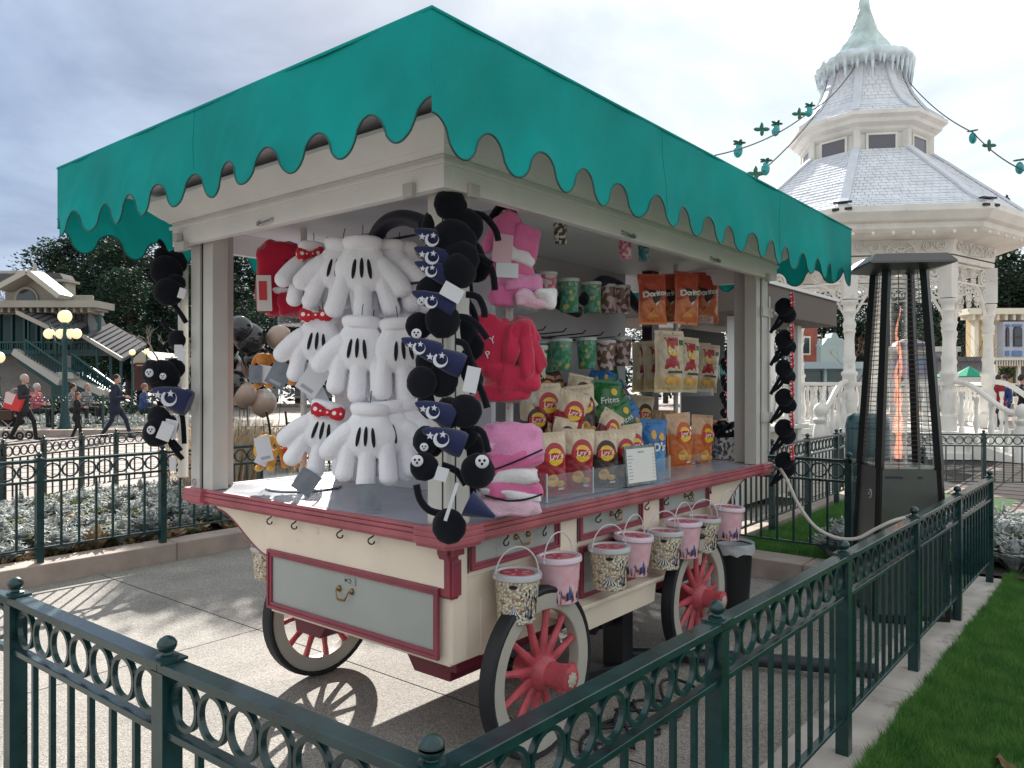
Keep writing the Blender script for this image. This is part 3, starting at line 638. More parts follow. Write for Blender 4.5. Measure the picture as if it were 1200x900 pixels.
# interior: centre partition with shelving, dark post, curved supports
pt = MB(); pt.box((3.0, 2.98, .969), (5.0, 3.02, 2.309)); part(pt, 'partition', mat('partition_grey', (.42, .42, .46), .6, var=.05)); pt = MB(); pt.box((2.74, 2.35, .969), (2.77, 3.50, 2.309)); part(pt, 'partition', mat('partition_grey', (.30, .30, .34)))  # cross panel behind the gloves, added and widened to shade the counter
pu = MB(); pu.box((4.93, 2.72, .969), (5.03, 2.80, 2.309)); part(pu, 'inner_post', mat('plum_paint', (.045, .02, .045), .5))
cu2 = MB()
navy = mat('navy_paint', (.012, .014, .028), .45)
for pts in ([(2.75, 2.62, 2.0), (2.9, 2.62, 2.16), (3.1, 2.62, 2.22), (3.35, 2.62, 2.12), (3.6, 2.62, 1.98), (3.85, 2.62, 1.93)], [(3.9, 2.62, 2.0), (4.1, 2.62, 2.14), (4.35, 2.62, 2.12), (4.6, 2.62, 2.0), (4.95, 2.65, 1.98)], [(2.45, 3.1, 1.98), (2.4, 2.95, 2.02), (2.35, 2.75, 2.12), (2.3, 2.6, 2.20), (2.28, 2.45, 2.21), (2.26, 2.3, 2.16)]):
    P_ = [Vector(q) for q in pts]; Q_ = []
    for i in range(len(P_) - 1):
        a_ = P_[max(i - 1, 0)]; b_ = P_[i]; c_ = P_[i + 1]; e_ = P_[min(i + 2, len(P_) - 1)]
        for t in (0, .25, .5, .75): Q_.append(.5 * ((2 * b_) + (c_ - a_) * t + (2 * a_ - 5 * b_ + 4 * c_ - e_) * t * t + (3 * b_ - a_ - 3 * c_ + e_) * t ** 3))
    Q_.append(P_[-1]); cu2.tube(Q_, .035, 10)
part(cu2, 'curved_support', navy, sm=True, ang=85)
rod = MB()
for z in (1.20, 1.52, 1.90, 2.10):
    if z in (1.52, 1.90, 1.20): rod.tube([(2.36, 2.3, z + .04), (2.36, 3.35, z + .04)], .006, 6)
for z in (1.47, 1.79): rod.tube([(3.2, 2.90, z), (4.9, 2.90, z)], .007, 6)
rod.tube([(2.4, 2.4, 2.16), (2.4, 3.5, 2.16)], .006, 6)
for x in [3.3 + .2 * i for i in range(8)]:
    for z in (1.79, 1.47): rod.tube([(x, 2.96, z), (x, 2.62, z + .015), (x, 2.60, z + .035)], .004, 5)
part(rod, 'display_rod', black)
# ------------------------------------------------ goods on the cart
def atx(px, py, X):
    a = (px - 600) / 910.0; return at(px, py, X / (cos(HEAD) + a * sin(HEAD)))
def aty(px, py, Y):
    a = (px - 600) / 910.0; return at(px, py, Y / (sin(HEAD) - a * cos(HEAD)))
def depth(p): return p.x * cos(HEAD) + p.y * sin(HEAD)
def acryl():
    m = bpy.data.materials.new('clear_acrylic'); m.use_nodes = True; nt = m.node_tree; N = nt.nodes; L = nt.links; b = N['Principled BSDF']
    b.inputs['Base Color'].default_value = (.8, .85, .88, 1); b.inputs['Roughness'].default_value = .08; b.inputs['Specular IOR Level'].default_value = .8
    tp = N.new('ShaderNodeBsdfTransparent'); tp.inputs[0].default_value = (.95, .97, .98, 1); mx = N.new('ShaderNodeMixShader')
    fr = N.new('ShaderNodeLayerWeight'); fr.inputs[0].default_value = .18; ad = N.new('ShaderNodeMath'); ad.operation = 'MULTIPLY_ADD'; ad.inputs[1].default_value = .3; ad.inputs[2].default_value = .03; L.new(fr.outputs['Facing'], ad.inputs[0])
    L.new(ad.outputs[0], mx.inputs[0]); L.new(tp.outputs[0], mx.inputs[1]); L.new(b.outputs[0], mx.inputs[2]); L.new(mx.outputs[0], N['Material Output'].inputs[0]); return m
acr = acryl()
plush_w = mat('white_plush', (.87, .87, .92), .95, sheen=.3, bump=.35, bscale=120, spec=.2, var=.04, vscale=6)
plush_k = mat('black_plush', (.006, .007, .012), .95, sheen=.12, bump=.4, bscale=160, spec=.15)
plush_n = mat('navy_velvet', (.006, .012, .07), .8, sheen=.3, bump=.25, bscale=90)
silver = mat('silver_embroidery', (.62, .64, .7), .5, bump=.4, bscale=400)
dash = mat('black_stitching', (.01, .012, .012), .9)
card = mat('pale_card', (.62, .63, .67), .7, var=.05)
cardd = mat('grey_card', (.17, .19, .23), .5, var=.2, vscale=20)
def dots(name, base, dot, sc_=38., thr=.36):
    m = mat(name, base, .8, sheen=.2); nt = m.node_tree; N = nt.nodes; L = nt.links; b = N['Principled BSDF']
    tc = N.new('ShaderNodeTexCoord'); v = N.new('ShaderNodeTexVoronoi'); v.inputs['Scale'].default_value = sc_; v.inputs['Randomness'].default_value = .3; L.new(tc.outputs['Object'], v.inputs['Vector'])
    r = N.new('ShaderNodeValToRGB'); r.color_ramp.interpolation = 'CONSTANT'; r.color_ramp.elements[0].color = (*dot, 1); r.color_ramp.elements[1].position = thr; r.color_ramp.elements[1].color = (*base, 1)
    L.new(v.outputs['Distance'], r.inputs[0]); L.new(r.outputs[0], b.inputs['Base Color']); return m
bowm = dots('red_polka_dot', (.55, .012, .03), (.85, .8, .8))

def bow_mesh():
    k = MB()
    for s in (-1, 1):
        k.ell((s * .036, 0, 0), (.034, .018, .026), 12, 8, (0, s * -.25, 0)); k.ell((s * .05, 0, .004), (.02, .016, .03), 10, 6)
    k.ell((0, -.004, 0), (.012, .018, .015), 10, 6); return blob(k, .005, 3)
bow_me = bow_mesh(); bow_me.materials.append(bowm)
def card_mesh(w, h, t=.0015, m=None): return MB().box((-w / 2, -t / 2, -h), (w / 2, t / 2, 0)).mesh('price_tag', m or card)
tag1, tag2 = card_mesh(.065, .10), card_mesh(.075, .085, m=cardd)
txt_m = mat('print_grey', (.35, .36, .4), .7)
def glove_mesh(sp=1.0):
    k = MB()
    k.ell((0, 0, -.125), (.105, .046, .088), 20, 12); k.ell((.03, 0, -.10), (.055, .040, .07), 16, 10); k.ell((-.03, 0, -.10), (.055, .040, .07), 16, 10)
    k.T = Matrix.Diagonal((1, .68, 1, 1)); k.lathe([(0, 0), (.058, -.001), (.074, -.010), (.077, -.026), (.068, -.044), (.0, -.05)], n=24); k.T = None; 
    for a, L_, rr in ((-1, .112, .0335), (0, .130, .0355), (1, .116, .0345)):
        b0 = Vector((a * .0715, 0, -.178 + .010 * abs(a))); d = Vector((sin(a * .13 * sp), 0, -cos(a * .13 * sp)))
        n = 7
        for i in range(n + 1): k.ell(b0 + d * (L_ * i / n * .95), (rr * (.92 + .18 * i / n), rr * (1 + .1 * i / n), rr), 12, 8)
    for i in range(8):
        t = i / 7; k.ell((-.075 - .072 * t, -.006, -.112 - .055 * t - .025 * t * t), (.038, .036, .038), 12, 8)
    me = blob(k, .0048, 3, .5); me.materials.append(plush_w); return me
glove_me = glove_mesh(); glove_me2 = glove_mesh(2.4)
def dash_mesh():
    k = MB()
    for x, t in ((-.030, .12), (0, 0), (.030, -.12)): k.ell((x, -.045, -.135), (.0062, .006, .033), 8, 8, (0, t, 0))
    return k.mesh('stitch', dash, sm=True)
stitch_one = MB().ell((0, 0, 0), (.0078, .006, .038), 8, 8).mesh('stitch_line', dash, sm=True)
def glove(label, p, rz, s=1., me=None, tilt=0., bow=None, mirror=False, tagk=0, yaw=0.):
    s *= 1.14; g = thing('plush_glove', label, 'glove', p, (0, tilt, rz), 'white plush gloves hanging on the cart', (-s if mirror else s, s, s))
    link('glove_body', me or glove_me, g)
    for x, t in ((-.030, .14), (0, 0), (.030, -.14)): link('stitch_line', stitch_one, g, (x * .95, -.0455 + abs(x) * .06, -.125 - abs(x) * .12), (0, t, 0))
    if bow: link('bow', bow_me, g, (bow[0], -.058, bow[1]), (0, R.uniform(-.3, .3), 0), 1.05)
    if tagk:
        t = link('price_tag', tag1 if tagk == 1 else tag2, g, (.03 * R.uniform(-1, 1), -.05, -.30), (R.uniform(-.15, .15), R.uniform(-.6, .6), 0), 1.2)
    lp = MB(); lp.tube([(0, 0, -.005), (0, .004, .03), (0, .012, .045)], .0018, 4); o = link('hanging_loop', lp.mesh('hanging_loop', dash), g)
    return g
FC = -radians(62)
GL = [  # px, py(cuff top), X plane, rz offset, scale, mesh2, tilt, bow, mirror, tag, label
    (425, 277, 2.22, .30, 1.02, 1, 0.0, None, True, 0, 'large white plush glove spread wide at the front of the top rod'),
    (402, 280, 2.27, .15, .98, 1, .12, None, False, 0, 'white plush glove just behind the wide front one on the top rod'),
    (452, 282, 2.34, .0, .95, 0, -.08, None, True, 0, 'white plush glove half hidden at the right end of the top rod'),
    (468, 284, 2.42, .0, .95, 0, -.05, None, True, 0, 'white plush glove furthest right and deepest on the top rod'),
    (368, 284, 2.30, .95, .92, 0, .05, (-.045, -.07), False, 0, 'white plush glove with a red bow turned sideways, left end of the top rod'),
    (385, 288, 2.42, .9, .88, 0, -.05, None, False, 0, 'white plush glove seen edge-on right behind the sideways one with a bow'),
    (377, 366, 2.20, .25, .94, 0, .10, (-.01, -.02), False, 1, 'white plush glove with a red polka dot bow on the middle rod'),
    (424, 370, 2.16, .15, .98, 0, .06, None, False, 0, 'white plush glove at the front centre of the middle rod, three fingers down'),
    (438, 376, 2.26, .1, .96, 0, -.04, None, False, 0, 'white plush glove directly behind the front one of the middle rod'),
    (466, 372, 2.26, .55, .98, 0, -.10, None, True, 0, 'white plush glove at the right end of the middle rod beside the black ears'),
    (387, 470, 2.16, .25, .92, 1, .22, (.01, -.045), False, 2, 'white plush glove with a red bow on its wrist, left end of the lowest rod'),
    (434, 472, 2.13, .15, .96, 0, .06, None, False, 2, 'white plush glove at the front centre of the lowest rod above dark cards'),
    (452, 470, 2.20, .35, .94, 0, -.04, None, True, 0, 'white plush glove second in the row on the lowest rod'),
    (468, 468, 2.26, .4, .92, 0, -.06, None, True, 0, 'white plush glove third in the row on the lowest rod'),
    (482, 467, 2.32, .4, .90, 0, -.06, None, True, 0, 'white plush glove at the right end of the lowest rod'),
]
for px, py, X, ro, s, m2, tl, bw, mi, tg, lb_ in GL:
    glove(lb_, atx(px, py, X), FC + ro, s, glove_me2 if m2 else glove_me, tl, bw, mi, tg)

# ---- ear headbands
def star(mb, fn, cx, cz, r, t):
    pts = [(cx + (r if i % 2 == 0 else r * .42) * sin(i * pi / 5), cz + (r if i % 2 == 0 else r * .42) * cos(i * pi / 5)) for i in range(10)]
    mb.prism(pts, fn, -t, t)
def moon_mesh():
    k = MB(); fn = lambda u, v, w: (u, w, v); n = 12
    out = [(.019 * cos(a), .019 * sin(a)) for a in [radians(50 - 280 * i / n) for i in range(n + 1)]]
    inn = [(.003 + .0145 * cos(a), .003 + .0145 * sin(a)) for a in [radians(38 - 256 * i / n) for i in range(n + 1)]][::-1]
    vs = []; 
    for w in (-.002, .002): vs += [fn(u, v, w) for u, v in out] + [fn(u, v, w) for u, v in inn[::-1]]
    m = n + 1; fs = []
    for i in range(n):
        fs += [(i, i + 1, m + i + 1, m + i), (2 * m + i, 2 * m + i + 1, 3 * m + i + 1, 3 * m + i), (i, i + 1, 2 * m + i + 1, 2 * m + i), (m + i, m + i + 1, 3 * m + i + 1, 3 * m + i)]
    k.add(vs, fs); star(k, fn, .003, .012, .009, .0022); star(k, fn, -.027, .006, .010, .0022); return k.mesh('moon_and_star', silver)
moon_me = moon_mesh()
ear_me = MB().ell((0, 0, 0), (1, .42, 1), 30, 20).mesh('ear', plush_k, sm=True, ang=180)
for v in ear_me.vertices: v.co *= 1 + .07 * noise.noise(v.co * 2.3) + .022 * noise.noise(v.co * 9)
ear_me.update()
badge_me = MB().ell((0, 0, 0), (1, .35, 1), 16, 8).mesh('badge', card, sm=True)
def headband(label, ears, hats=(), bands=(), d=2.86, badges=(), tags=(), cone=None, grp='black ear headbands on the front post'):
    c = at(ears[0][0], ears[0][1], d); g = thing('ear_headband', label, 'headband', c, group=grp); rz = HEAD - pi / 2
    px2 = lambda r, dd=None: r / 910 * (dd or d)
    for i, (x, y, r) in enumerate(ears):
        dd = d + .02 * i; link('ear', ear_me, g, at(x, y, dd) - c, (R.uniform(-.2, .2), R.uniform(-.3, .3), rz + R.uniform(-.35, .35)), px2(r, dd))
    for (x, y, rx, ry) in hats:
        k = MB(); dd = d - .005
        k.lathe([(0, .95), (.2, .86), (.52, .5), (.82, -.05), (.98, -.5), (1.0, -.8), (.9, -.95), (0, -.97)], n=20)
        h = link('wizard_hat', k.mesh('wizard_hat', plush_n, sm=True), g, at(x, y, dd) - c, (.12, radians(-68), rz), (px2(ry), px2(ry) * .8, px2(rx)))
        o = link('moon_and_star', moon_me, g, at(x - 2, y + 2, dd - .05) - c, (0, .1, rz), max(1.0, px2(ry) / .033))
    if cone:
        p, q, r = cone; k = MB(); a, b = at(*p, d - .01), at(*q, d - .02); k.tube([a, a.lerp(b, .35), a.lerp(b, .7), b], [px2(r), px2(r) * .72, px2(r) * .38, .006], 14)
        k.build('wizard_hat', plush_n, g, sm=True)
    for pts in bands:
        k = MB(); P_ = [at(x, y, d + .03) for x, y in pts]; Q = []
        for i in range(len(P_) - 1):
            for t in (0, .33, .66):
                a = P_[max(i - 1, 0)]; b = P_[i]; c_ = P_[i + 1]; e = P_[min(i + 2, len(P_) - 1)]
                Q.append(.5 * ((2 * b) + (c_ - a) * t + (2 * a - 5 * b + 4 * c_ - e) * t * t + (3 * b - a - 3 * c_ + e) * t ** 3))
        Q.append(P_[-1]); k.tube(Q, .0125, 8); k.build('band', plush_k, g, sm=True)
    for (x, y, r) in badges: link('badge', badge_me, g, at(x, y, d - .035) - c, (0, 0, rz), px2(r))
    for (x, y, r) in badges:
        k = MB()
        for u, v in ((-.35, .2), (.35, .2), (0, -.3)): k.ell((u, -.36, v), (.2, .06, .22), 8, 5)
        link('badge_marks', k.mesh('badge_marks', dash), g, at(x, y, d - .035) - c, (0, 0, rz), px2(r))
    for (x, y, w, h, ro) in tags:
        k = MB(); k.box((-px2(w) / 2, -.001, -px2(h)), (px2(w) / 2, .001, 0)); link('price_tag', k.mesh('price_tag', card), g, at(x, y, d - .05) - c, (.1, ro, rz + .2))
    return g
headband('black plush ear headband at the very top of the front post', [(528, 240, 20), (541, 268, 26)], bands=[[(545, 250), (565, 252), (580, 268), (584, 282)]], d=2.84)
headband('black ear headband with navy hat and first silver moon, below the top ear', [(531, 284, 28)], [(508, 279, 26, 14)], [[(546, 300), (566, 302), (577, 318), (580, 340)]], d=2.82)
headband('black ear headband with navy hat and second silver moon, beside the pink blankets', [(536, 305, 26)], [(508, 300, 26, 14)], [[(552, 296), (570, 306), (577, 310)]], d=2.80)
headband('black ear headband carrying a tilted white price card', [(538, 318, 21), (506, 342, 19)], [(507, 316, 24, 12)], [[(546, 345), (560, 348), (567, 362), (568, 372)]], d=2.77, badges=[(494, 353, 5)], tags=[(534, 335, 25, 17, .5)])
headband('black ear headband with a navy hat in the middle of the front post', [(519, 376, 21), (491, 382, 16)], [(507, 352, 28, 13)], [[(532, 372), (546, 372), (560, 382), (571, 397)]], d=2.76, badges=[(488, 391, 6)])
headband('black ear headband with two silver moons above the paired round ears', [(494, 448, 19), (518, 446, 20)], [(493, 406, 26, 13), (518, 420, 28, 15)], [[(534, 400), (545, 404), (552, 425), (556, 448)]], d=2.74, tags=[(556, 430, 16, 30, .2)])
headband('black ear headband whose navy hat points left, halfway down the front post', [(545, 482, 20), (526, 484, 19)], [(509, 481, 26, 14)], [[(556, 440), (566, 462), (571, 478)]], d=2.73)
headband('black ear headband with navy hat just above the white-badged ears', [(499, 516, 17), (507, 524, 12)], [(519, 513, 28, 16)], [[(556, 502), (566, 508), (572, 530)]], d=2.71, badges=[(497, 524, 5)])
headband('black ear headband with two pale round badges near the countertop', [(497, 547, 17), (560, 552, 21)], [], [[(518, 545), (535, 552), (546, 568)]], d=2.68, badges=[(489, 540, 7), (565, 541, 8)], tags=[(520, 548, 14, 16, .3)])
headband('lowest black ear headband hanging over the counter edge with a blue cone hat', [(526, 617, 21)], [], [[(488, 568), (492, 585), (503, 598), (518, 602)]], d=2.62, cone=((548, 590), (580, 606), 16), tags=[(536, 566, 4, 46, .3)])
for ex, (x, y, r, nm) in enumerate(((512, 262, 19, 'behind the first silver moon'), (516, 300, 22, 'behind the second moon hat'), (548, 300, 20, 'right of the second moon hat'), (524, 346, 22, 'behind the tilted price card'), (540, 392, 20, 'left of the red cushion'), (504, 424, 19, 'under the twin moons'), (538, 430, 21, 'beside the hanging tag'), (508, 472, 20, 'behind the halfway hat'), (540, 510, 20, 'above the badge ears'), (520, 540, 18, 'between the two badges'))):
    headband('black ear headband tucked deep in the front bunch, ' + nm, [(x, y, r), (x + 10, y + 14, r * .9)], [], [[(x + 14, y + 4), (x + 26, y + 10), (x + 33, y + 26), (x + 35, y + 44)]] if ex % 2 else [], d=2.92)
# left outer post: dark plush bands seen against the trees
brd = MB(); brd.box((2.02, 3.83, 1.02), (2.06, 3.86, 2.12)); part(brd, 'hanging_rail', galv); brd = MB(); brd.box((5.24, 1.99, 1.02), (5.27, 2.03, 2.10)); part(brd, 'hanging_rail', galv)
gl_ = 'dark plush headbands outside the left post'
def big(L, k=1.22): return [(x, y, r * k) for x, y, r in L]
headband('dark plush headband at the top of the left post, tall pointed ears against the trees', big([(195, 318, 15), (190, 300, 8), (206, 308, 12)]), [], [[(196, 300), (190, 286), (186, 282)], [(180, 318), (176, 326), (186, 334)]], d=3.96, grp=gl_)
headband('dark plush headband second down on the left post with a white tag', big([(198, 342, 14), (206, 332, 9)]), [], [[(184, 322), (178, 326)], [(200, 352), (212, 368), (218, 378)]], d=3.93, tags=[(215, 338, 8, 12, .3)], grp=gl_)
headband('thin dark headband halfway down the left post', big([(207, 398, 9)]), [], [[(190, 376), (200, 388), (214, 390)], [(192, 408), (200, 400), (214, 402)]], d=3.92, tags=[(209, 404, 9, 14, 0), (215, 410, 7, 13, .3)], grp=gl_)
headband('black ears with two pale badges low on the left post', big([(178, 436, 12), (191, 441, 16), (204, 432, 10)]), [], [[(196, 448), (206, 454), (214, 460)]], d=3.90, badges=[(175, 437, 5), (191, 441, 4)], grp=gl_)
headband('navy caped plush headband below the two badges on the left post', big([(186, 490, 12)]), [(200, 465, 24, 16)], [[(186, 470), (188, 480), (182, 490)], [(208, 470), (214, 490), (216, 520)]], d=3.88, tags=[(202, 492, 14, 22, .2)], grp=gl_)
headband('lowest black ears on the left post with a pale badge and white card', big([(184, 507, 14), (196, 500, 12)]), [], [[(196, 512), (204, 526), (214, 538)], [(202, 516), (212, 528)]], d=3.86, badges=[(177, 504, 5)], tags=[(198, 496, 15, 21, .4), (202, 536, 7, 16, 0)], grp=gl_)
# right outer post
gr_ = 'black headbands with red polka dot bows outside the right post'
for i, (y, nm) in enumerate(((352, 'topmost'), (390, 'second'), (424, 'third'), (458, 'fourth'), (494, 'fifth'), (532, 'lowest'))):
    g = headband('%s black headband with a red polka dot bow on the right-hand post' % nm, [(919, y + 8, 11), (923, y + 17, 10)], [], [[(925, y + 2), (917, y + 14), (910, y + 26), (903, y + 38)], [(922, y + 16), (914, y + 28), (906, y + 34)]], d=5.15, grp=gr_)
    link('bow', bow_me, g, at(928, y - 2, 5.1) - Vector(g.location), (0, 1.3, HEAD - pi / 2 + .9), .8)

# ---- display stands
def stand(label, px, py_base, X, trays, base_r, top_z):
    c = atx(px, py_base, X); c.z = .972; g = thing('display_stand', label, 'stand', c)
    b = MB(); b.lathe([(0, 0), (base_r, 0), (base_r, .008), (.03, .012), (0, .012)], n=32); b.box((-.01, -.01, 0), (.01, .01, .02)); link('base_plate', b.mesh('base_plate', steel, sm=True, ang=30), g)
    p = MB(); p.lathe([(.016, .012), (.016, top_z - .972), (0, top_z - .972)], n=12); po = link('pole', p.mesh('pole', galv, sm=True), g)
    for z in [1.1 + .15 * i for i in range(int((top_z - 1.1) / .15))]:
        h = MB(); h.ell((0, -.0155, 0), (.003, .002, .003), 6, 4); link('peg_hole', h.mesh('peg_hole', slotm), po, (-.008, 0, z - .972), (0, 0, -.9))
    for z, r in trays:
        t = MB(); t.lathe([(0, 0), (r, 0), (r, .05), (r - .004, .05), (r - .004, .005), (0, .005)], n=36); link('tray', t.mesh('tray', acr, sm=True, ang=30), g, (0, 0, z - .972))
    return g, c
s1, c1 = stand('tiered clear tray stand by the left post holding toys and red packs', 356, 566, 2.42, [(1.02, .20), (1.43, .20), (1.80, .13)], .19, 2.3)
s2, c2 = stand('tiered clear tray stand behind the front post holding pink blankets', 597, 586, 2.52, [(.99, .125), (1.42, .115), (1.80, .12)], .12, 2.3)
c3 = aty(795, 548, 2.45)
s3, c3 = stand('tiered clear tray stand at the right end of the counter holding crisps', 792, 540, c3.x, [(.985, .18), (1.42, .25), (1.90, .25)], .17, 2.31)

# ---- soft packs
def soft(c, r, rz=0, e=.45, amp=.008, seed=0, n=28, m=18, tilt=0):
    k = MB(); pw = lambda a, q: math.copysign(abs(a) ** q, a); M = Matrix.Translation(c) @ Euler((0, tilt, rz)).to_matrix().to_4x4()
    def f(u, v):
        a = 2 * pi * u; b = -pi / 2 + pi * v; x = r[0] * pw(cos(b), e) * pw(cos(a), e); y = r[1] * pw(cos(b), e) * pw(sin(a), e); z = r[2] * pw(sin(b), e)
        q = 1 + amp / max(r) * 1.5 * noise.noise((x * 25 + seed, y * 25, z * 25)) * 2
        return tuple(M @ Vector((x * q, y * q, z * q)))
    k.grid(n, m, f); return k
def plushm(nm, c): return mat(nm, c, .9, sheen=.35, bump=.4, bscale=110, spec=.2, var=.08, vscale=14)
pk1, pk2, pk3, rd1, ltp = plushm('hot_pink_fleece', (.64, .15, .33)), plushm('pink_fleece', (.72, .28, .50)), plushm('pale_pink_fleece', (.75, .50, .62)), plushm('red_fleece', (.52, .028, .075)), mat('white_ribbon', (.72, .68, .70), .7)
whp = plushm('white_fleece', (.7, .68, .7))
def pack(label, layers, p, rz=FC + .5, grp=None, nm='folded_blanket', cat='blanket'):
    g = thing(nm, label, cat, p, (0, 0, rz), group=grp, scale=1.16)
    for i, (dx, dy, dz, rx, ry, rz_, m, tl, pn) in enumerate(layers):
        link(pn, soft((dx, dy, dz), (rx, ry, rz_), 0, .5, .009, seed=i * 7 + px_seed(), tilt=tl).mesh(pn, m, sm=True, ang=80), g)
    return g
_ps = [0]
def px_seed(): _ps[0] += 3; return _ps[0]
pb = c2 + Vector((-.02, -.02, 0))
B1 = pack('pair of folded pink fleece ears on the top tray of the middle stand', [(-.03, 0, .27, .055, .05, .075, pk1, .5, 'fleece_roll'), (.035, -.01, .235, .06, .05, .06, pk1, .3, 'fleece_roll'), (.0, -.02, .19, .08, .055, .026, whp, .45, 'white_band'), (0, 0, .14, .085, .06, .035, pk1, .1, 'fleece_roll'), (.02, -.01, .09, .075, .06, .03, pk2, 0, 'fleece_roll'), (-.03, -.02, .04, .05, .05, .035, pk1, 0, 'fleece_roll')],
     Vector((pb.x, pb.y, 1.81)))
k = MB(); k.obox((-.055, -.09, .20), (.07, .004, .10), (0, .1, 0)); k.T = None; link('label_card', k.mesh('label_card', mat('pink_card', (.6, .38, .45), .6)), B1)
k = MB(); k.obox((-.04, -.094, .125), (.08, .004, .05), (0, 0, 0)); link('price_tag', k.mesh('price_tag', card), B1)
k = MB(); k.tube([(-.055 + .10 * i / 12 - .01, .02, .30 + .055 * sin(pi * i / 12) + .02) for i in range(13)], .015, 8); link('dark_band', k.mesh('dark_band', plush_k, sm=True), B1)
pack('pale pink folded fleece low on the top tray of the middle stand', [(0, 0, .03, .06, .05, .03, pk3, 0, 'fleece_roll'), (.05, -.02, .03, .035, .04, .03, whp, 0, 'fleece_roll')], Vector((pb.x - .02, pb.y - .03, 1.812)) + Vector((.03, -.05, 0)))
P1 = pack('red plush cushion with white letters leaning on the middle tray', [(0, 0, .10, .075, .045, .10, rd1, .08, 'cushion')], Vector((atx(574, 412, 2.38).x, atx(574, 412, 2.38).y, 1.54)), nm='plush_cushion', cat='cushion')
for ch_, x, z, ro in (('P', -.02, .045, -.4), ('Y', -.005, .095, -.3)):
    link('letter', text_mesh(ch_, .035, whp, extrude=.002), P1, (x, -.0475, z + .02), (pi / 2, ro, 0))
pack('gathered red fleece blanket in the middle of the post-side stand', [(0, 0, .17, .06, .055, .05, rd1, -.5, 'fold'), (-.03, -.02, .12, .03, .05, .09, rd1, .2, 'fold'), (.02, -.03, .11, .028, .05, .10, rd1, -.1, 'fold'), (.06, -.01, .12, .026, .05, .085, rd1, -.35, 'fold'), (0, 0, .02, .085, .06, .05, rd1, 0, 'fold')], Vector((atx(604, 440, 2.47).x, atx(604, 440, 2.47).y, 1.50)))
pack('red folded fleece in the clear tray below the red cushion', [(0, 0, .03, .09, .06, .03, rd1, 0, 'fold'), (.02, 0, .07, .08, .055, .025, plushm('coral_fleece', (.6, .08, .12)), .05, 'fold'), (-.03, -.03, .11, .05, .045, .03, rd1, .1, 'fold')], Vector((atx(590, 452, 2.45).x, atx(590, 452, 2.45).y, 1.43)))
PB = pack('large pink folded fleece blanket with a ribbon standing at the foot of the front post', [(0, 0, .245, .105, .065, .06, pk2, .03, 'fleece_fold'), (0, 0, .185, .10, .068, .04, pk1, -.25, 'fleece_fold'), (0, 0, .135, .098, .062, .03, whp, 0, 'ribbon'), (0, 0, .09, .102, .065, .03, pk1, .06, 'fleece_fold'), (0, -.008, .075, .10, .063, .016, whp, .12, 'fleece_fold'), (0, 0, .035, .10, .065, .035, pk3, 0, 'fleece_fold')], Vector((atx(597, 580, 2.34).x, atx(597, 580, 2.34).y, .99)), rz=-.75)
k = MB(); k.tube([(-.10 + .2 * i / 10, -.072, .15 + .075 * (i / 10) ** 1.2) for i in range(11)], .0032, 5); link('dark_cord', k.mesh('dark_cord', dash), PB)
k = MB(); k.tube([(-.09 + .19 * i / 10, -.07, .078 - .02 * sin(pi * i / 10)) for i in range(11)], .0035, 5); link('dark_cord', k.mesh('dark_cord', dash), PB)
k = MB(); star(k, lambda u, v, w: (u, -.068 + w, v), -.07, .24, .016, .002); link('star', k.mesh('star', pk3), PB)
# red pack on the top tray of the left stand
RP = pack('red folded textile pack with a white card on the top left tray', [(0, .02, .16, .10, .05, .16, plushm('crimson_cloth', (.42, .012, .04)), 0, 'cloth'), (.05, -.04, .05, .06, .04, .05, plushm('crimson_cloth', (.42, .012, .04)), 0, 'cloth'), (.03, -.03, .10, .055, .035, .014, whp, 0, 'paper_band')], atx(328, 372, 2.30) + Vector((0, 0, .01)))
k = MB(); k.obox((-.065, -.085, .085), (.06, .008, .15), (0, -.03, 0)); co_ = link('label_card', k.mesh('label_card', mat('cream_card', (.62, .58, .55), .6)), RP)
k = MB(); k.obox((-.07, -.090, .095), (.032, .003, .08), (0, -.03, 0)); link('label_print', k.mesh('label_print', mat('red_print', (.5, .03, .04), .6)), co_)
for zz in (.235, .205, .175):
    link('lettering', text_mesh('~', .06, dash), RP, (.03, -.035, zz), (pi / 2, 0, 0))
# ---- small plush toys (orange, generic)
org, yel = plushm('orange_plush', (.62, .24, .04)), plushm('yellow_plush', (.72, .38, .06))
def toy(label, p, rz, s=1., m=org, vest=True, tags=1):
    g = thing('plush_toy', label, 'toy', p, (0, 0, rz), 'orange plush toys on the left tray stand', s)
    k = MB(); k.ell((0, 0, .075), (.042, .035, .055), 14, 10); k.ell((0, -.01, .15), (.042, .038, .036), 14, 10); k.ell((0, -.048, .14), (.024, .02, .018), 10, 8)
    for sx in (-1, 1):
        k.ell((sx * .03, -.035, .018), (.022, .034, .017), 10, 8); k.ell((sx * .048, -.012, .09), (.014, .016, .035), 8, 8, (0, sx * .4, 0)); k.ell((sx * .026, 0, .05), (.02, .03, .03), 8, 8)
    me = blob(k, .0055, 4); me.materials.append(m); link('toy_body', me, g)
    for sx in (-1, 1):
        e = MB(); e.ell((sx * .045, -.005, .15), (.011, .017, .038), 8, 8, (0, -sx * .5, 0)); link('ear', e.mesh('ear', m, sm=True), g)
    if vest: v = MB(); v.ell((0, .002, .085), (.046, .039, .034), 12, 8); link('vest', v.mesh('vest', mat('red_vest', (.6, .02, .03), .6), sm=True), g)
    for i in range(tags): link('price_tag', card_mesh(.06, .09, m=(card, cardd)[i % 2]), g, (.02 - .05 * i, -.065 - .01 * i, .12), (.1, R.uniform(-.5, .5), R.uniform(-.3, .3)))
    sp_ = MB(); sp_.tube([(.0, .03, .02), (.012, .034, .13), (0, .03, .24), (-.01, .02, .30)], .006, 5); link('hanging_strap', sp_.mesh('hanging_strap', dash, sm=True), g)
    return g
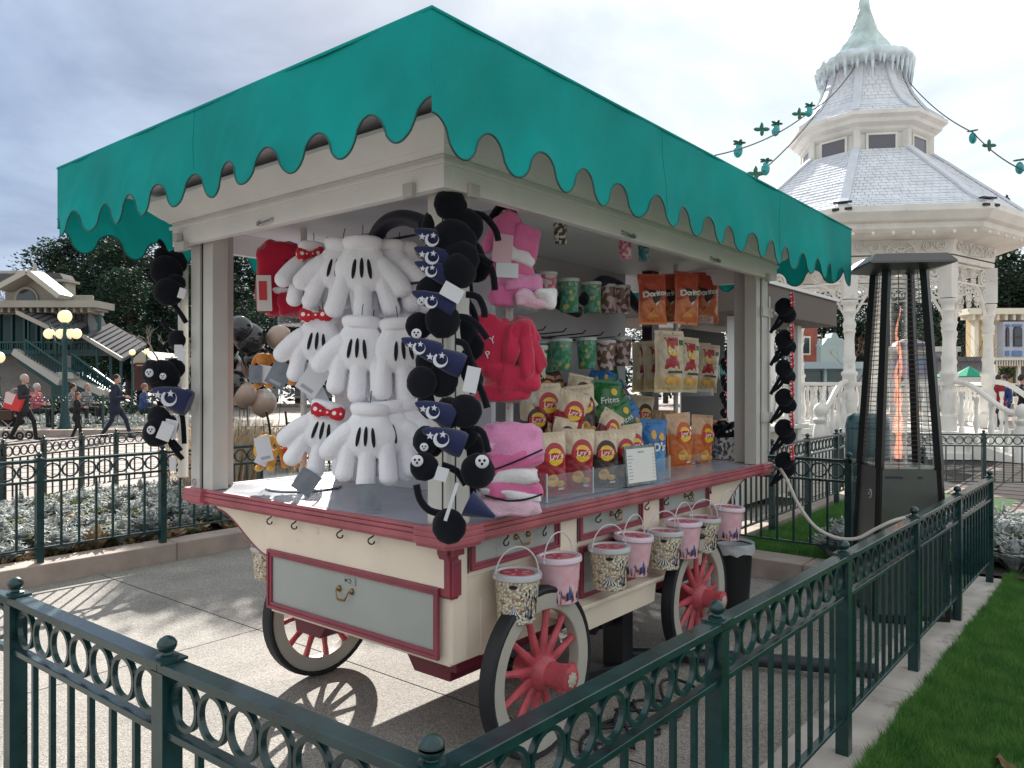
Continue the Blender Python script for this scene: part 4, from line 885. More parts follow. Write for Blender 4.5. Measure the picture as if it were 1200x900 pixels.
toy('orange plush toy in a red vest on the middle left tray, nearest the post', atx(310, 456, 2.28), FC + .3, 1.0, org, True, 2)
toy('yellow plush toy with big feet and a grey card at the lowest left tray', atx(313, 552, 2.25), FC + .2, 1.0, yel, False, 1)
toy('orange plush toy lying behind the yellow one on the lowest left tray', atx(338, 548, 2.34), FC + .8, .95, org, True, 1)
toy('orange plush toy under the lowest white gloves', atx(372, 556, 2.45), FC - .6, .95, org, False, 0)
toy('orange plush toy on the middle left tray behind the grey price cards', atx(345, 452, 2.40), FC + .9, .95, org, True, 1)
for i, (px, py, X, w, h, ro, m_, lb_) in enumerate(((335, 425, 2.16, .075, .10, .5, cardd, 'square grey price card hanging on the middle tray beside the orange toy'), (360, 512, 2.20, .07, .09, -.6, card, 'white price card tilted above the lowest left tray'), (377, 430, 2.14, .08, .11, .6, card, 'large pale card hanging beneath the middle bow glove'), (306, 512, 2.18, .06, .10, -.2, card, 'upright pale card in front of the yellow toy'))):
    w *= 1.25; h *= 1.25; k = MB(); k.box((-w / 2, -.001, -h), (w / 2, .001, 0)); c = atx(px, py, X)
    g = link('price_card', k.mesh('price_card', m_), None, c, (.05, ro, FC + .3)); tag(g, lb_, 'price card')
    t = MB(); t.box((-w * .3, -.0018, -h * .9), (w * .3, -.0012, -h * .78)); link('barcode', t.mesh('barcode', txt_m), g)
# ---- drink-size tubs on the rods
def tubmat(name, base, c1, c2, sc_=30.):
    m = mat(name, base, .35, coat=.2); nt = m.node_tree; N = nt.nodes; L = nt.links; b = N['Principled BSDF']; tc = N.new('ShaderNodeTexCoord')
    v = N.new('ShaderNodeTexVoronoi'); v.inputs['Scale'].default_value = sc_; L.new(tc.outputs['Object'], v.inputs['Vector'])
    r = N.new('ShaderNodeValToRGB'); r.color_ramp.interpolation = 'CONSTANT'; e = r.color_ramp.elements; e[0].color = (*c1, 1); e[1].position = .55; e[1].color = (*base, 1); k = e.new(.40); k.color = (*c2, 1)
    sx = N.new('ShaderNodeSeparateColor'); L.new(v.outputs['Color'], sx.inputs[0]); L.new(sx.outputs[0], r.inputs[0]); L.new(r.outputs[0], b.inputs['Base Color']); return m
tm = {'leaf': tubmat('leaf_print', (.13, .33, .28), (.04, .24, .12), (.5, .48, .12), 48), 'pink': tubmat('blossom_print', (.62, .50, .54), (.55, .12, .2), (.62, .46, .5), 34), 'skull': tubmat('sketch_print', (.55, .52, .42), (.03, .03, .03), (.5, .47, .36), 46), 'castle': tubmat('sunset_print', (.55, .42, .44), (.16, .09, .07), (.6, .5, .52), 32), 'teal': tubmat('teal_print', (.02, .17, .19), (.2, .4, .4), (.02, .14, .16), 30)}
lidm = mat('frosted_lid', (.55, .6, .62), .35, spec=.6)
tub_me = {}
def tub(label, px, py0, py1, Y, kind, rz=0., grp='printed tubs hung on the partition'):
    p = aty(px, py1, Y); h = aty(px, py0, Y).z - p.z
    g = thing('printed_tub', label, 'tub', p, (R.uniform(-.03, .03), R.uniform(-.05, .05), rz), grp, h / .2)
    if kind not in tub_me: tub_me[kind] = MB().lathe([(0, 0), (.050, 0), (.053, .004), (.064, .18), (0, .18)], n=24).mesh('cup', tm[kind], sm=True, ang=40)
    if 'lid' not in tub_me: tub_me['lid'] = MB().lathe([(0, .196), (.060, .197), (.067, .192), (.067, .178), (.0655, .176), (0, .18)], n=24).mesh('lid', lidm, sm=True, ang=40)
    link('cup', tub_me[kind], g); link('lid', tub_me['lid'], g); return g
for a in ((622, 321, 361, 2.60, 'skull', 'cream tub with black sketches, left end of the upper tub row'), (640, 318, 358, 2.56, 'pink', 'pale tub with pink blossom print in the upper tub row'), (667, 326, 366, 2.56, 'leaf', 'green leaf print tub, left one of the two in the upper row'), (694, 330, 367, 2.60, 'leaf', 'green leaf print tub, right one of the two in the upper row'), (713, 333, 367, 2.62, 'castle', 'dusky sunset print tub in the upper row beside the green ones'), (729, 334, 367, 2.56, 'castle', 'dusky sunset print tub at the right end of the upper row'),
          (629, 404, 444, 2.50, 'skull', 'cream tub with black sketches beside the gathered red fleece'), (638, 398, 436, 2.70, 'leaf', 'green leaf print tub half hidden at the left of the lower row'), (658, 396, 434, 2.56, 'leaf', 'green leaf print tub, middle of the three in the lower row'), (688, 395, 432, 2.56, 'leaf', 'green leaf print tub, right one in the lower row'), (710, 398, 434, 2.50, 'castle', 'dusky sunset print tub in front in the lower row'), (729, 394, 429, 2.56, 'castle', 'dusky sunset print tub at the right end of the lower row'),
          (657, 259, 286, 2.12, 'skull', 'white tub with blue print hanging under the ceiling behind the front beam'), (733, 279, 304, 2.12, 'pink', 'tub with pink blossoms hanging under the ceiling by the plum post'), (755, 284, 306, 2.2, 'teal', 'teal tub hanging beside the blossom one under the ceiling')):
    tub(a[5], a[0], a[1], a[2], a[3], a[4], R.uniform(0, 6))
# ------------------------------------------------ hanging buckets
def popcorn_mat():
    m = mat('popcorn_through_clear_tub', (.6, .5, .32), .35, coat=.3); nt = m.node_tree; N = nt.nodes; L = nt.links; b = N['Principled BSDF']; tc = N.new('ShaderNodeTexCoord')
    v = N.new('ShaderNodeTexVoronoi'); v.inputs['Scale'].default_value = 95; L.new(tc.outputs['Object'], v.inputs['Vector'])
    r = N.new('ShaderNodeValToRGB'); e = r.color_ramp.elements; e[0].position = .05; e[0].color = (.30, .17, .08, 1); e[1].position = .6; e[1].color = (.85, .79, .66, 1); k = e.new(.28); k.color = (.66, .52, .33, 1)
    sx = N.new('ShaderNodeSeparateColor'); L.new(v.outputs['Color'], sx.inputs[0]); L.new(sx.outputs[1], r.inputs[0])
    mx = N.new('ShaderNodeMix'); mx.data_type = 'RGBA'; mx.blend_type = 'MULTIPLY'; mx.inputs[0].default_value = 1
    mr = N.new('ShaderNodeMapRange'); mr.inputs[1].default_value = 0; mr.inputs[2].default_value = .7; mr.inputs[3].default_value = 1.15; mr.inputs[4].default_value = .5; L.new(v.outputs['Distance'], mr.inputs[0])
    L.new(r.outputs[0], mx.inputs[6]); L.new(mr.outputs[0], mx.inputs[7]); L.new(mx.outputs[2], b.inputs['Base Color'])
    bp = N.new('ShaderNodeBump'); bp.inputs['Strength'].default_value = .6; bp.inputs['Distance'].default_value = .004; bp.invert = True; L.new(v.outputs['Distance'], bp.inputs['Height']); L.new(bp.outputs[0], b.inputs['Normal']); return m
popm = popcorn_mat()
cotm = mat('pink_candy_floss', (.74, .38, .44), .5, var=.14, vscale=22, coat=.4, col2=(.72, .52, .58))
lidr = mat('red_lid_print', (.42, .03, .05), .35, var=.3, vscale=30, coat=.4)
tubp = mat('milky_plastic', (.62, .62, .66), .3, coat=.3, alpha=.75)
tubp2 = mat('pink_milky_plastic', (.70, .56, .64), .3, coat=.3)
prk = mat('black_print', (.012, .014, .03), .4); prw = mat('white_print', (.75, .75, .75), .4); prb = mat('brown_print', (.22, .08, .03), .5); prbl = mat('blue_print', (.08, .10, .28), .5)
def cylpt(a, z, r0=.078, r1=.092, H=.178, o=.0012): r = r0 + (r1 - r0) * z / H + o; return (r * sin(a), -r * cos(a), z)
def wrapped(polys, o=.0012):       # flat shapes (angle, height) laid on the tub wall
    k = MB()
    for poly in polys:
        n = len(poly); k.add([cylpt(a, z, o=o) for a, z in poly] + [cylpt(a, z, o=-.001) for a, z in poly], [tuple(range(n))] + [(i, (i + 1) % n, n + (i + 1) % n, n + i) for i in range(n)])
    return k
def bucket_proto(kind):
    g = thing('hanging_bucket', 'x', 'bucket', (0, 0, 0), (0, 0, 0), 'snack buckets hung from hooks along the long side')
    body = MB().lathe([(0, 0), (.074, 0), (.078, .004), (.092, .178), (0, .178)], n=40).mesh('tub', popm if kind == 'pop' else cotm, sm=True, ang=40); link('tub', body, g)
    lid = MB().lathe([(0, .188), (.080, .190), (.084, .1985), (.098, .198), (.101, .19), (.101, .176), (.097, .172), (.092, .174)], n=40).mesh('lid_rim', tubp if kind == 'pop' else tubp2, sm=True, ang=35)
    lo = link('lid', lid, g); link('lid_label', MB().lathe([(0, .1925), (.074, .1925), (.074, .1905), (0, .1905)], n=32).mesh('lid_label', lidr), lo)
    fl = MB()
    for i in range(5):
        a = i * 1.3 + .3; fl.obox((.04 * cos(a), .04 * sin(a), .1935), (.03, .012, .0015), (0, 0, a))
    link('lid_print', fl.mesh('lid_print', mat('pink_print', (.6, .25, .3), .5)), lo)
    hd = MB(); hd.tube([(.098 * cos(t), 0, .182 + .115 * sin(t)) for t in [pi * i / 18 for i in range(19)]], .0032, 6)
    for s in (-1, 1): hd.ell((s * .101, 0, .182), (.006, .009, .009), 8, 6)
    hm = hd.mesh('handle', mat('milky_handle', (.62, .60, .62), .4), sm=True); link('handle', hm, g, None, (.0, 0, radians(20)))
    P_ = []
    if kind == 'pop':
        for c, w in ((-.25, .42),):   # striped tent with flag
            z0 = .03; ap = (c, .085)
            for i in range(8):
                a0 = c - w + 2 * w * i / 8; a1 = a0 + w / 4; P_.append(('k' if i % 2 == 0 else 'w', [(a0, z0), (a1, z0), (c + (a1 - c) * .42, z0 + .022), ap, (c + (a0 - c) * .42, z0 + .022)]))
            P_.append(('k', [(c - w * 1.15, z0 - .012), (c + w * 1.15, z0 - .012), (c + w, z0), (c - w, z0)]))
        P_.append(('k', [(-.28 + .2 * cos(t), .153 + .008 * sin(t)) for t in [2 * pi * i / 14 for i in range(14)]]))
        for i in range(34):
            a = .25 + .85 * R.random(); z = .03 + .11 * R.random(); w = .018 + .03 * R.random(); h = .004 + .010 * R.random(); P_.append(('k' if R.random() < .7 else 'b', [(a - w, z), (a + w * .2, z - h), (a + w, z + h * .3), (a + w * .1, z + h)]))
        P_.append(('k', [(.62, .03), (.66, .03), (.65, .10), (.63, .10)])); P_.append(('k', [(.5, .022), (.8, .022), (.78, .032), (.52, .032)]))
    else:
        for i in range(26):
            a = -1.0 + 2.0 * R.random(); z = .018 + .05 * R.random() * (1 - .3 * abs(a)); w = .02 + .05 * R.random(); h = .005 + .012 * R.random(); P_.append((R.choice('nnbkk'), [(a - w, z - h), (a + w, z - h), (a + w * .6, z + h * .4), (a, z + h * 1.6), (a - w * .5, z)]))
        P_.append(('n', [(.55, .02), (.95, .02), (.9, .045), (.8, .06), (.78, .095), (.74, .07), (.6, .04)])); P_.append(('b', [(-.25, .02), (.15, .02), (.1, .05), (0, .085), (-.04, .055), (-.2, .05)]))
    for key, m_ in (('k', prk), ('w', prw), ('n', prb), ('b', prbl)):
        ps = [p for q, p in P_ if q == key]
        if ps: stuff(link('print', wrapped(ps, .0014 if key != 'w' else .0016).mesh('print', m_), g))
    return g
protoB = {'pop': bucket_proto('pop'), 'cot': bucket_proto('cot')}
BL = [('pop', 'striped-tent popcorn bucket nearest the cart corner, hanging lowest over the front wheel'), ('cot', 'pink candy floss bucket beside the nearest popcorn bucket, above the front wheel'),
      ('pop', 'popcorn bucket between the wheels, left of a pink one, in front of the cream stile'), ('cot', 'pink candy floss bucket above the step board, second pink from the left'),
      ('pop', 'popcorn bucket above the step board between two pink buckets'), ('cot', 'pink candy floss bucket just left of the rear wheel'),
      ('pop', 'furthest popcorn bucket, hanging over the rear wheel'), ('cot', 'pink candy floss bucket at the far end of the row beside the curved bracket')]
used = {}
for i, (x, (kd, lb_)) in enumerate(zip(HX, BL)):
    z = (.583, .60, .582, .595, .572, .597, .578, .603)[i]; p = (x + (-.02, 0, -.05, .02, .03, .01, 0, .03)[i], 1.915 - .012 * (i % 3), z - .012)
    rz = R.uniform(-.5, .0) - .35
    sc_ = .97
    if kd not in used: g = protoB[kd]; used[kd] = 1; g.location = p; g.rotation_euler = (R.uniform(-.04, .04), R.uniform(-.05, .05), rz); g['label'] = lb_; g.scale = (sc_,) * 3
    else: again(protoB[kd], p, (R.uniform(-.04, .04), R.uniform(-.06, .06), rz), lb_, sc_)
g = again(protoB['pop'], (2.20, 3.33, .55), (0, 0, 2.0), 'popcorn bucket hanging under the left end bracket of the cart', .8)

# ------------------------------------------------ crisp bags
foil = dict(rough=.32, coat=.15, bump=.45, bscale=26)
def bag_mat(name, top, bot, split):    # printed film: one colour above, another below, wavy change
    m = mat(name, top, .36, coat=.2, bump=.5, bscale=22); nt = m.node_tree; N = nt.nodes; L = nt.links; b = N['Principled BSDF']; tc = N.new('ShaderNodeTexCoord'); s = N.new('ShaderNodeSeparateXYZ'); L.new(tc.outputs['Object'], s.inputs[0])
    n = N.new('ShaderNodeTexNoise'); n.inputs['Scale'].default_value = 12; L.new(tc.outputs['Object'], n.inputs['Vector'])
    a = N.new('ShaderNodeMath'); a.operation = 'MULTIPLY_ADD'; a.inputs[1].default_value = .035; L.new(n.outputs[0], a.inputs[0]); L.new(s.outputs[2], a.inputs[2])
    r = N.new('ShaderNodeMapRange'); r.inputs[1].default_value = split + .012; r.inputs[2].default_value = split + .022; L.new(a.outputs[0], r.inputs[0])
    x = N.new('ShaderNodeMix'); x.data_type = 'RGBA'; L.new(r.outputs[0], x.inputs[0]); x.inputs[6].default_value = (*bot, 1); x.inputs[7].default_value = (*top, 1)
    n2 = N.new('ShaderNodeTexNoise'); n2.inputs['Scale'].default_value = 9; n2.inputs['Detail'].default_value = 6; L.new(tc.outputs['Object'], n2.inputs['Vector'])
    v = N.new('ShaderNodeMapRange'); v.inputs[1].default_value = .3; v.inputs[2].default_value = .7; v.inputs[3].default_value = .8; v.inputs[4].default_value = 1.15; L.new(n2.outputs[0], v.inputs[0])
    y = N.new('ShaderNodeMix'); y.data_type = 'RGBA'; y.blend_type = 'MULTIPLY'; y.inputs[0].default_value = 1; L.new(x.outputs[2], y.inputs[6]); L.new(v.outputs[0], y.inputs[7]); L.new(y.outputs[2], b.inputs['Base Color']); return m
BW, BH, BT = .085, .135, .040
def pil(x, z, W=BW, H=BH, T=BT):
    u, v = min(1, abs(x) / W), min(1, abs(z - H) / H)
    e = T * (max(0, 1 - u ** 2.6)) ** .6 * (max(0, 1 - v ** 3.2)) ** .6
    q = noise.noise((x * 26, z * 17, 3.3)); q2 = abs(noise.noise((x * 14 + 5, z * 30, 7.1)))
    return e + (.009 * q - .016 * max(0, .35 - q2)) * min(1, e / .018)
def bag_body(seed, m):
    k = MB(); nu, nv = 26, 34
    for sgn in (-1, 1):
        def f(u, v):
            z = 2 * BH * v; pin = 1 - .10 * (1 - (2 * v - 1) ** 2) ** 1.0 * 0 - .05 * sin(pi * v); x = (2 * u - 1) * BW * pin
            d = pil((2 * u - 1) * BW, z); e = min(v, 1 - v)
            w = (.0035 * sin(x * 260 + seed) * max(0, 1 - e / .1))
            return (x + .006 * noise.noise((seed, z * 12, 1)), sgn * d + w, z)
        k.grid(nu, nv, f)
    # crimped fins
    for z0, z1 in ((0, -.012), (2 * BH, 2 * BH + .014)):
        k.grid(24, 1, lambda u, v: ((2 * u - 1) * BW, .0015 * (-1) ** int(u * 24), z0 + (z1 - z0) * v))
    bm = bmesh.new(); me = k.mesh('film', m, sm=True, ang=80); bm.from_mesh(me); bmesh.ops.remove_doubles(bm, verts=bm.verts, dist=.0008); bm.to_mesh(me); bm.free(); return me
def onbag(poly, o, t=.001): 
    n = len(poly); k = MB(); cx = sum(p[0] for p in poly) / n; cz = sum(p[1] for p in poly) / n; rings = 5; vs = []; fs = []
    for r in range(rings + 1):
        for (x, z) in poly: X, Z = cx + (x - cx) * r / rings, cz + (z - cz) * r / rings; vs.append((X, -pil(X, Z) - o - .0018, Z))
    for r in range(rings):
        for i in range(n): fs.append((r * n + i, r * n + (i + 1) % n, (r + 1) * n + (i + 1) % n, (r + 1) * n + i))
    for (x, z) in poly: vs.append((x, -pil(x, z) + .002, z))
    for i in range(n): fs.append((rings * n + i, rings * n + (i + 1) % n, (rings + 1) * n + (i + 1) % n, (rings + 1) * n + i))
    return k.add(vs, fs)
def circ(cx, cz, rx, rz, n=24): return [(cx + rx * cos(2 * pi * i / n), cz + rz * sin(2 * pi * i / n)) for i in range(n)]
def text_on(body, size, m, x, z, o, shear=.25, rot=0., bold=.0004):
    src = text_mesh(body, size, m, shear, .0006, 1, bold); me = src.copy()
    for v in me.vertices:
        X, Z = v.co.x, v.co.y; X, Z = X * cos(rot) - Z * sin(rot), X * sin(rot) + Z * cos(rot); X += x; Z += z
        v.co = (X, -pil(X, Z) - o - .0024 - v.co.z, Z)
    me.update(); return me
yelm = mat('yellow_ink', (.78, .50, .03), .4, coat=.2); whm = mat('white_ink', (.78, .76, .72), .4); redm = mat('crimson_ink', (.36, .015, .03), .4, coat=.2); blk = mat('black_ink', (.015, .013, .012), .4); crispm = mat('golden_crisp_print', (.68, .38, .10), .5, var=.2, vscale=40); orm = mat('orange_ink', (.62, .16, .03), .4)
STY = {}
def style(key):
    if key in STY: return STY[key]
    tan_ = (.62, .50, .36)
    d = {'red': (bag_mat('maroon_tan_film', tan_, (.34, .015, .03), .172), 'lay', redm), 'dark': (bag_mat('brown_tan_film', tan_, (.045, .03, .025), .172), 'lay', mat('dark_ink', (.05, .02, .02), .4)),
         'brown': (bag_mat('darkbrown_tan_film', tan_, (.16, .022, .02), .172), 'lay', redm), 'orange': (bag_mat('orange_tan_film', (.58, .36, .22), (.58, .15, .035), .18), 'lay', mat('orange_ring', (.55, .10, .03), .4)),
         'cream': (bag_mat('cream_film', (.60, .50, .36), (.60, .46, .26), .06), 'cream', redm), 'doritos': (bag_mat('orange_red_film', (.45, .07, .035), (.62, .17, .06), .13), 'dor', blk),
         'green': (bag_mat('green_film', (.02, .14, .04), (.03, .20, .05), .12), 'fri', blk), 'blue': (bag_mat('blue_film', (.03, .16, .42), (.06, .28, .55), .12), 'blu', blk), 'brownp': (bag_mat('cookie_film', (.10, .04, .02), (.30, .14, .05), .16), 'cok', blk),
         'kraft': (bag_mat('kraft_film', (.42, .30, .20), (.42, .30, .20), .1), 'plain', blk)}[key]
    STY[key] = ([bag_body(i * 3.7 + len(STY), d[0]) for i in range(2)], d[1], d[2]); parts = []
    kd, rg = d[1], d[2]
    A = lambda nm, me: parts.append((nm, me))
    if kd == 'lay':
        cx, cz = .012, .175
        A('emblem_ring', onbag(circ(cx, cz, .056, .062), .0012).mesh('emblem_ring', rg, sm=True)); A('emblem', onbag(circ(cx, cz - .004, .040, .040), .0022).mesh('emblem', yelm, sm=True))
        A('emblem_band', onbag([(cx - .050, cz - .022), (cx + .048, cz - .015), (cx + .052, cz + .018), (cx - .046, cz + .013)], .003).mesh('emblem_band', mat('scarlet_ink', (.58, .015, .03), .4)))
        A('lettering', text_on("Lay's", .037, whm, cx, cz - .001, .0046, .2, .08, .0006)); A('crisp_print', onbag(circ(-.005, .062, .028, .030, 12), .0012).mesh('crisp_print', crispm)); A('crisp_print', onbag(circ(.035, .045, .022, .016, 10), .0014).mesh('crisp_print', crispm))
        A('weight_mark', onbag([(.03, .014), (.06, .014), (.06, .024), (.03, .024)], .0012).mesh('weight_mark', whm))
    elif kd == 'cream':
        A('label_panel', onbag([(-.045, .10), (.035, .10), (.035, .25), (-.045, .25)], .0012).mesh('label_panel', redm)); A('emblem', onbag(circ(-.005, .19, .032, .028), .0022).mesh('emblem', yelm)); A('lettering', text_on("Lay's", .034, whm, -.005, .19, .0036))
        A('lettering', text_on('ANCIENNE', .017, blk, .012, .085, .0016, 0, 0, .0004)); A('crisp_print', onbag(circ(.0, .045, .04, .024, 14), .0012).mesh('crisp_print', crispm)); A('green_mark', onbag([(.045, .215), (.07, .215), (.07, .24), (.045, .24)], .0014).mesh('green_mark', mat('green_ink', (.05, .14, .06), .4)))
    elif kd == 'dor':
        A('emblem', onbag([(-.062, .20), (.07, .18), (.005, .10)], .0012).mesh('emblem', blk)); A('emblem_edge', onbag([(.0, .108), (.006, .094), (.022, .118), (.012, .118)], .0016).mesh('emblem_edge', whm)); A('lettering', text_on('Doritos', .044, whm, 0, .165, .0026, 0, .12, .0018)); A('crisp_print', onbag([(-.05, .03), (.03, .02), (.0, .085)], .0012).mesh('crisp_print', mat('corn_chip_print', (.72, .32, .10), .5, var=.25, vscale=50)))
    elif kd == 'fri':
        A('lettering', text_on('Frites', .048, whm, .0, .17, .0016, .1, .2)); A('emblem', onbag(circ(.03, .22, .02, .02, 12), .0012).mesh('emblem', yelm))
        for i in range(7): A('fries_print', onbag([(-.05 + .014 * i, .05), (-.043 + .014 * i, .05), (-.035 + .012 * i, .10 + .01 * (i % 3)), (-.042 + .012 * i, .10 + .01 * (i % 3))], .0012).mesh('fries_print', yelm))
    elif kd == 'blu':
        A('lettering', text_on("3D's", .06, whm, .0, .13, .0016, .1, .1, .003)); A('crisp_print', onbag(circ(-.02, .20, .02, .025, 10), .0012).mesh('crisp_print', crispm)); A('crisp_print', onbag(circ(.03, .19, .017, .022, 10), .0012).mesh('crisp_print', crispm))
    elif kd == 'cok':
        A('crisp_print', onbag(circ(0, .12, .05, .05, 14), .0012).mesh('crisp_print', mat('cookie_print', (.5, .26, .10), .5, var=.3, vscale=40))); A('label_panel', onbag([(-.06, .19), (.06, .19), (.06, .23), (-.06, .23)], .0012).mesh('label_panel', mat('pink_ink', (.55, .3, .25), .5)))
    STY[key] = STY[key][:1] + (parts,); return STY[key]
def bag(label, px, y0, y1, Y, key, rz=-.55, ti=0., lean=0., wf=1., grp=None):
    bodies, parts = style(key); p = aty(px, y1, Y); h = (y1 - y0) * depth(p) / 910; s = h / .27
    g = thing('crisp_bag', label, 'crisp bag', p, (lean, ti, rz), grp or 'bags of crisps on the counter', (s * wf, s, s)); link('bag_film', bodies[R.randrange(2)], g)
    for nm, me in parts: link(nm, me, g)
    return g
for a in (("red-bottomed bag of crisps at the left end of the front row by the pink blanket", 629, 512, 577, 2.20, 'red', -.9, 0, 0, .8),
          ('red-bottomed bag of crisps at the front left of the clear rack', 646, 510, 578, 2.13, 'red', -.5, -.05), ('red-bottomed bag of crisps second in the front row of the rack', 675, 506, 573, 2.16, 'red', -.6, .04),
          ('dark bag of crisps showing as a thin edge between the two front compartments', 694, 512, 570, 2.22, 'dark', -.6, 0, 0, .6), ('dark-bottomed tan bag of crisps in the middle compartment', 707, 508, 569, 2.14, 'dark', -.7, -.03), ('brown-bottomed tan bag of crisps right behind the price sign', 727, 506, 566, 2.16, 'brown', -.5, .03),
          ('tan and red bag of crisps standing upright in the second row, leftmost', 640, 452, 516, 2.40, 'red', -.6, 0, -.1), ('tan and red bag of crisps tilted forward in the second row', 659, 460, 520, 2.30, 'red', -.7, .25, 0.05), ('tan and black bag of crisps in the second row beside the green ones', 686, 454, 514, 2.36, 'dark', -.6, -.1, -.1),
          ('dark bag of crisps half hidden between the rows of the rack', 700, 480, 530, 2.30, 'brown', -.4, .5, 0), ('dark bag of crisps lying low at the left, behind the standing red ones', 655, 492, 540, 2.28, 'dark', -.6, .2, 0)):
    bag(*a)
for a in (('brown biscuit bag at the back left of the rack below the tubs', 640, 430, 470, 2.62, 'brownp', -.6, .2, -.5), ('brown biscuit bag at the back of the rack, right of the first one', 662, 432, 470, 2.60, 'brownp', -.5, -.3, -.5), ('blue packet lying at the back of the rack below the green tub', 688, 428, 470, 2.62, 'blue', -.5, .7, -.4), ('blue packet leaning on its neighbour at the back, below the dusky tubs', 704, 430, 474, 2.58, 'blue', -.5, .4, -.3),
          ('green chip-shop style bag beside the tan and black one', 709, 448, 506, 2.42, 'green', -.6, .1, -.1), ('long green bag slanting down to the right behind the price sign', 728, 446, 510, 2.46, 'green', -.5, -.35, -.2), ('green bag at the front of the slanting heap above the price sign', 738, 470, 524, 2.38, 'green', -.4, -.35, 0), ('white and blue packet beside the slanting green bags', 750, 478, 524, 2.42, 'blue', -.4, -.4, 0), ('small bright blue packet standing right of the price sign', 764, 494, 552, 2.30, 'blue', -.5, .05, 0), ('orange bag seen edge-on right of the blue packet', 778, 484, 550, 2.40, 'orange', -1.5, 0, 0, .8)):
    bag(*a, grp='mixed snack bags piled in the rack')
for a in (('left of two orange bags of crisps on the lowest tray of the right stand', 797, 487, 546, 2.30, 'orange', -.4, -.06), ('right of two orange bags of crisps on the lowest tray of the right stand', 821, 489, 546, 2.32, 'orange', -.3, .06), ('orange bag of crisps behind the pair on the lowest right tray', 832, 494, 544, 2.5, 'orange', -.9, .1),
          ('orange bag of crisps lying on top of the standing pair', 826, 470, 506, 2.42, 'orange', -.4, 1.45), ('cream bag of crisps at the left of the middle right tray', 757, 404, 457, 2.50, 'cream', -.8, 0), ('cream and red bag of crisps at the front of the middle right tray', 784, 391, 457, 2.28, 'cream', -.45, 0), ('cream and red bag of crisps right of the front one on the middle right tray', 804, 398, 457, 2.34, 'cream', -.3, .05), ('cream bag of crisps at the right of the middle right tray', 826, 406, 457, 2.42, 'cream', -.6, .08),
          ('cream bag of crisps standing behind the red-labelled ones', 770, 402, 456, 2.42, 'cream', -.6, -.06), ('red-orange bag of corn chips on the left of the top right tray', 765, 324, 378, 2.36, 'doritos', -.55, -.03, 0, 1.1), ('red-orange bag of corn chips at the front of the top right tray', 804, 322, 378, 2.28, 'doritos', -.30, .02, 0, 1.1), ('red-orange bag of corn chips at the right edge of the top tray', 827, 322, 377, 2.42, 'doritos', -.9, 0, 0, .9)):
    bag(*a, grp='bags of crisps on the right tray stand')
for a in (('red-bottomed bag behind the two front left ones in the rack', 661, 500, 572, 2.30, 'red', -.6, .03), ('brown-bottomed bag of crisps behind the price sign corner', 742, 500, 560, 2.30, 'brown', -.4, -.1), ('tan and red bag lying across the top of the second row', 665, 446, 492, 2.46, 'red', -.6, .9, -.3), ('dark bag filling the gap left of the second row', 628, 470, 530, 2.44, 'dark', -.9, 0),
          ('tan and black bag deep in the rack behind the second row', 676, 440, 492, 2.52, 'dark', -.6, .2, -.2), ('green bag deep in the heap under the dusky tubs', 722, 432, 484, 2.60, 'green', -.6, -.2, -.2), ('brown biscuit bag squeezed beside the red fleece', 626, 440, 480, 2.66, 'brownp', -.6, -.2, -.2), ('orange bag lying behind the blue packet', 758, 470, 520, 2.52, 'orange', -.5, 1.2), ('blue packet half buried above the green bags', 740, 446, 486, 2.62, 'blue', -.5, -.5, -.2),
          ('orange bag at the left of the lowest right tray', 781, 492, 546, 2.46, 'orange', -.7, -.1), ('dark bag standing in the shadow left of the right stand', 748, 466, 520, 2.66, 'dark', -.5, .1), ('red-orange corn chip bag turned sideways between its neighbours', 785, 324, 377, 2.46, 'doritos', -1.0, 0, 0, 1.0), ('cream bag turned sideways at the back of the middle right tray', 814, 404, 456, 2.52, 'cream', -.9, .05)):
    bag(*a, grp='bags of crisps filling the gaps in the rack')
# clear rack on the counter
rk = thing('acrylic_rack', 'clear acrylic rack with compartments holding the front rows of crisps', 'rack', (3.0, 2.15, .972))
def pane(x0, x1, y0, y1, z0, z1): 
    k = MB(); k.box((x0, y0, z0), (x1, y1, z1)); return k.build('pane', acr, rk)
ra, rb = aty(640, 580, 2.06).x, aty(736, 560, 2.06).x; rm = aty(694, 570, 2.06).x; rd = aty(784, 556, 2.06).x
for x in (ra, rm, rb, rd): pane(x - .002, x + .002, 2.06, 2.5, .973, 1.10)
pane(ra, rd, 2.056, 2.06, .973, 1.09)
ed = MB()
for x in (ra, rm, rb, rd): ed.box((x - .003, 2.053, .973), (x + .003, 2.059, 1.10))
ed.build('polished_edge', mat('acrylic_edge', (.5, .55, .57), .2), rk)
pane(ra, rd, 2.3, 2.304, .973, 1.22)
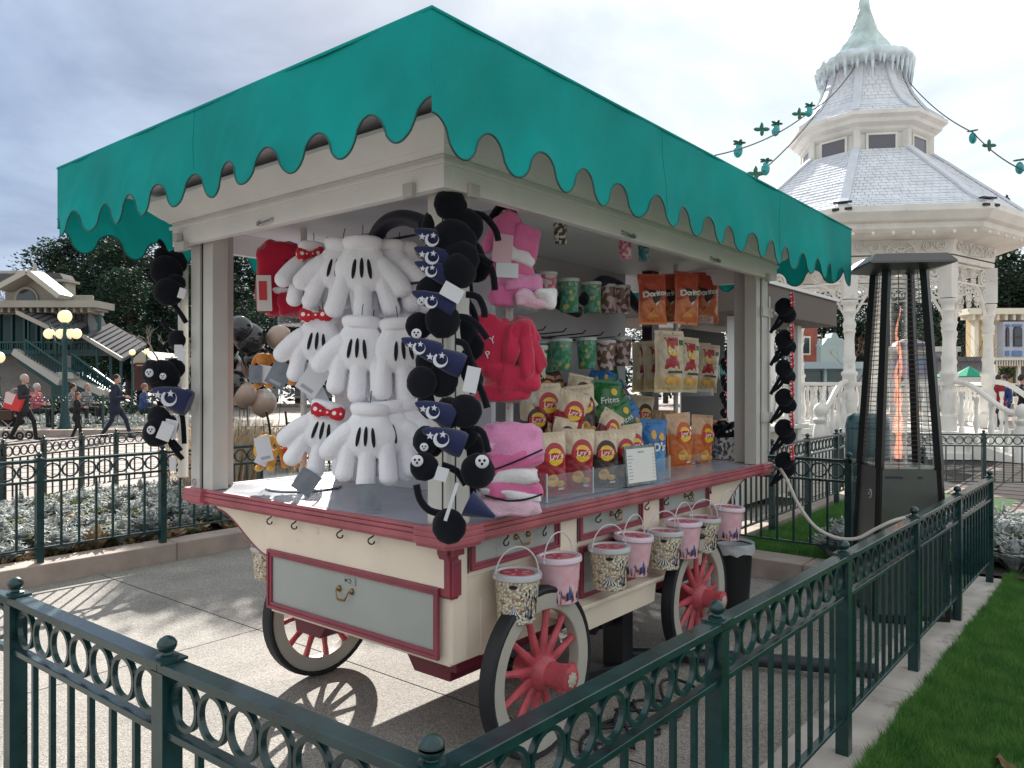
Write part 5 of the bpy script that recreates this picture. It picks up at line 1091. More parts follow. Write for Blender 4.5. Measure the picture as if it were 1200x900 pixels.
# framed price sign
ps0, ps1 = aty(738, 567, 2.03), aty(768, 562, 2.03); w = (ps1 - ps0).length; sgn_ = thing('price_sign', 'small framed white price list standing on the counter in front of the crisps', 'sign', ((ps0.x + ps1.x) / 2, 2.035, .974), (-.1, 0, -.12))
k = MB(); k.box((-w / 2, -.006, 0), (w / 2, .006, .205)); link('frame', k.mesh('frame', mat('pewter_frame', (.16, .19, .19), .5, bump=.5, bscale=80, var=.3, vscale=30)), sgn_)
k = MB(); k.box((-w / 2 + .013, -.0075, .014), (w / 2 - .013, -.005, .190)); sh = link('sheet', k.mesh('sheet', mat('paper_white', (.72, .71, .68), .6)), sgn_)
for i in range(9):
    z = .17 - .017 * i
    if i == 0: link('lettering', text_mesh('SNACKS', .014, txt_m), sgn_, (0, -.0082, z), (pi / 2, 0, 0)); continue
    a, b = R.uniform(.025, .045), .014
    for u0, u1 in ((-w / 2 + .022, -w / 2 + .022 + a), (w / 2 - .022 - b, w / 2 - .022)): k = MB(); k.box((u0, -.0082, z - .002), (u1, -.0074, z + .002)); link('text_line', k.mesh('text_line', txt_m), sh)
# black and white goods at the far end
bx = aty(850, 548, 2.3); bxt = thing('patterned_tote', 'black and white patterned box at the far end of the counter beside the right post', 'box', (bx.x, bx.y, .974), (0, 0, -.5))
k = MB(); k.box((-.09, -.05, 0), (.09, .05, .15)); link('box_body', k.mesh('box_body', tubmat('ink_sketch_print', (.45, .46, .47), (.03, .03, .04), (.3, .31, .33), 55)), bxt)
cp = thing('baseball_cap', 'black cap with white print resting on the patterned box beside the orange bags', 'cap', (bx.x, bx.y, 1.124), (0, 0, -.5)); link('crown', soft((0, 0, .05), (.09, .06, .055), 0, .8, .02, 4).mesh('crown', plush_k, sm=True), cp)
for i in range(3): k = MB(); k.ell((-.03 + .03 * i, -.058, .04 + .01 * i), (.012, .004, .010), 8, 5); link('print', k.mesh('print', card), cp)
# waste bin
bn = thing('waste_bin', 'black plastic waste bin with a white liner beside the rear wheel', 'bin', (5.02, 2.16, 0))
link('bin_body', MB().lathe([(0, .01), (.105, .01), (.11, 0), (.135, .40), (.14, .42), (.128, .42), (.10, .03), (0, .03)], n=28).mesh('bin_body', mat('black_plastic', (.015, .016, .018), .4), sm=True, ang=40), bn)
k = MB(); k.grid(40, 4, lambda u, v: ((.146 + .012 * noise.noise((u * 20, v * 3, 1))) * cos(2 * pi * u), (.146 + .012 * noise.noise((u * 20, v * 3, 1))) * sin(2 * pi * u), .435 - (.07 + .03 * noise.noise((cos(6.28 * u) * 3, sin(6.28 * u) * 3, 7))) * v))
k.grid(40, 3, lambda u, v: ((.146 - .03 * v) * cos(2 * pi * u), (.146 - .03 * v) * sin(2 * pi * u), .435 - .06 * v * v)); link('liner', k.mesh('liner', mat('bin_liner', (.5, .52, .55), .4, bump=.5, bscale=40), sm=True, ang=80), bn)

# ------------------------------------------------ patio heater, gas cylinder, cable
HL = at(1053, 450, 5.2); ht = thing('patio_heater', 'tall dark pyramid patio heater with an orange flame burning in its glass tube', 'heater', (HL.x, HL.y, -.03), (0, 0, radians(32.5)))
hm_ = mat('bronze_grey_metal', (.075, .082, .075), .38, var=.12, vscale=3, metal=.2); hd_ = mat('dark_grey_metal', (.018, .020, .022), .35, metal=.3)
a0, a1, a2, zb, zt = .225, .185, .105, .98, 2.285
def fr(z): return a1 + (a2 - a1) * (z - zb) / (zt - zb)
k = MB(); k.add([(sx * a, sy * a, z) for z, a in ((.04, a0), (zb, a1)) for sx, sy in ((-1, -1), (1, -1), (1, 1), (-1, 1))], [(0, 3, 2, 1), (4, 5, 6, 7), (0, 1, 5, 4), (1, 2, 6, 5), (2, 3, 7, 6), (3, 0, 4, 7)]); bc = k.mesh('base_cabinet', hm_); o = link('base_cabinet', bc, ht); md = o.modifiers.new('b', 'BEVEL'); md.width = .006
k = MB(); k.box((-a0 - .005, -a0 - .005, 0), (a0 + .005, a0 + .005, .045)); link('plinth', k.mesh('plinth', hd_), ht)
for sx, sy in ((-1, -1), (1, -1), (1, 1), (-1, 1)):
    k = MB(); k.bar((sx * a0, sy * a0, .03), (sx * a1, sy * a1, zb), .03, .03); k.bar((sx * a1, sy * a1, zb), (sx * a2 * 1.1, sy * a2 * 1.1, zt + .02), .042, .042); link('leg', k.mesh('leg', hd_), ht)
k = MB(); k.box((-a1 + .01, -a1 + .01, zb), (a1 - .01, a1 - .01, zb + .012)); link('deck', k.mesh('deck', mat('deck_steel', (.3, .3, .29), .35, metal=.8)), ht)
wire = mat('wire_grille', (.06, .062, .065), .4, metal=.6)
for side in range(4):
    k = MB(); ca, sa = cos(side * pi / 2), sin(side * pi / 2)
    rt = lambda x, y, z: (x * ca - y * sa, x * sa + y * ca, z)
    for i in range(40):
        z = zb + .03 + (zt - zb - .10) * i / 39; f_ = fr(z); k.tube([rt(-f_, -f_, z), rt(f_, -f_, z)], .0022, 4, caps=False)
    for x in (-.35, .35): k.tube([rt(x * a1, -a1, zb), rt(x * a2, -a2, zt)], .0022, 4, caps=False)
    link('wire_grille', k.mesh('wire_grille', wire), ht)
gl = bpy.data.materials.new('heater_glass'); gl.use_nodes = True; nt = gl.node_tree; b = nt.nodes['Principled BSDF']; b.inputs['Roughness'].default_value = .03; b.inputs['Base Color'].default_value = (.9, .9, .88, 1); tp = nt.nodes.new('ShaderNodeBsdfTransparent'); lw = nt.nodes.new('ShaderNodeLayerWeight'); lw.inputs[0].default_value = .35; mx = nt.nodes.new('ShaderNodeMixShader'); nt.links.new(lw.outputs['Facing'], mx.inputs[0]); nt.links.new(tp.outputs[0], mx.inputs[1]); nt.links.new(b.outputs[0], mx.inputs[2]); nt.links.new(mx.outputs[0], nt.nodes['Material Output'].inputs[0])
k = MB(); k.lathe([(.052, zb + .02), (.052, zt - .03)], n=24); link('glass_tube', k.mesh('glass_tube', gl, sm=True), ht)
flm = emit('gas_flame', (1.0, .45, .28), .55); tpf = flm.node_tree.nodes.new('ShaderNodeBsdfTransparent'); mxf = flm.node_tree.nodes.new('ShaderNodeMixShader'); mxf.inputs[0].default_value = .74; flm.node_tree.links.new(flm.node_tree.nodes['Principled BSDF'].outputs[0], mxf.inputs[1]); flm.node_tree.links.new(tpf.outputs[0], mxf.inputs[2]); flm.node_tree.links.new(mxf.outputs[0], flm.node_tree.nodes['Material Output'].inputs[0])
k = MB(); n_ = 40
for ph, am in ((0, 1), (2.1, .8)):
    pts = [(.012 * sin(i * .45 + ph) * (i / n_) ** .3 + .004 * ph, .012 * cos(i * .38 + ph), zb + .05 + (1.02 * am) * i / n_) for i in range(n_ + 1)]
    k.tube(pts, [.003 + .017 * (1 - i / n_) ** .7 * (.65 + .35 * abs(sin(i * .5 + ph))) for i in range(n_ + 1)], 8)
link('flame', k.mesh('flame', flm, sm=True), ht)
k = MB(); c_ = .262
k.add([(sx * c_, sy * c_, zt + .02) for sx, sy in ((-1, -1), (1, -1), (1, 1), (-1, 1))] + [(sx * c_, sy * c_, zt + .032) for sx, sy in ((-1, -1), (1, -1), (1, 1), (-1, 1))] + [(sx * .22, sy * .22, zt + .085) for sx, sy in ((-1, -1), (1, -1), (1, 1), (-1, 1))] + [(sx * .13, sy * .13, zt - .01) for sx, sy in ((-1, -1), (1, -1), (1, 1), (-1, 1))],
      [(12, 15, 14, 13)] + [(12 + i, 12 + (i + 1) % 4, (i + 1) % 4, i) for i in range(4)] + [(i, (i + 1) % 4, 4 + (i + 1) % 4, 4 + i) for i in range(4)] + [(4 + i, 4 + (i + 1) % 4, 8 + (i + 1) % 4, 8 + i) for i in range(4)] + [(8, 9, 10, 11)]); link('hood', k.mesh('hood', mat('hood_metal', (.10, .10, .10), .38, metal=.7)), ht)
k = MB(); k.box((-.16, -a0 - .0 + .03, .70), (.0, -.245, .706)); 
for x, w_ in ((.05, .11), (-.10, .03)): q = MB(); q.obox((-a1 - .003, x * .8 + w_ / 2, .925), (.006, w_, .014), (0, radians(3), 0)); link('vent_slot', q.mesh('vent_slot', slotm), ht)
k = MB(); k.lathe([(0, 0), (.03, 0), (.03, .006), (0, .006)], n=20, axis='X'); bdg = link('badge', k.mesh('badge', prw), ht, (-.04, a1 + .014, .80), (0, radians(3), -pi / 2)); q = MB(); q.lathe([(0, -.001), (.024, -.001), (.024, .001), (0, .001)], n=20, axis='X'); link('badge_face', q.mesh('badge_face', hd_), bdg, (-.002, 0, 0)); q = MB(); q.obox((-.004, 0, .004), (.003, .006, .028), (.5, 0, 0)); q.obox((-.004, 0, -.004), (.003, .026, .005), (0, 0, 0)); link('badge_mark', q.mesh('badge_mark', prw), bdg)
cyl = at(1017, 560, 7.0); gc = thing('green_cylinder', 'dark green domed cylinder standing behind the left leg of the patio heater', 'cylinder', (cyl.x, cyl.y, .11))
link('cylinder_body', MB().lathe([(0, 0), (.185, 0), (.19, .02), (.19, 1.02), (.175, 1.09), (.12, 1.125), (0, 1.13)], n=32).mesh('cylinder_body', mat('teal_enamel', (.01, .06, .065), .3, coat=.4, var=.1), sm=True, ang=50), gc)
link('seam_ring', MB().lathe([(.192, .99), (.195, 1.0), (.192, 1.01)], n=32).mesh('seam_ring', mat('teal_enamel', (.01, .06, .065)), sm=True), gc)
cb_ = MB(); pts = [aty(905, 546, 1.94), aty(912, 547, 1.90), at(922, 562, 4.95), at(935, 590, 4.9), at(955, 617, 4.85), at(980, 630, 4.8), at(1004, 631, 4.75), at(1024, 621, 4.72), at(1045, 611, 4.70), at(1062, 606, 4.78), at(1072, 602, 4.82)]
Q = []
for i in range(len(pts) - 1):
    a_ = pts[max(i - 1, 0)]; b_ = pts[i]; c__ = pts[i + 1]; e_ = pts[min(i + 2, len(pts) - 1)]
    for t in (0, .25, .5, .75): Q.append(.5 * ((2 * b_) + (c__ - a_) * t + (2 * a_ - 5 * b_ + 4 * c__ - e_) * t * t + (3 * b_ - a_ - 3 * c__ + e_) * t ** 3))
Q.append(pts[-1]); cb_.tube(Q, .011, 8); tag(cb_.build('power_cable', mat('white_cable', (.55, .52, .48), .5), None, sm=True, origin=tuple(pts[0])), 'white cable sagging from the cart corner to the rail of the right-hand fence', 'cable')
bc_ = MB()
for j in range(3): bc_.tube([(2.75 + .25 * j + .25 * cos(t * 1.3 + j), 1.72 + .12 * sin(t * 2.1 + j), .012 + .012 * j) for t in [i * .25 for i in range(26)]], .008, 6)
tag(bc_.build('coiled_cable', rubber, None, sm=True, origin=(3.0, 1.7, 0)), 'loose black cables lying on the ground beside the front wheel', 'cable')
# ------------------------------------------------ white bandstand
GC = Vector((19.43, 5.11, 0)); G0 = radians(188.5)
gw = mat('bandstand_cream', (.72, .70, .66), .55, var=.08, vscale=2, wear=((.40, .36, .30), 5, .60, .45))
gsh = mat('frosted_shingles', (.70, .72, .77), .75, var=.08, vscale=3.5, detail=6)
gpl = mat('pale_blue_lead', (.62, .65, .70), .6, var=.05)
gz_ = thing('bandstand', 'tall cream octagonal bandstand with shingled roof, icy collar and twisted spire', 'bandstand', tuple(GC))
def gpart(mb, name, m, parent=None, **k): return mb.build(name, m, parent or gz_, **k)
def gv(k, r, z, off=0.): a = G0 + (k + off) * pi / 4; return Vector((GC.x + r * cos(a), GC.y + r * sin(a), z))
def octa(mb, prof, capb=False):
    vs = [gv(j, r, z) for r, z in prof for j in range(8)]; n = len(prof)
    mb.add(vs, [(i * 8 + j, i * 8 + (j + 1) % 8, (i + 1) * 8 + (j + 1) % 8, (i + 1) * 8 + j) for i in range(n - 1) for j in range(8)]); return mb
k = MB(); octa(k, [(3.05, 0), (3.05, .12), (2.95, .13), (2.95, .42), (3.02, .44), (3.02, .52), (0.01, .52)]); gpart(k, 'plinth', gw)
colp = [(.17, 0), (.17, .30), (.14, .32), (.13, .36), (.15, .40), (.155, .75), (.12, .80), (.10, .86), (.12, .92), (.14, .98), (.135, 1.12), (.16, 1.15), (.16, 1.20), (.12, 1.24), (.11, 1.42), (.13, 1.5), (.105, 1.56), (.095, 1.9), (.11, 2.02), (.13, 2.05), (.11, 2.10), (.13, 2.16), (.13, 2.22), (.10, 2.28), (.12, 2.4), (.15, 2.46), (.12, 2.5), (.13, 2.6), (.17, 2.64), (.17, 2.70)]
col_me = MB().lathe(colp, n=14).mesh('column', gw, sm=True, ang=50)
bal_me = MB().lathe([(.055, 0), (.055, .10), (.035, .12), (.03, .16), (.06, .26), (.065, .34), (.04, .46), (.028, .55), (.04, .60), (.028, .64), (.04, .70), (.05, .74), (.05, .80)], n=10).mesh('baluster', gw, sm=True, ang=50)
new_me = MB().lathe([(.15, 0), (.15, .25), (.11, .30), (.13, .45), (.12, .62), (.09, .70), (.13, .76), (.13, .80), (.07, .84), (.10, .90), (.12, .98), (.10, 1.06), (.04, 1.11), (.0, 1.13)], n=14).mesh('newel', gw, sm=True, ang=50)
for k_ in range(8): link('column', col_me, gz_, gv(k_, 2.5, .54) - GC)
for k_ in range(8):
    a, b = gv(k_, 2.5, 0), gv(k_ + 1, 2.5, 0)
    if k_ in (1,): continue
    r = MB()
    for z, w, h in ((.58, .14, .07), (1.50, .17, .08)): r.bar(a + Vector((0, 0, z)), b + Vector((0, 0, z)), w, h)
    gpart(r, 'balustrade_rail', gw, bevel=.01)
    for i in range(1, 9): link('baluster', bal_me, gz_, a.lerp(b, i / 9) - GC + Vector((0, 0, .64)))
def curve(p, q, n=10, sag=.25):
    return [p.lerp(q, i / n) + Vector((0, 0, sag * (((1 - i / n) ** 2) - (1 - i / n)))) for i in range(n + 1)]
def stair(k_, ln=1.7):
    a, b = gv(k_, 2.5, 0), gv(k_ + 1, 2.5, 0); o = gv(k_, 1, 0, .5) - GC; o.z = 0; o.normalize()
    for e in (a, b):
        q = e + o * ln; link('newel', new_me, gz_, q - GC)
        r = MB(); r.tube([e + Vector((0, 0, 1.55)), e + o * .2 + Vector((0, 0, 1.54))] + [e + o * (.2 + (ln - .25) * t) + Vector((0, 0, 1.54 - .62 * smooth(0, 1, t))) for t in [i / 8 for i in range(1, 9)]], .055, 8); gpart(r, 'handrail', gw, sm=True)
        for i in range(1, 5):
            t = i / 5; link('baluster', bal_me, gz_, e + o * ln * t - GC + Vector((0, 0, .60 - .52 * t)), None, (1, 1, 1.05))
        s_ = MB(); s_.prism([(0, .5), (ln, .06), (ln, 0), (0, 0)], lambda u, v, w: tuple(e + o * u + (b - a).normalized() * w + Vector((0, 0, v))), -.08, .08); gpart(s_, 'stringer', gw)
    for i in range(3):
        s_ = MB(); c = .12 + .13 * i; s_.prism([(0, 0), (ln * (1 - i * .3), 0), (ln * (1 - i * .3), c), (0, c)], lambda u, v, w: tuple(a + o * u + (b - a) * w + Vector((0, 0, v))), .04, .96); gpart(s_, 'step', gw)
stair(1, 1.35); stair(7, 1.1)
# entablature
k = MB(); octa(k, [(2.62, 4.02), (2.62, 4.12), (2.40, 4.12), (2.40, 4.02), (2.62, 4.02)]); octa(k, [(2.62, 3.25 + .9), (2.68, 4.48), (2.40, 4.48), (2.40, 4.15)]); gpart(k, 'frieze', gw)
k = MB(); octa(k, [(2.68, 4.44), (3.30, 4.50), (3.38, 4.56), (3.40, 4.66), (3.50, 4.70), (3.56, 4.80), (3.60, 4.86), (3.60, 4.98), (3.48, 5.0)]); gpart(k, 'cornice', gw)
for z0, z1, w, nm in ((3.26, 4.02, .16, 'pier'),):
    for k_ in range(8): r = MB(); c = gv(k_, 2.5, 0); r.obox((c.x, c.y, (z0 + z1) / 2), (w * 1.7, w * 1.7, z1 - z0), (0, 0, G0 + k_ * pi / 4 + pi / 8)); gpart(r, nm, gw)
# fretwork between the piers: roundels, scrolls, pendant arches
rou = MB(); rou.lathe([(.18, -.03), (.18, .03), (.135, .03), (.135, -.03)], n=18, axis='Y', closed=True); rou.lathe([(.085, -.025), (.085, .025), (.05, .025), (.05, -.025)], n=14, axis='Y', closed=True)
for i in range(8): rou.bar((.05 * cos(i * pi / 4), 0, .05 * sin(i * pi / 4)), (.14 * cos(i * pi / 4), 0, .14 * sin(i * pi / 4)), .018, .018)
rou_me = rou.mesh('roundel', gw, sm=True, ang=40)
def scroll(cx, cz, r, s=1, t0=0., turns=1.6, th=.016):
    return [(cx + s * r * (1 - .62 * u) * cos(t0 + u * turns * 2 * pi), 0, cz + r * (1 - .62 * u) * sin(t0 + u * turns * 2 * pi)) for u in [i / 22 for i in range(23)]]
scr = MB()
for s in (-1, 1): scr.tube(scroll(s * .10, .05, .12, s, -1.2), .018, 5); scr.tube(scroll(s * .10, -.16, .085, s, 1.0), .016, 5); scr.tube([(s * .22, 0, .18), (s * .12, 0, .20), (0, 0, .26)], .016, 5)
scr.tube([(0, 0, -.32), (0, 0, .26)], .014, 5); scr.ell((0, 0, -.34), (.035, .035, .05), 8, 6); scr_me = scr.mesh('scrollwork', gw, sm=True)
pan = MB()
for s in (-1, 1): pan.tube(scroll(s * .55, .0, .13, s, 0), .017, 5); pan.tube(scroll(s * .80, .02, .11, -s, 2), .017, 5); pan.tube([(s * .42, 0, .12), (s * .2, 0, -.02), (0, 0, -.12)], .017, 5)
pan.tube([(.30 * cos(t), 0, -.14 + .26 * sin(t)) for t in [pi * i / 12 for i in range(13)]], .02, 5); pan.tube([(.15 * cos(t), 0, -.14 + .13 * sin(t)) for t in [pi * i / 12 for i in range(13)]], .018, 5)
for i in range(-4, 5): pan.tube([(i * .055, 0, -.14), (i * .09, 0, .12 - abs(i) * .02)], .010, 4)
pan_me = pan.mesh('panel_fretwork', gw, sm=True)
for k_ in range(8):
    a, b = gv(k_, 2.5, 0), gv(k_ + 1, 2.5, 0); m = (a + b) / 2; az = atan2((b - a).y, (b - a).x); Ln = (b - a).length; t = (b - a).normalized(); fr_ = k_ in (0, 1, 7, 6, 2)
    r = MB()
    for z in (3.98, 3.62): r.bar(a + Vector((0, 0, z)), b + Vector((0, 0, z)), .06, .04)
    gpart(r, 'fret_rail', gw)
    if not fr_: continue
    for f in (-.36, .36): link('roundel', rou_me, gz_, m + t * Ln * f - GC + Vector((0, 0, 3.80)), (0, 0, az), .92)
    for f in (-.12, .12): link('scrollwork', scr_me, gz_, m + t * Ln * f - GC + Vector((0, 0, 3.80)), (0, 0, az), .62)
    for f in (-.40, .40): link('roundel', rou_me, gz_, m + t * Ln * f - GC + Vector((0, 0, 3.40)), (0, 0, az), .85); 
    for f in (-.22, 0, .22): link('scrollwork', scr_me, gz_, m + t * Ln * f - GC + Vector((0, 0, 3.42 + .03 * (f == 0))), (0, 0, az), (.7, .7, .75 - 1.2 * abs(f) * .5))
    link('panel_fretwork', pan_me, gz_, gv(k_, 2.68, 0, 0).lerp(gv(k_ + 1, 2.68, 0), .5) - GC + Vector((0, 0, 4.30)), (0, 0, az), (.95, 1, .9))
    for e in (a, b):
        bk = MB(); sg = 1 if e is a else -1; bk.tube([tuple(e + t * sg * (.14 + .5 * u) + Vector((0, 0, 3.0 + .6 * sin(u * pi / 2)))) for u in [i / 8 for i in range(9)]], .03, 6); gpart(bk, 'bracket', gw, sm=True)
    for i in range(7):
        q = gv(k_, 3.42, 4.46).lerp(gv(k_ + 1, 3.42, 4.46), (i + .5) / 7)
        link('bulb', (bpy.data.meshes.get('bulb') or MB().ell((0, 0, 0), (.03, .03, .04), 8, 6).mesh('bulb', mat('bulb_glass', (.8, .78, .7), .2), sm=True)), gz_, q - GC)
# shingled roofs: courses of separate shingles, each course lapping the one below
def shingle_roof(prof, n, name):
    k = MB(); P_ = prof; L_ = [0]
    for i in range(1, len(P_)): L_.append(L_[-1] + sqrt((P_[i][0] - P_[i - 1][0]) ** 2 + (P_[i][1] - P_[i - 1][1]) ** 2))
    def pr(s):
        s = max(0, min(L_[-1], s))
        for i in range(1, len(P_)):
            if s <= L_[i]: f = (s - L_[i - 1]) / (L_[i] - L_[i - 1]); return (P_[i - 1][0] + f * (P_[i][0] - P_[i - 1][0]), P_[i - 1][1] + f * (P_[i][1] - P_[i - 1][1]))
        return P_[-1]
    for c in range(n):
        r0, z0 = pr(L_[-1] * c / n - .02); r1, z1 = pr(L_[-1] * (c + 1.15) / n)
        for j in range(8):
            a0, b0, a1, b1 = gv(j, r0, z0), gv(j + 1, r0, z0), gv(j, r1, z1), gv(j + 1, r1, z1); w = (b0 - a0).length; m = max(2, round(w / .145)); of = .5 * (c % 2)
            nr = gv(j, 1, 0, .5) - GC; nr.z = .8; nr.normalize()
            for i in range(-1, m + 1):
                f0, f1 = max(0, (i + of + .03) / m), min(1, (i + of + .97) / m)
                if f1 <= f0: continue
                t = .016 + .008 * R.random(); q = [a0.lerp(b0, f0), a0.lerp(b0, f1), a1.lerp(b1, f1), a1.lerp(b1, f0)]
                k.add([q[0] + nr * t, q[1] + nr * t, q[2] + nr * .004, q[3] + nr * .004, q[0] - nr * .02, q[1] - nr * .02], [(0, 1, 2, 3), (4, 5, 1, 0), (5, 2, 1), (4, 0, 3)])
    k.mesh  # built below
    o = gpart(k, name, gsh); o['kind'] = 'stuff'
    for j in range(8):
        h = MB()
        for i in range(12):
            r0, z0 = pr(L_[-1] * i / 12); r1, z1 = pr(L_[-1] * (i + 1) / 12); h.bar(gv(j, r0 + .02, z0 + .02), gv(j, r1 + .02, z1 + .02), .17, .05)
        gpart(h, 'hip_ridge', gpl)
    return pr
shingle_roof([(3.50, 4.98), (3.10, 5.22), (2.58, 5.68), (2.08, 6.10), (1.72, 6.42), (1.42, 6.66)], 22, 'lower_roof_shingles')
k = MB(); octa(k, [(3.45, 4.95), (3.05, 5.18), (2.53, 5.64), (2.03, 6.06), (1.38, 6.62)]); gpart(k, 'lower_roof', gpl)
k = MB(); octa(k, [(1.36, 6.4), (1.36, 7.12), (1.3, 7.12)]); gpart(k, 'cupola_wall', gw)
k = MB(); octa(k, [(1.38, 7.02), (1.46, 7.08), (1.48, 7.14), (1.62, 7.20), (1.64, 7.28), (1.74, 7.34), (1.74, 7.42), (1.5, 7.46)]); gpart(k, 'cupola_cornice', gw)
k = MB(); octa(k, [(1.44, 6.42), (1.44, 6.52), (1.37, 6.54)]); gpart(k, 'cupola_sill', gw)
for j in range(8):
    p = MB(); c = gv(j, 1.37, 6.8); p.obox(c, (.14, .14, .62), (0, 0, G0 + j * pi / 4 + pi / 8)); gpart(p, 'pilaster', gw)
    a, b = gv(j, 1.37, 0), gv(j + 1, 1.37, 0); t = (b - a).normalized(); o = gv(j, 1, 0, .5) - GC; o.z = 0; o.normalize(); m = (a + b) / 2; az = atan2(t.y, t.x)
    f = MB()
    for dx, dz, w, h in ((0, .19, .66, .05), (0, -.19, .66, .05), (-.305, 0, .05, .33), (.305, 0, .05, .33)): f.obox(m + t * dx + o * .02 + Vector((0, 0, 6.80 + dz)), (w, .05, h), (0, 0, az))
    fo = gpart(f, 'window', gw); g_ = MB(); g_.obox(m + o * .01 + Vector((0, 0, 6.80)), (.56, .03, .33), (0, 0, az)); gpart(g_, 'pane', mat('dull_cupola_glass', (.13, .13, .15), .25), fo)
shingle_roof([(1.62, 7.44), (1.28, 7.72), (1.02, 8.10), (.86, 8.5), (.78, 8.9)], 15, 'upper_roof_shingles')
k = MB(); octa(k, [(1.58, 7.42), (1.0, 8.06), (.74, 8.9)]); gpart(k, 'upper_roof', gpl)
ice = mat('ice', (.56, .65, .69), .35, var=.2, vscale=5, coat=.3, bump=.3, bscale=12)
k = MB()
for i in range(26): a = 2 * pi * i / 26; k.ell((GC.x + .90 * cos(a), GC.y + .90 * sin(a), 8.93 + .07 * noise.noise((i * .7, 1, 1))), (.22, .22, .17 + .05 * noise.noise((i * .9, 4, 1))), 10, 7)
me = blob(k, .05, 3); me.materials.append(ice); me.transform(Matrix.Translation(-GC)); link('ice_collar', me, gz_)
for i in range(44):
    a = 2 * pi * i / 44 + R.uniform(-.04, .04); L_ = R.uniform(.22, .58); r_ = 1.02; k = MB(); k.tube([(GC.x + r_ * cos(a), GC.y + r_ * sin(a), 8.90), (GC.x + r_ * cos(a), GC.y + r_ * sin(a), 8.90 - L_ * .5), (GC.x + r_ * cos(a) * .99, GC.y + r_ * sin(a) * .99, 8.90 - L_)], [.06, .035, .004], 6); gpart(k, 'icicle', ice, sm=True)
k = MB(); N_ = 60; vs = []; nn = 32
for i in range(N_ + 1):
    u = i / N_; z = 8.95 + 3.3 * u; r = .10 + .76 * (1 - min(1, u * 1.8)) ** 2.2
    for j in range(nn): th = 2 * pi * j / nn; rr = r * (1 + .10 * cos(8 * (th - u * 5.0))); vs.append((GC.x + rr * cos(th), GC.y + rr * sin(th), z))
k.add(vs, [(i * nn + j, i * nn + (j + 1) % nn, (i + 1) * nn + (j + 1) % nn, (i + 1) * nn + j) for i in range(N_) for j in range(nn)]); gpart(k, 'spire', mat('green_blue_ice', (.46, .58, .57), .4, var=.25, vscale=3, coat=.4), sm=True, ang=80)
for j in (0, 1, 2, 7):
    s_ = MB(); c = gv(j, 3.48, 4.95); s_.obox(c + Vector((0, 0, .13)), (.10, .34, .03), (0, 0, G0 + j * pi / 4)); s_.obox(c + Vector((0, 0, .05)), (.03, .03, .16), (0, 0, 0)); s_.obox(c + Vector((0, 0, -.02)), (.2, .36, .05), (0, 0, G0 + j * pi / 4)); gpart(s_, 'floodlight', black)
# string lights with teal ornaments
wirem = mat('thin_dark_wire', (.05, .05, .05), .6)
def string(label, pts, sag, orn, leafy):
    P_ = []
    for i in range(len(pts) - 1):
        for t in [j / 12 for j in range(12)]: p = pts[i].lerp(pts[i + 1], t); P_.append(p - Vector((0, 0, sag * 4 * t * (1 - t))))
    P_.append(pts[-1]); k = MB(); k.tube(P_, .012, 4)
    g = thing('string_light', label, 'string lights', tuple(pts[0])); link('wire', k.mesh('wire', wirem, origin=tuple(pts[0])), g)
    for x, y, d, r_ in orn:
        p = at(x, y, d); e = MB(); rr = .07; e.ell((0, 0, 0), (rr, rr, rr * 1.55), 12, 8); o = link('glass_ornament', e.mesh('glass_ornament', mat('teal_glass', (.0, .30, .32), .15, coat=.6, var=.3, vscale=20), sm=True), g, p - pts[0], (0, r_, 0))
        e = MB()
        for q in range(5): e.ell((.05 * cos(q * 1.3), .05 * sin(q * 1.3), .14), (.06, .03, .018), 8, 5, (0, 0, q * 1.3))
        link('leaf_cap', e.mesh('leaf_cap', mat('holly_leaf', (.02, .14, .09), .5), sm=True), o)
    for x, y, d in leafy:
        e = MB(); 
        for q in range(4): e.ell((.07 * cos(q * 1.6), .02, .05 * sin(q * 1.6)), (.07, .025, .035), 8, 5, (0, q * 1.6, 0))
        link('leaf_sprig', e.mesh('leaf_sprig', mat('holly_leaf', (.02, .14, .09), .5), sm=True), g, at(x, y, d) - pts[0], (0, 0, HEAD - pi / 2))
string('string of teal ornaments from the bandstand roof to the awning, upper of two', [at(1002, 78, 17.5), at(950, 130, 15), at(838, 182, 11)], .12, [(948, 131, 14.8, .3), (909, 153, 13.5, .3), (865, 177, 12, .2)], [(937, 133, 14.5), (893, 151, 13.2)])
string('string of teal ornaments from the bandstand to the awning, lower of two on the left', [at(960, 128, 16), at(897, 197, 12.5), at(876, 210, 11.5)], .06, [(897, 198, 12.4, .1)], [(886, 203, 12)])
string('string of teal ornaments from the bandstand roof down to the right edge', [at(1066, 97, 17.5), at(1140, 155, 15), at(1215, 205, 13)], .12, [(1140, 162, 15, -.3), (1195, 197, 13.6, -.2)], [(1160, 170, 14.6)])

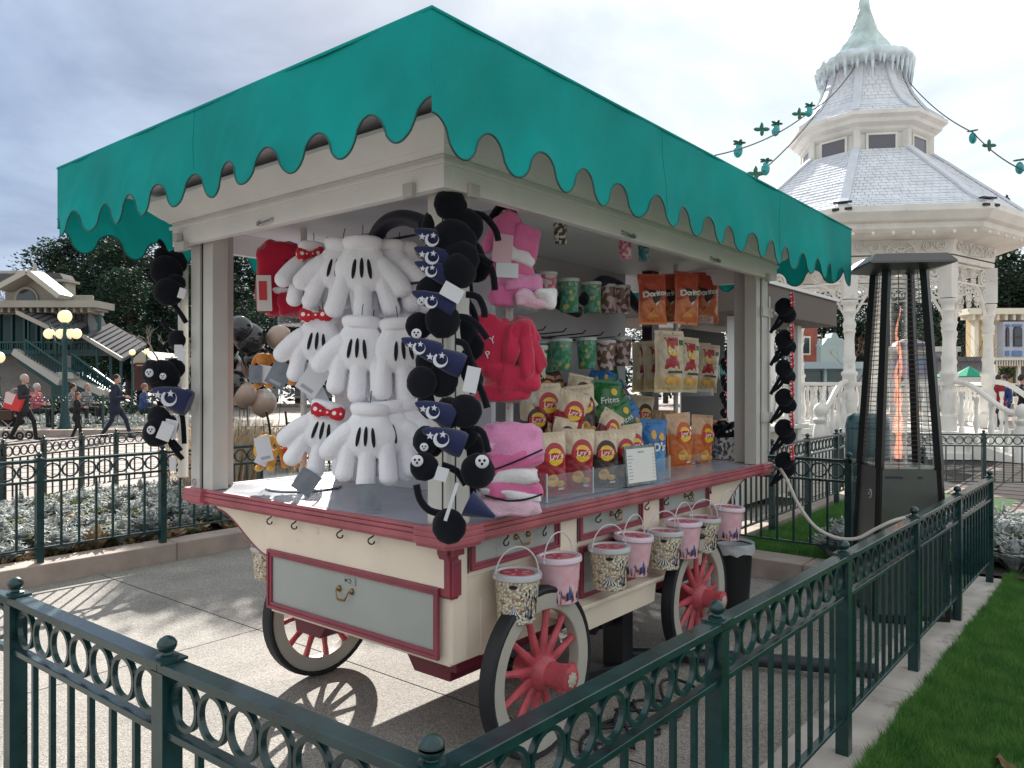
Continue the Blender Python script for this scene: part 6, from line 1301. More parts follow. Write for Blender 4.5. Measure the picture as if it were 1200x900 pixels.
# ------------------------------------------------ neighbouring kiosk
kq = thing('snack_kiosk', 'neighbouring kiosk with brown flat roof edge and white posts behind the cart', 'kiosk', (9.45, 4.4, 0))
brn = mat('brown_roof_fascia', (.075, .055, .045), .6, var=.15); wp = mat('white_post_paint', (.60, .60, .60), .5)
k = MB(); k.box((8.0, 3.25, 2.28), (11.05, 5.6, 2.62)); k.build('roof', brn, kq, bevel=.01)
k = MB(); k.box((8.0 - .03, 3.22, 2.62), (11.08, 5.63, 2.66)); k.build('roof_edge', wp, kq)
for x in (8.5, 10.45):
    for y in (3.62, 5.2): k = MB(); k.box((x - .07, y - .07, 0), (x + .07, y + .07, 2.28)); k.build('post', wp, kq, bevel=.01)
k = MB(); k.box((8.45, 3.58, .1), (10.5, 5.2, .92)); k.build('counter_base', mat('kiosk_cream', (.5, .46, .4), .5), kq); k = MB(); k.box((8.35, 3.48, .92), (10.6, 5.3, .97)); k.build('countertop', galv, kq, bevel=.006)
k = MB(); k.box((9.0, 4.5, .97), (10.2, 4.55, 2.2)); k.build('back_panel', mat('dark_panel', (.03, .03, .035), .7), kq)
k = MB(); k.box((8.9, 4.0, 1.55), (10.2, 4.3, 1.57)); k.build('shelf', acr, kq)
for i in range(13):
    x, y, z = 8.75 + .12 * (i % 3) + R.uniform(-.03, .03), 3.75 + .08 * (i % 3), 1.05 + .17 * (i // 3) * 1.2 + .05 * (i % 3)
    g = thing('ear_headband', 'black headband with a red bow, row %s from the bottom, %s, inside the neighbouring kiosk' % (('one', 'two', 'three', 'four', 'five')[i // 3], ('left', 'middle', 'right')[i % 3]), 'headband', (x, y, z), (0, 0, -.6), 'headbands in the neighbouring kiosk')
    for s in (-1, 1): link('ear', ear_me, g, (s * .07, 0, 0), None, .055)
    link('bow', bow_me, g, (0, -.04, .01), None, 1.2)
for i in range(4):
    g = thing('snack_jar', 'dark jar, %s of four on the shelf inside the neighbouring kiosk' % ('first', 'second', 'third', 'last')[i], 'jar', (9.1 + .25 * i, 4.15, 1.575), group='jars on the kiosk shelf'); link('jar_body', MB().lathe([(0, 0), (.07, 0), (.07, .15), (.05, .17), (0, .17)], n=12).mesh('jar_body', tm['teal'], sm=True), g)

# ------------------------------------------------ fences and beds on the far right
F6 = fence('green ring-topped fence standing before the white bandstand, behind the patio heater', [tuple(at(985, 560, 11.2).xy), tuple(at(1330, 560, 10.6).xy)], [[i / 6 for i in range(7)]], zf=lambda x, y: .0)
def face_quad(x0, x1, y0, y1, d, th=.3):
    """upright block facing the view, its face spanning the sighted rectangle"""
    a = at(x0, y0, d); b = at(x1, y1, d); f = Vector((cos(HEAD), sin(HEAD), 0)); k = MB(); p = [a, Vector((b.x, b.y, a.z)), b, Vector((a.x, a.y, b.z))]
    return k.add([*p, *[q + f * th for q in p]], [(0, 1, 2, 3), (7, 6, 5, 4), (0, 4, 5, 1), (1, 5, 6, 2), (2, 6, 7, 3), (3, 7, 4, 0)])
class Fac:                        # a far building assembled from blocks on stepped planes
    def __init__(s, name, label, cat, px, d, zbase=0):
        p = at(px, 450, d); s.g = thing(name, label, cat, (p.x, p.y, zbase)); s.d = d
    def b(s, nm, m, x0, x1, y0, y1, dd=0, th=.3, parent=None): return face_quad(x0, x1, y0, y1, s.d + dd, th).build(nm, m, parent or s.g)
    def poly(s, nm, m, pts, dd=0, th=.3, parent=None):
        f = Vector((cos(HEAD), sin(HEAD), 0)); d = s.d + dd; k = MB(); k.prism(pts, lambda u, v, w: tuple(at(u, v, d) + f * w), 0, th); return k.build(nm, m, parent or s.g)
yw = mat('yellow_clapboard', (.56, .42, .22), .6, var=.06); trim = mat('cream_trim', (.68, .63, .52), .6); bluet = mat('blue_trim', (.12, .20, .36), .6); glass = mat('dark_window_glass', (.03, .05, .055), .12, spec=.8); lil = mat('lilac_trim', (.42, .45, .55), .6)
Y_ = Fac('yellow_house', 'yellow clapboard house with blue-trimmed arched windows at the right edge', 'house', 1172, 38)
Y_.b('wall', yw, 1143, 1290, 371, 470, 0, .8)
Y_.b('cornice', trim, 1136, 1296, 361, 368, -.9, 1.6); Y_.b('cornice_band', trim, 1141, 1292, 368, 373, -.4, 1.1)
for i in range(16): Y_.b('bracket', trim, 1140 + i * 9.5, 1143 + i * 9.5, 368, 375, -.75, .5)
for x in (1142, 1168): Y_.b('pilaster', trim, x, x + 5, 373, 452, -.3, .3)
by = Y_.b('bay', lil, 1176, 1212, 377, 420, -.8, .8)
for x0, x1, y0, y1 in ((1179, 1183, 385, 406), (1188, 1198, 384, 406)):
    w = Y_.poly('window', mat('maroon_sash', (.09, .03, .03), .5), [(x0, y1), (x1, y1)] + [((x0 + x1) / 2 + (x1 - x0) / 2 * cos(t), y0 + 3 - 5 * sin(t)) for t in [pi * i / 8 for i in range(9)]], -.86, .06)
    Y_.poly('pane', glass, [(x0 + 1, y1 - 1), (x1 - 1, y1 - 1)] + [((x0 + x1) / 2 + ((x1 - x0) / 2 - 1) * cos(t), y0 + 3.5 - 4 * sin(t)) for t in [pi * i / 8 for i in range(9)]], -.89, .03, w)
Y_.b('sash_bar', mat('maroon_sash', (.09, .03, .03)), 1188, 1198, 394, 395.5, -.93, .05)
for x0, x1 in ((1179, 1183), (1187, 1198)): Y_.b('blue_panel', bluet, x0, x1, 411, 417, -.87, .07)
for x0, x1 in ((1179, 1184), (1187, 1198)): Y_.b('blue_panel', bluet, x0, x1, 380, 382.5, -.87, .07)
Y_.b('porch_roof', trim, 1166, 1290, 419, 422, -2.4, 2.4); Y_.b('porch_valance', bluet, 1168, 1290, 423, 427, -2.3, .15)
for i in range(22): Y_.b('spindle', trim, 1168 + i * 3, 1169.2 + i * 3, 422, 429, -2.36, .05)
for x in (1166, 1193, 1220): Y_.b('porch_post', trim, x, x + 3.4, 427, 470, -2.3, .15)
Y_.b('porch_rail', trim, 1166, 1290, 449, 451, -2.3, .1); Y_.b('doorway', glass, 1188, 1206, 430, 466, -.05, .1)
for i in range(24): Y_.b('porch_baluster', trim, 1168 + i * 2.6, 1169.2 + i * 2.6, 451, 464, -2.25, .05)
hb_ = at(1179, 437, 36.2); g = thing('hanging_basket', 'green hanging plant basket on the porch of the yellow house', 'plant basket', tuple(hb_)); k = MB(); k.ell((0, 0, -.1), (.28, .28, .2), 12, 8); link('basket', k.mesh('basket', mat('basket_brown', (.06, .04, .03), .9), sm=True), g); k = MB(); rr = random.Random(5)
for i in range(260): q = Euler((rr.uniform(-1, 1), rr.uniform(-1, 1), rr.uniform(0, 6))).to_matrix(); c = Vector((rr.gauss(0, .2), rr.gauss(0, .2), rr.gauss(.08, .12))); k.add([c + q @ Vector(v) for v in ((-.04, 0, 0), (0, -.06, 0), (.04, 0, 0), (0, .06, 0))], [(0, 1, 2, 3)])
link('foliage', k.mesh('foliage', mat('basket_leaf', (.03, .09, .02), .7)), g); 
# billboard building, grey shed, blue arcade
W_ = Fac('billboard_hall', 'low white hall with painted pink and blue billboards seen through the bandstand', 'building', 1070, 34)
wh2 = mat('hall_white', (.55, .53, .50), .6, var=.05)
W_.b('wall', wh2, 1040, 1122, 410, 480, 0, .6); W_.b('cornice', wh2, 1036, 1126, 406, 412, -.5, 1.1)
W_.poly('pediment', wh2, [(1048, 408), (1052, 401), (1062, 397.5), (1074, 397.5), (1084, 401), (1088, 408)], -.4, .4)
bb = mat('billboard_print', (.40, .22, .30), .6, col2=(.16, .26, .38), vscale=.9, ramp=(.42, .55))
for x0, x1, y0, y1 in ((1049, 1083, 419, 440), (1086, 1099, 417, 440)): W_.b('billboard_frame', lil, x0 - 1, x1 + 1, y0 - 1, y1 + 1, -.1, .1); W_.b('billboard', bb, x0, x1, y0, y1, -.14, .04)
W_.b('name_board', mat('plum_sign', (.12, .07, .14), .5), 1052, 1084, 402, 410, -.5, .1)
Sh = Fac('grey_shed', 'plain grey boarded shed beyond the bandstand columns', 'shed', 1132, 33); gsm = mat('grey_boards', (.17, .18, .20), .7, var=.08, stretch=(3, 3, .4)); Sh.b('wall', gsm, 1118, 1160, 422, 470, 0, .5); Sh.b('roof', mat('slate', (.11, .11, .12), .6), 1115, 1163, 418, 423, -.3, 1)
A_ = Fac('blue_arcade', 'pale blue arcade building with a flat cornice between the kiosk and the bandstand', 'building', 955, 36)
bl2 = mat('dusty_blue', (.19, .27, .33), .6, var=.05); A_.b('wall', bl2, 900, 1012, 428, 480, 0, .6); A_.b('cornice', mat('light_blue', (.30, .38, .42), .6), 896, 1016, 424, 432, -.6, 1.2); A_.b('shopfront', glass, 915, 990, 436, 462, -.1, .1)
for x in (912, 940, 966, 992): A_.b('pilaster', mat('light_blue', (.30, .38, .42)), x, x + 3, 432, 466, -.3, .3)
Bk = Fac('brick_house', 'small red brick house with grey windows above the blue arcade', 'house', 945, 44); Bk.b('wall', mat('red_brick_far', (.26, .08, .06), .8, var=.15), 930, 958, 384, 432, 0, .6); w = Bk.b('window', trim, 939, 950, 394, 416, -.06, .06); Bk.b('pane', glass, 940.5, 948.5, 396, 414, -.1, .04, w)
Wt = Fac('ornate_facade', 'pale blue-green ornate stepped facade behind the blue arcade', 'building', 977, 42); Wt.b('wall', mat('pale_teal_stucco', (.30, .38, .38), .7), 962, 996, 404, 430, 0, .6); Wt.poly('pediment', mat('pale_teal_stucco', (.30, .38, .38)), [(964, 404), (970, 396), (974, 396), (976, 390), (980, 390), (983, 396), (988, 397), (993, 404)], .1, 1)
for x, y, d, lb_ in ((1136, 434, 22, 'green garden parasol beyond the bandstand steps'), (1112, 437, 30, 'second green parasol half hidden by a bandstand column')):
    p = at(x, y, d); g = thing('parasol', lb_, 'parasol', (p.x, p.y, 0)); r = 17 / 910 * d * 1.1; k = MB(); k.lathe([(r, p.z - .22), (r * .98, p.z - .16), (r * .5, p.z - .02), (0, p.z + .12), (0, p.z + .08), (r * .5, p.z - .07), (r * .97, p.z - .22)], n=8); link('canopy', k.mesh('canopy', mat('bright_green_canvas', (.0, .28, .16), .6)), g)
    k = MB(); k.lathe([(r * 1.01, p.z - .34), (r, p.z - .20)], n=8); link('valance', k.mesh('valance', wh2), g); k = MB(); k.tube([(0, 0, 0), (0, 0, p.z)], .025, 8); link('pole', k.mesh('pole', wp), g)
# ------------------------------------------------ station building on the left
tl = mat('station_teal', (.012, .06, .065), .5); stn = mat('station_cream', (.33, .31, .265), .65, var=.08, vscale=1); slate = mat('station_slate', (.085, .082, .09), .9, var=.12, vscale=2); seam_ = mat('roof_seam', (.03, .03, .035), .5); grey_w = mat('station_stone', (.20, .19, .185), .8, var=.1); warm = emit('warm_globe', (1.0, .76, .45), .36)
S_ = Fac('railway_station', 'ornate cream and slate station building with covered stairs at the left edge', 'building', 60, 34)
S_.b('lower_wall', grey_w, -60, 70, 415, 470, 1.5, 1); S_.b('upper_wall', tl, -60, 106, 366, 414, 1.2, .6)
S_.b('cornice', stn, -60, 112, 352, 360, -.6, 1.6); S_.b('cornice_band', stn, -60, 108, 360, 368, .2, 1.0)
for i in range(14): S_.b('cornice_bracket', stn, -8 + i * 8.5, -5.5 + i * 8.5, 360, 366, -.4, .6)
S_.poly('gable_wall', stn, [(6, 352), (6, 338), (41, 322), (74, 347), (74, 352)], 0, .9)
for a, b in (((41, 320), (78, 349)), ((41, 320), (8, 338)), ((8, 338), (-60, 329))): k = MB(); k.bar(at(*a, 33.6), at(*b, 33.6), 1.2, .22); k.build('barge_board', mat('cream_board', (.42, .40, .35), .6), S_.g)
k = MB(); bk_ = Vector((cos(HEAD), sin(HEAD), 0)) * 1.1; a_, b_, c_ = at(41, 320, 33.8), at(78, 349, 33.8), at(8, 338, 33.8); k.add([a_, b_, b_ + bk_, a_ + bk_], [(0, 1, 2, 3)]); k.add([a_, c_, c_ + bk_, a_ + bk_], [(0, 1, 2, 3)]); k.build('gable_roof', slate, S_.g)
S_.poly('side_roof', slate, [(-60, 328), (12, 336), (36, 321), (-60, 319)], .8, .6)
w = S_.poly('arched_window', mat('cream_board', (.42, .40, .35)), [(16, 354), (44, 354)] + [(30 + 14 * cos(t), 351 - 15 * sin(t)) for t in [pi * i / 12 for i in range(13)]], -.12, .12); S_.poly('pane', glass, [(19, 353), (41, 353)] + [(30 + 11 * cos(t), 351 - 12 * sin(t)) for t in [pi * i / 12 for i in range(13)]], -.18, .06, w)
k = MB(); k.ell(at(41, 315, 33.6), (.09, .09, .25), 8, 6); k.build('finial', stn, S_.g)
S_.b('lantern_wall', stn, 52, 77, 327, 346, 1.3, .8); S_.poly('lantern_roof', slate, [(44, 328), (48, 320), (70, 320), (75, 328)], 1.2, 1); S_.b('lantern_cornice', stn, 43, 78, 327, 330, 1.1, 1.1)
for x in (59, 66): w = S_.b('window', tl, x, x + 5, 332, 342, 1.22, .1); S_.b('pane', glass, x + 1, x + 4, 333, 341, 1.18, .05, w)
for i in range(20): S_.b('ridge_cresting', stn, -3 + i * 1.8, -2.2 + i * 1.8, 317, 321, .8, .05)
S_.b('balcony_deck', stn, 76, 113, 360, 364, -.2, 1); S_.b('balcony_rail', stn, 80, 108, 346, 347.5, 0, .1)
for i in range(15): S_.b('balcony_baluster', stn, 80 + i * 2, 81 + i * 2, 347, 360, 0, .08)
S_.poly('turret_roof', slate, [(82, 402), (88, 366), (106, 366), (120, 396), (118, 402)], .3, .9); S_.poly('turret_face', mat('pale_slate', (.17, .18, .19), .5), [(100, 366), (107, 366), (120, 396), (106, 392)], .22, .08)
for x in (86, 93, 100): k = MB(); k.bar(at(x + 2, 366, 34.2), at(x - 1, 402, 34.2), .06, .06); k.build('roof_seam', seam_, S_.g)
for i in range(9): S_.b('verandah_post', tl, -2 + i * 14.5, 0 + i * 14.5, 368, 412, .2, .2)
S_.b('verandah_rail', tl, -60, 118, 400, 402, .15, .1); S_.b('verandah_floor', tl, -60, 120, 410, 415, 0, 2)
for x0, x1 in ((61, 66), (68, 73), (82, 89), (91, 98)): S_.b('lit_window', mat('pale_window_glow', (.42, .42, .38), .4), x0, x1, 400, 413, .9, .3)
for i in range(44): S_.b('verandah_baluster', tl, -6 + i * 2.9, -5.2 + i * 2.9, 402, 411, .18, .06)
def stairroof(p, q, h, name):     # sloping roof over a stair, p -> q along its lower edge
    a, b = at(*p, 33.2), at(*q, 32.4); f = Vector((cos(HEAD), sin(HEAD), 0)) * 2.2; u = Vector((0, 0, h))
    k = MB(); k.add([a, b, b + f + u, a + f + u, a - Vector((0, 0, .12)), b - Vector((0, 0, .12)), b + f + u - Vector((0, 0, .12)), a + f + u - Vector((0, 0, .12))], [(0, 1, 2, 3), (7, 6, 5, 4), (0, 4, 5, 1), (1, 5, 6, 2), (2, 6, 7, 3), (3, 7, 4, 0)]); k.build(name, slate, S_.g)
    for i in range(1, 8): c = a.lerp(b, i / 8); s = MB(); s.bar(c + Vector((0, 0, .03)), c + f + u + Vector((0, 0, .01)), .03, .03); s.build('roof_seam', seam_, S_.g)
    s = MB(); s.bar(a - f * .01, b - f * .01, .08, .16); s.build('roof_fascia', stn, S_.g)
stairroof((20, 366), (74, 392), .75, 'stair_roof'); stairroof((98, 394), (143, 421), .75, 'stair_roof')
for x, y0 in ((32, 374), (48, 382), (64, 390), (112, 404), (128, 414), (140, 421)): S_.b('stair_post', tl, x, x + 1.6, y0, y0 + 36, -.9, .12)
for (p, q) in (((18, 412), (72, 448)), ((72, 438), (125, 462)), ((66, 440), (90, 440))):
    k = MB(); k.bar(at(*p, 33.0), at(*q, 32.6), .3, .28); k.build('stringer', mat('pale_stringer', (.40, .39, .36), .6), S_.g)
for (p, q) in (((30, 398), (92, 440)), ((84, 414), (136, 452))):
    k = MB(); k.bar(at(*p, 32.8), at(*q, 32.4), .08, .08); k.build('stair_handrail', tl, S_.g)
    for i in range(18): c = at(p[0] + (q[0] - p[0]) * i / 18, p[1] + (q[1] - p[1]) * i / 18, 32.8); s = MB(); s.box((c.x - .025, c.y - .025, c.z - .75), (c.x + .025, c.y + .025, c.z)); s.build('stair_baluster', tl, S_.g)
S_.poly('stair_side', tl, [(20, 408), (72, 444), (100, 440), (128, 458), (150, 470), (60, 470), (60, 452), (20, 425)], .3, .2)
T_ = Fac('ticket_booth', 'small white-roofed ticket booth with a maroon sign beyond the planter', 'booth', 167, 30)
T_.b('wall', mat('booth_maroon', (.08, .03, .03), .6), 157, 176, 430, 458, 0, 2); T_.poly('roof', stn, [(153, 424), (158, 418), (166, 411), (174, 418), (180, 424)], -.4, 2.8); T_.b('cornice', stn, 153, 180, 423, 426, -.5, 3)
sb = T_.b('sign_board', mat('sign_maroon', (.10, .015, .015), .5), 158, 175, 425, 431, -.6, .08); T_.b('sign_line', stn, 160, 173, 427.5, 428.8, -.63, .03, sb)
for x in (154, 178): T_.b('post', stn, x, x + 1.5, 425, 458, -.3, .1)
Ar = Fac('fretwork_arcade', 'low white fretwork arcade running right of the ticket booth', 'arcade', 205, 31); Ar.b('roof', stn, 178, 240, 419, 422, 0, 2)
for i in range(12): Ar.b('arcade_post', stn, 180 + i * 5, 181 + i * 5, 422, 436, 0, .08)
Ar.b('hedge_wall', mat('far_hedge', (.02, .035, .02), .9), 176, 240, 432, 458, .3, 1)
# street lamps
def globe_lamp(label, px, ytop, ybase_z, d, arms=True, gr=7.6):
    p = at(px, ytop, d); g = thing('street_lamp', label, 'street lamp', (p.x, p.y, 0)); zt = p.z; k = MB()
    k.lathe([(.22 * gr / 7.6, 0), (.24 * gr / 7.6, .1), (.16 * gr / 7.6, .2), (.14 * gr / 7.6, .5), (.10 * gr / 7.6, .6), (.085 * gr / 7.6, 1.0), (.06 * gr / 7.6, zt - .75), (.09 * gr / 7.6, zt - .70), (.06 * gr / 7.6, zt - .6), (.05 * gr / 7.6, zt - .35), (.1 * gr / 7.6, zt - .16 - .06), (.02, zt - .1)], n=14); link('post', k.mesh('post', tl, sm=True, ang=50), g)
    r = gr / 910 * d; link('globe', MB().ell((0, 0, zt), r, 16, 10).mesh('globe', warm, sm=True), g)
    if arms:
        rt = Vector((sin(HEAD), -cos(HEAD), 0))
        for o in (-17, -7, 4, 15):
            w = o / 910 * d; c = rt * w + Vector((.1 * (abs(o) < 10), .1, zt - 20 / 910 * d - .0)); k = MB(); k.tube([(0, 0, zt - .9), tuple(c * .6 + Vector((0, 0, (zt - 1.15) * .4))), tuple(c + Vector((0, 0, .12 + r)))], .03, 6); link('arm', k.mesh('arm', tl, sm=True), g)
            link('globe', MB().ell(tuple(c), r * .8, 14, 9).mesh('globe', warm, sm=True), g)
    return g
globe_lamp('teal street lamp with one high and four lower glowing globes before the station stairs', 76, 371, 0, 24)
globe_lamp('single globe lamp on the left of the ticket booth', 155, 413, 0, 29, False, 3.6); globe_lamp('single globe lamp on the right of the ticket booth', 172, 412, 0, 29.2, False, 3.4); globe_lamp('globe lamp cut by the left edge of the frame', -2, 419, 0, 26, False, 7)

# ------------------------------------------------ vegetation
def leaf_clumps(mb, c, r, n, size, flat=.6, seed=0, up=0.):
    rr = random.Random(seed); c = Vector(c)
    for i in range(n):
        d = Vector((rr.gauss(0, 1), rr.gauss(0, 1), rr.gauss(0, 1))).normalized() * rr.random() ** .45; p = c + Vector((d.x * r[0], d.y * r[1], d.z * r[2]))
        q = Euler((rr.uniform(-1, 1), rr.uniform(-1, 1), rr.uniform(0, 6.3))).to_matrix(); s = size * rr.uniform(.5, 1.3); w = s * flat
        vs = [p + q @ Vector(v) for v in ((-w / 2, 0, 0), (0, -s / 2, .06 * s), (w / 2, 0, 0), (0, s / 2, .06 * s))]; mb.add(vs, [(0, 1, 2, 3)])
def leafmat(name, a, b, sc_=.6, trans=.25):
    return mat(name, a, .7, col2=b, vscale=sc_, detail=3, trans=trans, spec=.25)
lm_dark = leafmat('dark_needles', (.012, .030, .020), (.034, .062, .036)); lm_mid = leafmat('mid_foliage', (.018, .04, .02), (.045, .075, .035))
bark = mat('bark', (.06, .045, .038), .9, var=.3, vscale=8, bump=.6, bscale=20)
def raw(mb, name, m):
    me = bpy.data.meshes.new(name); me.from_pydata(mb.v, [], mb.f); me.materials.append(m); me.update(); return me
def pine(seed, h, w, n=7000, leaf=.30, trunk_to=.92, cone=True, bare=.18):
    rr = random.Random(seed); t = MB(); lean = rr.uniform(-.03, .03)
    t.tube([(0, 0, 0), (lean * h * .3, 0, h * .3), (lean * h * .6, 0, h * .65), (lean * h, 0, h * trunk_to)], [h * .018, h * .014, h * .009, .03], 8)
    cr = MB(); k = 15
    for i in range(k * 3):
        f = bare + (1 - bare) * ((i + rr.random()) / (k * 3)); rad = w * ((1 - f) ** .75 * 1.15 + .06) if cone else w * sqrt(max(.03, 1 - ((f - bare) / (1 - bare) * 2 - 1) ** 2)); a = rr.uniform(0, 6.3); rl = rad * rr.uniform(.35, 1)
        p = Vector((lean * h * f + rl * .62 * cos(a), rl * .62 * sin(a), h * f)); t.tube([(lean * h * f, 0, h * f - .2 * rl), tuple(p)], [.05 * h / 12, .02], 5, caps=False)
        leaf_clumps(cr, p, (rl * .55 + .3, rl * .55 + .3, .55 + rl * .18), n // (k * 3), leaf, .45, rr.random())
    return raw(t, 'trunk', bark), raw(cr, 'crown', lm_dark)
pines = [pine(1, 12, 3.0), pine(2, 12, 3.8, 9000), pine(5, 12, 4.2, 10000, cone=False, bare=.25)]
def tree(label, px, ytop, d, kind, w=1., nm='pine_tree', grp='dark trees behind the park', base=0):
    p = at(px, ytop, d); s = (p.z - base) / 12.0; g = thing(nm, label, 'tree', (p.x, p.y, base), (0, 0, R.uniform(0, 6)), grp, (s * w, s * w, s)); tr, cr = pines[kind]; link('trunk', tr, g); link('crown', cr, g); return g
ORD = ('first', 'second', 'third', 'fourth', 'fifth', 'sixth', 'seventh', 'eighth', 'ninth', 'tenth', 'eleventh', 'twelfth', 'thirteenth', 'fourteenth', 'fifteenth', 'sixteenth', 'seventeenth', 'eighteenth', 'nineteenth', 'twentieth', 'twenty-first')
def ranked(L): xs = sorted(q[0] for q in L); return [(xs.index(q[0]),) + q for q in L]
for i, x, y, d, kd, w in ranked(((62, 300, 62, 1, 1.1), (88, 286, 60, 2, 1.3), (110, 275, 58, 2, 1.1), (135, 268, 60, 1, 1.6), (165, 282, 56, 2, 1.4), (196, 296, 60, 1, 1.4), (222, 284, 62, 2, 1.3), (250, 300, 56, 1, 1.4), (275, 296, 60, 2, 1.4), (300, 318, 58, 1, 1.3), (322, 300, 64, 2, 1.4), (350, 296, 60, 1, 1.4), (385, 300, 62, 2, 1.4), (40, 330, 70, 1, 1.2), (150, 320, 48, 2, 1.3), (190, 340, 46, 1, 1.4), (235, 345, 47, 2, 1.3), (285, 340, 46, 2, 1.4), (420, 310, 60, 1, 1.4), (460, 310, 60, 2, 1.4), (500, 312, 60, 1, 1.4))):
    tree('dark green %s, %s from the left of the trees behind the station' % (('spruce', 'spruce', 'broad tree')[kd], ORD[i]), x, y, d, kd, w, grp='dark trees behind the station')
for i, x, y, d, kd, w in ranked(((930, 352, 62, 1, 1.3), (965, 345, 60, 2, 1.4), (1000, 348, 58, 2, 1.3), (1035, 340, 62, 1, 1.4), (1065, 338, 60, 2, 1.4), (1098, 345, 58, 2, 1.3), (1128, 335, 62, 1, 1.4), (1158, 312, 64, 2, 1.4), (1182, 298, 60, 2, 1.2), (1206, 306, 62, 1, 1.3), (1235, 300, 60, 2, 1.4), (1045, 372, 50, 2, 1.4), (1090, 375, 50, 2, 1.4), (1010, 378, 52, 1, 1.4), (1148, 360, 52, 1, 1.2), (870, 350, 60, 2, 1.4), (830, 345, 60, 1, 1.4), (780, 340, 60, 2, 1.4))):
    tree('dark green %s, %s from the left of the trees behind the bandstand' % (('spruce', 'spruce', 'broad tree')[kd], ORD[i]), x, y, d, kd, w, grp='dark trees behind the bandstand')
tree('thin pine tip rising above the bandstand roof at the right', 1182, 237, 75, 0, .55)
# distant hedge mass at the foot of the tree belts
for x0, x1, y0, d in ((-80, 560, 405, 52), (560, 1400, 412, 56)):
    k = MB(); rr = random.Random(x0 + 99)
    for i in range(46):
        c = at(x0 + (x1 - x0) * (i + .5) / 46, 450, d + rr.uniform(-2, 2)); h = (450 - y0) / 910 * d + 1.5; leaf_clumps(k, (c.x, c.y, h * .5), (1.6, 1.6, h * .55 * rr.uniform(.8, 1.2)), 150, .5, .5, rr.random())
    o = link('far_shrubbery', raw(k, 'far_shrubbery', lm_dark)); o['kind'] = 'stuff'
# unseen trees added behind the cart to shade the ground, hidden by the awning
def broad(label, x, y, z0, z1, r, n, seed, clumps):
    g = thing('shade_tree', label, 'tree', (x, y, 0)); rr = random.Random(seed); t = MB(); t.tube([(0, 0, 0), (.05, .02, z0 * .6), (0, .05, z0), (.05, 0, z1 - .6)], [.16, .12, .10, .03], 10); cr = MB()
    for i in range(clumps):
        a = rr.uniform(0, 6.3); q = r * sqrt(rr.random()); zz = z0 + (z1 - z0) * (.15 + .8 * rr.random()) * (1 - .3 * q / r); p = (q * cos(a), q * sin(a), zz); t.tube([(0, .05, z0 * rr.uniform(.85, 1.0)), (p[0] * .5, p[1] * .5, zz * .5 + z0 * .45), p], [.05, .03, .012], 5, caps=False); leaf_clumps(cr, p, (.75, .75, .42), n // clumps, .11, .55, rr.random())
    link('trunk', t.mesh('trunk', bark, sm=True), g); link('crown', raw(cr, 'crown', lm_mid), g); return g
broad('unseen leafy tree added for shade behind the left half of the cart', 10.75, 13.3, 4.8, 6.5, 1.6, 30000, 3, 50)
broad('unseen leafy tree added for shade behind the right half of the cart', 8.9, 5.9, 3.4, 4.1, 1.55, 20000, 8, 30)
# a low bare tree with pale twigs left of the cart
def bare(label, px, py, d, h, seed, m, spread=.5, base_z=0, depth=5, th=.05):
    p = at(px, py, d); rr = random.Random(seed); k = MB()
    def br(a, dr, L_, r, lv):
        b = a + dr * L_; m_ = a.lerp(b, .5) + Vector((rr.gauss(0, .04), rr.gauss(0, .04), 0)) * L_; k.tube([a, m_, b], [r, r * .85, r * .65], 5 if lv < 3 else 4, caps=False)
        if lv >= depth: return
        for i in range(rr.choice((2, 2, 3))): nd = (dr + Vector((rr.gauss(0, spread), rr.gauss(0, spread), rr.uniform(-.12, .3)))).normalized(); br(b.lerp(a, rr.uniform(0, .3)), nd, L_ * rr.uniform(.62, .85), r * .6, lv + 1)
    br(Vector((0, 0, 0)), Vector((.05, 0, 1)).normalized(), h * .28, th, 0)
    g = thing('bare_tree', label, 'tree', (p.x, p.y, base_z)); link('branches', k.mesh('branches', m), g); return g
pale_twig = mat('pale_twigs', (.30, .27, .23), .8)
bare('leafless pale-twigged tree just left of the cart, before the dark conifers', 192, 440, 26, 5.2, 4, pale_twig, .55, 0, 5, .06)
bare('leafless pale tree behind the left post of the cart', 214, 440, 27, 4.6, 9, pale_twig, .6, 0, 5, .05)
bare('bare dark tree against the sky above the station roof', 10, 430, 60, 12.5, 14, bark, .45, 0, 6, .12)
bare('bare twiggy tree at the far left edge above the station', -18, 430, 58, 12, 21, bark, .5, 0, 6, .12)
bare('thin reddish bare tree beyond the bandstand by the billboards', 1000, 440, 30, 4.4, 31, mat('reddish_twigs', (.20, .09, .07), .8), .5, 0, 5, .05)
bare('thin leafless tree beside the yellow house', 1146, 440, 31, 4.6, 33, mat('brown_twigs', (.14, .10, .08), .8), .4, 0, 5, .05)
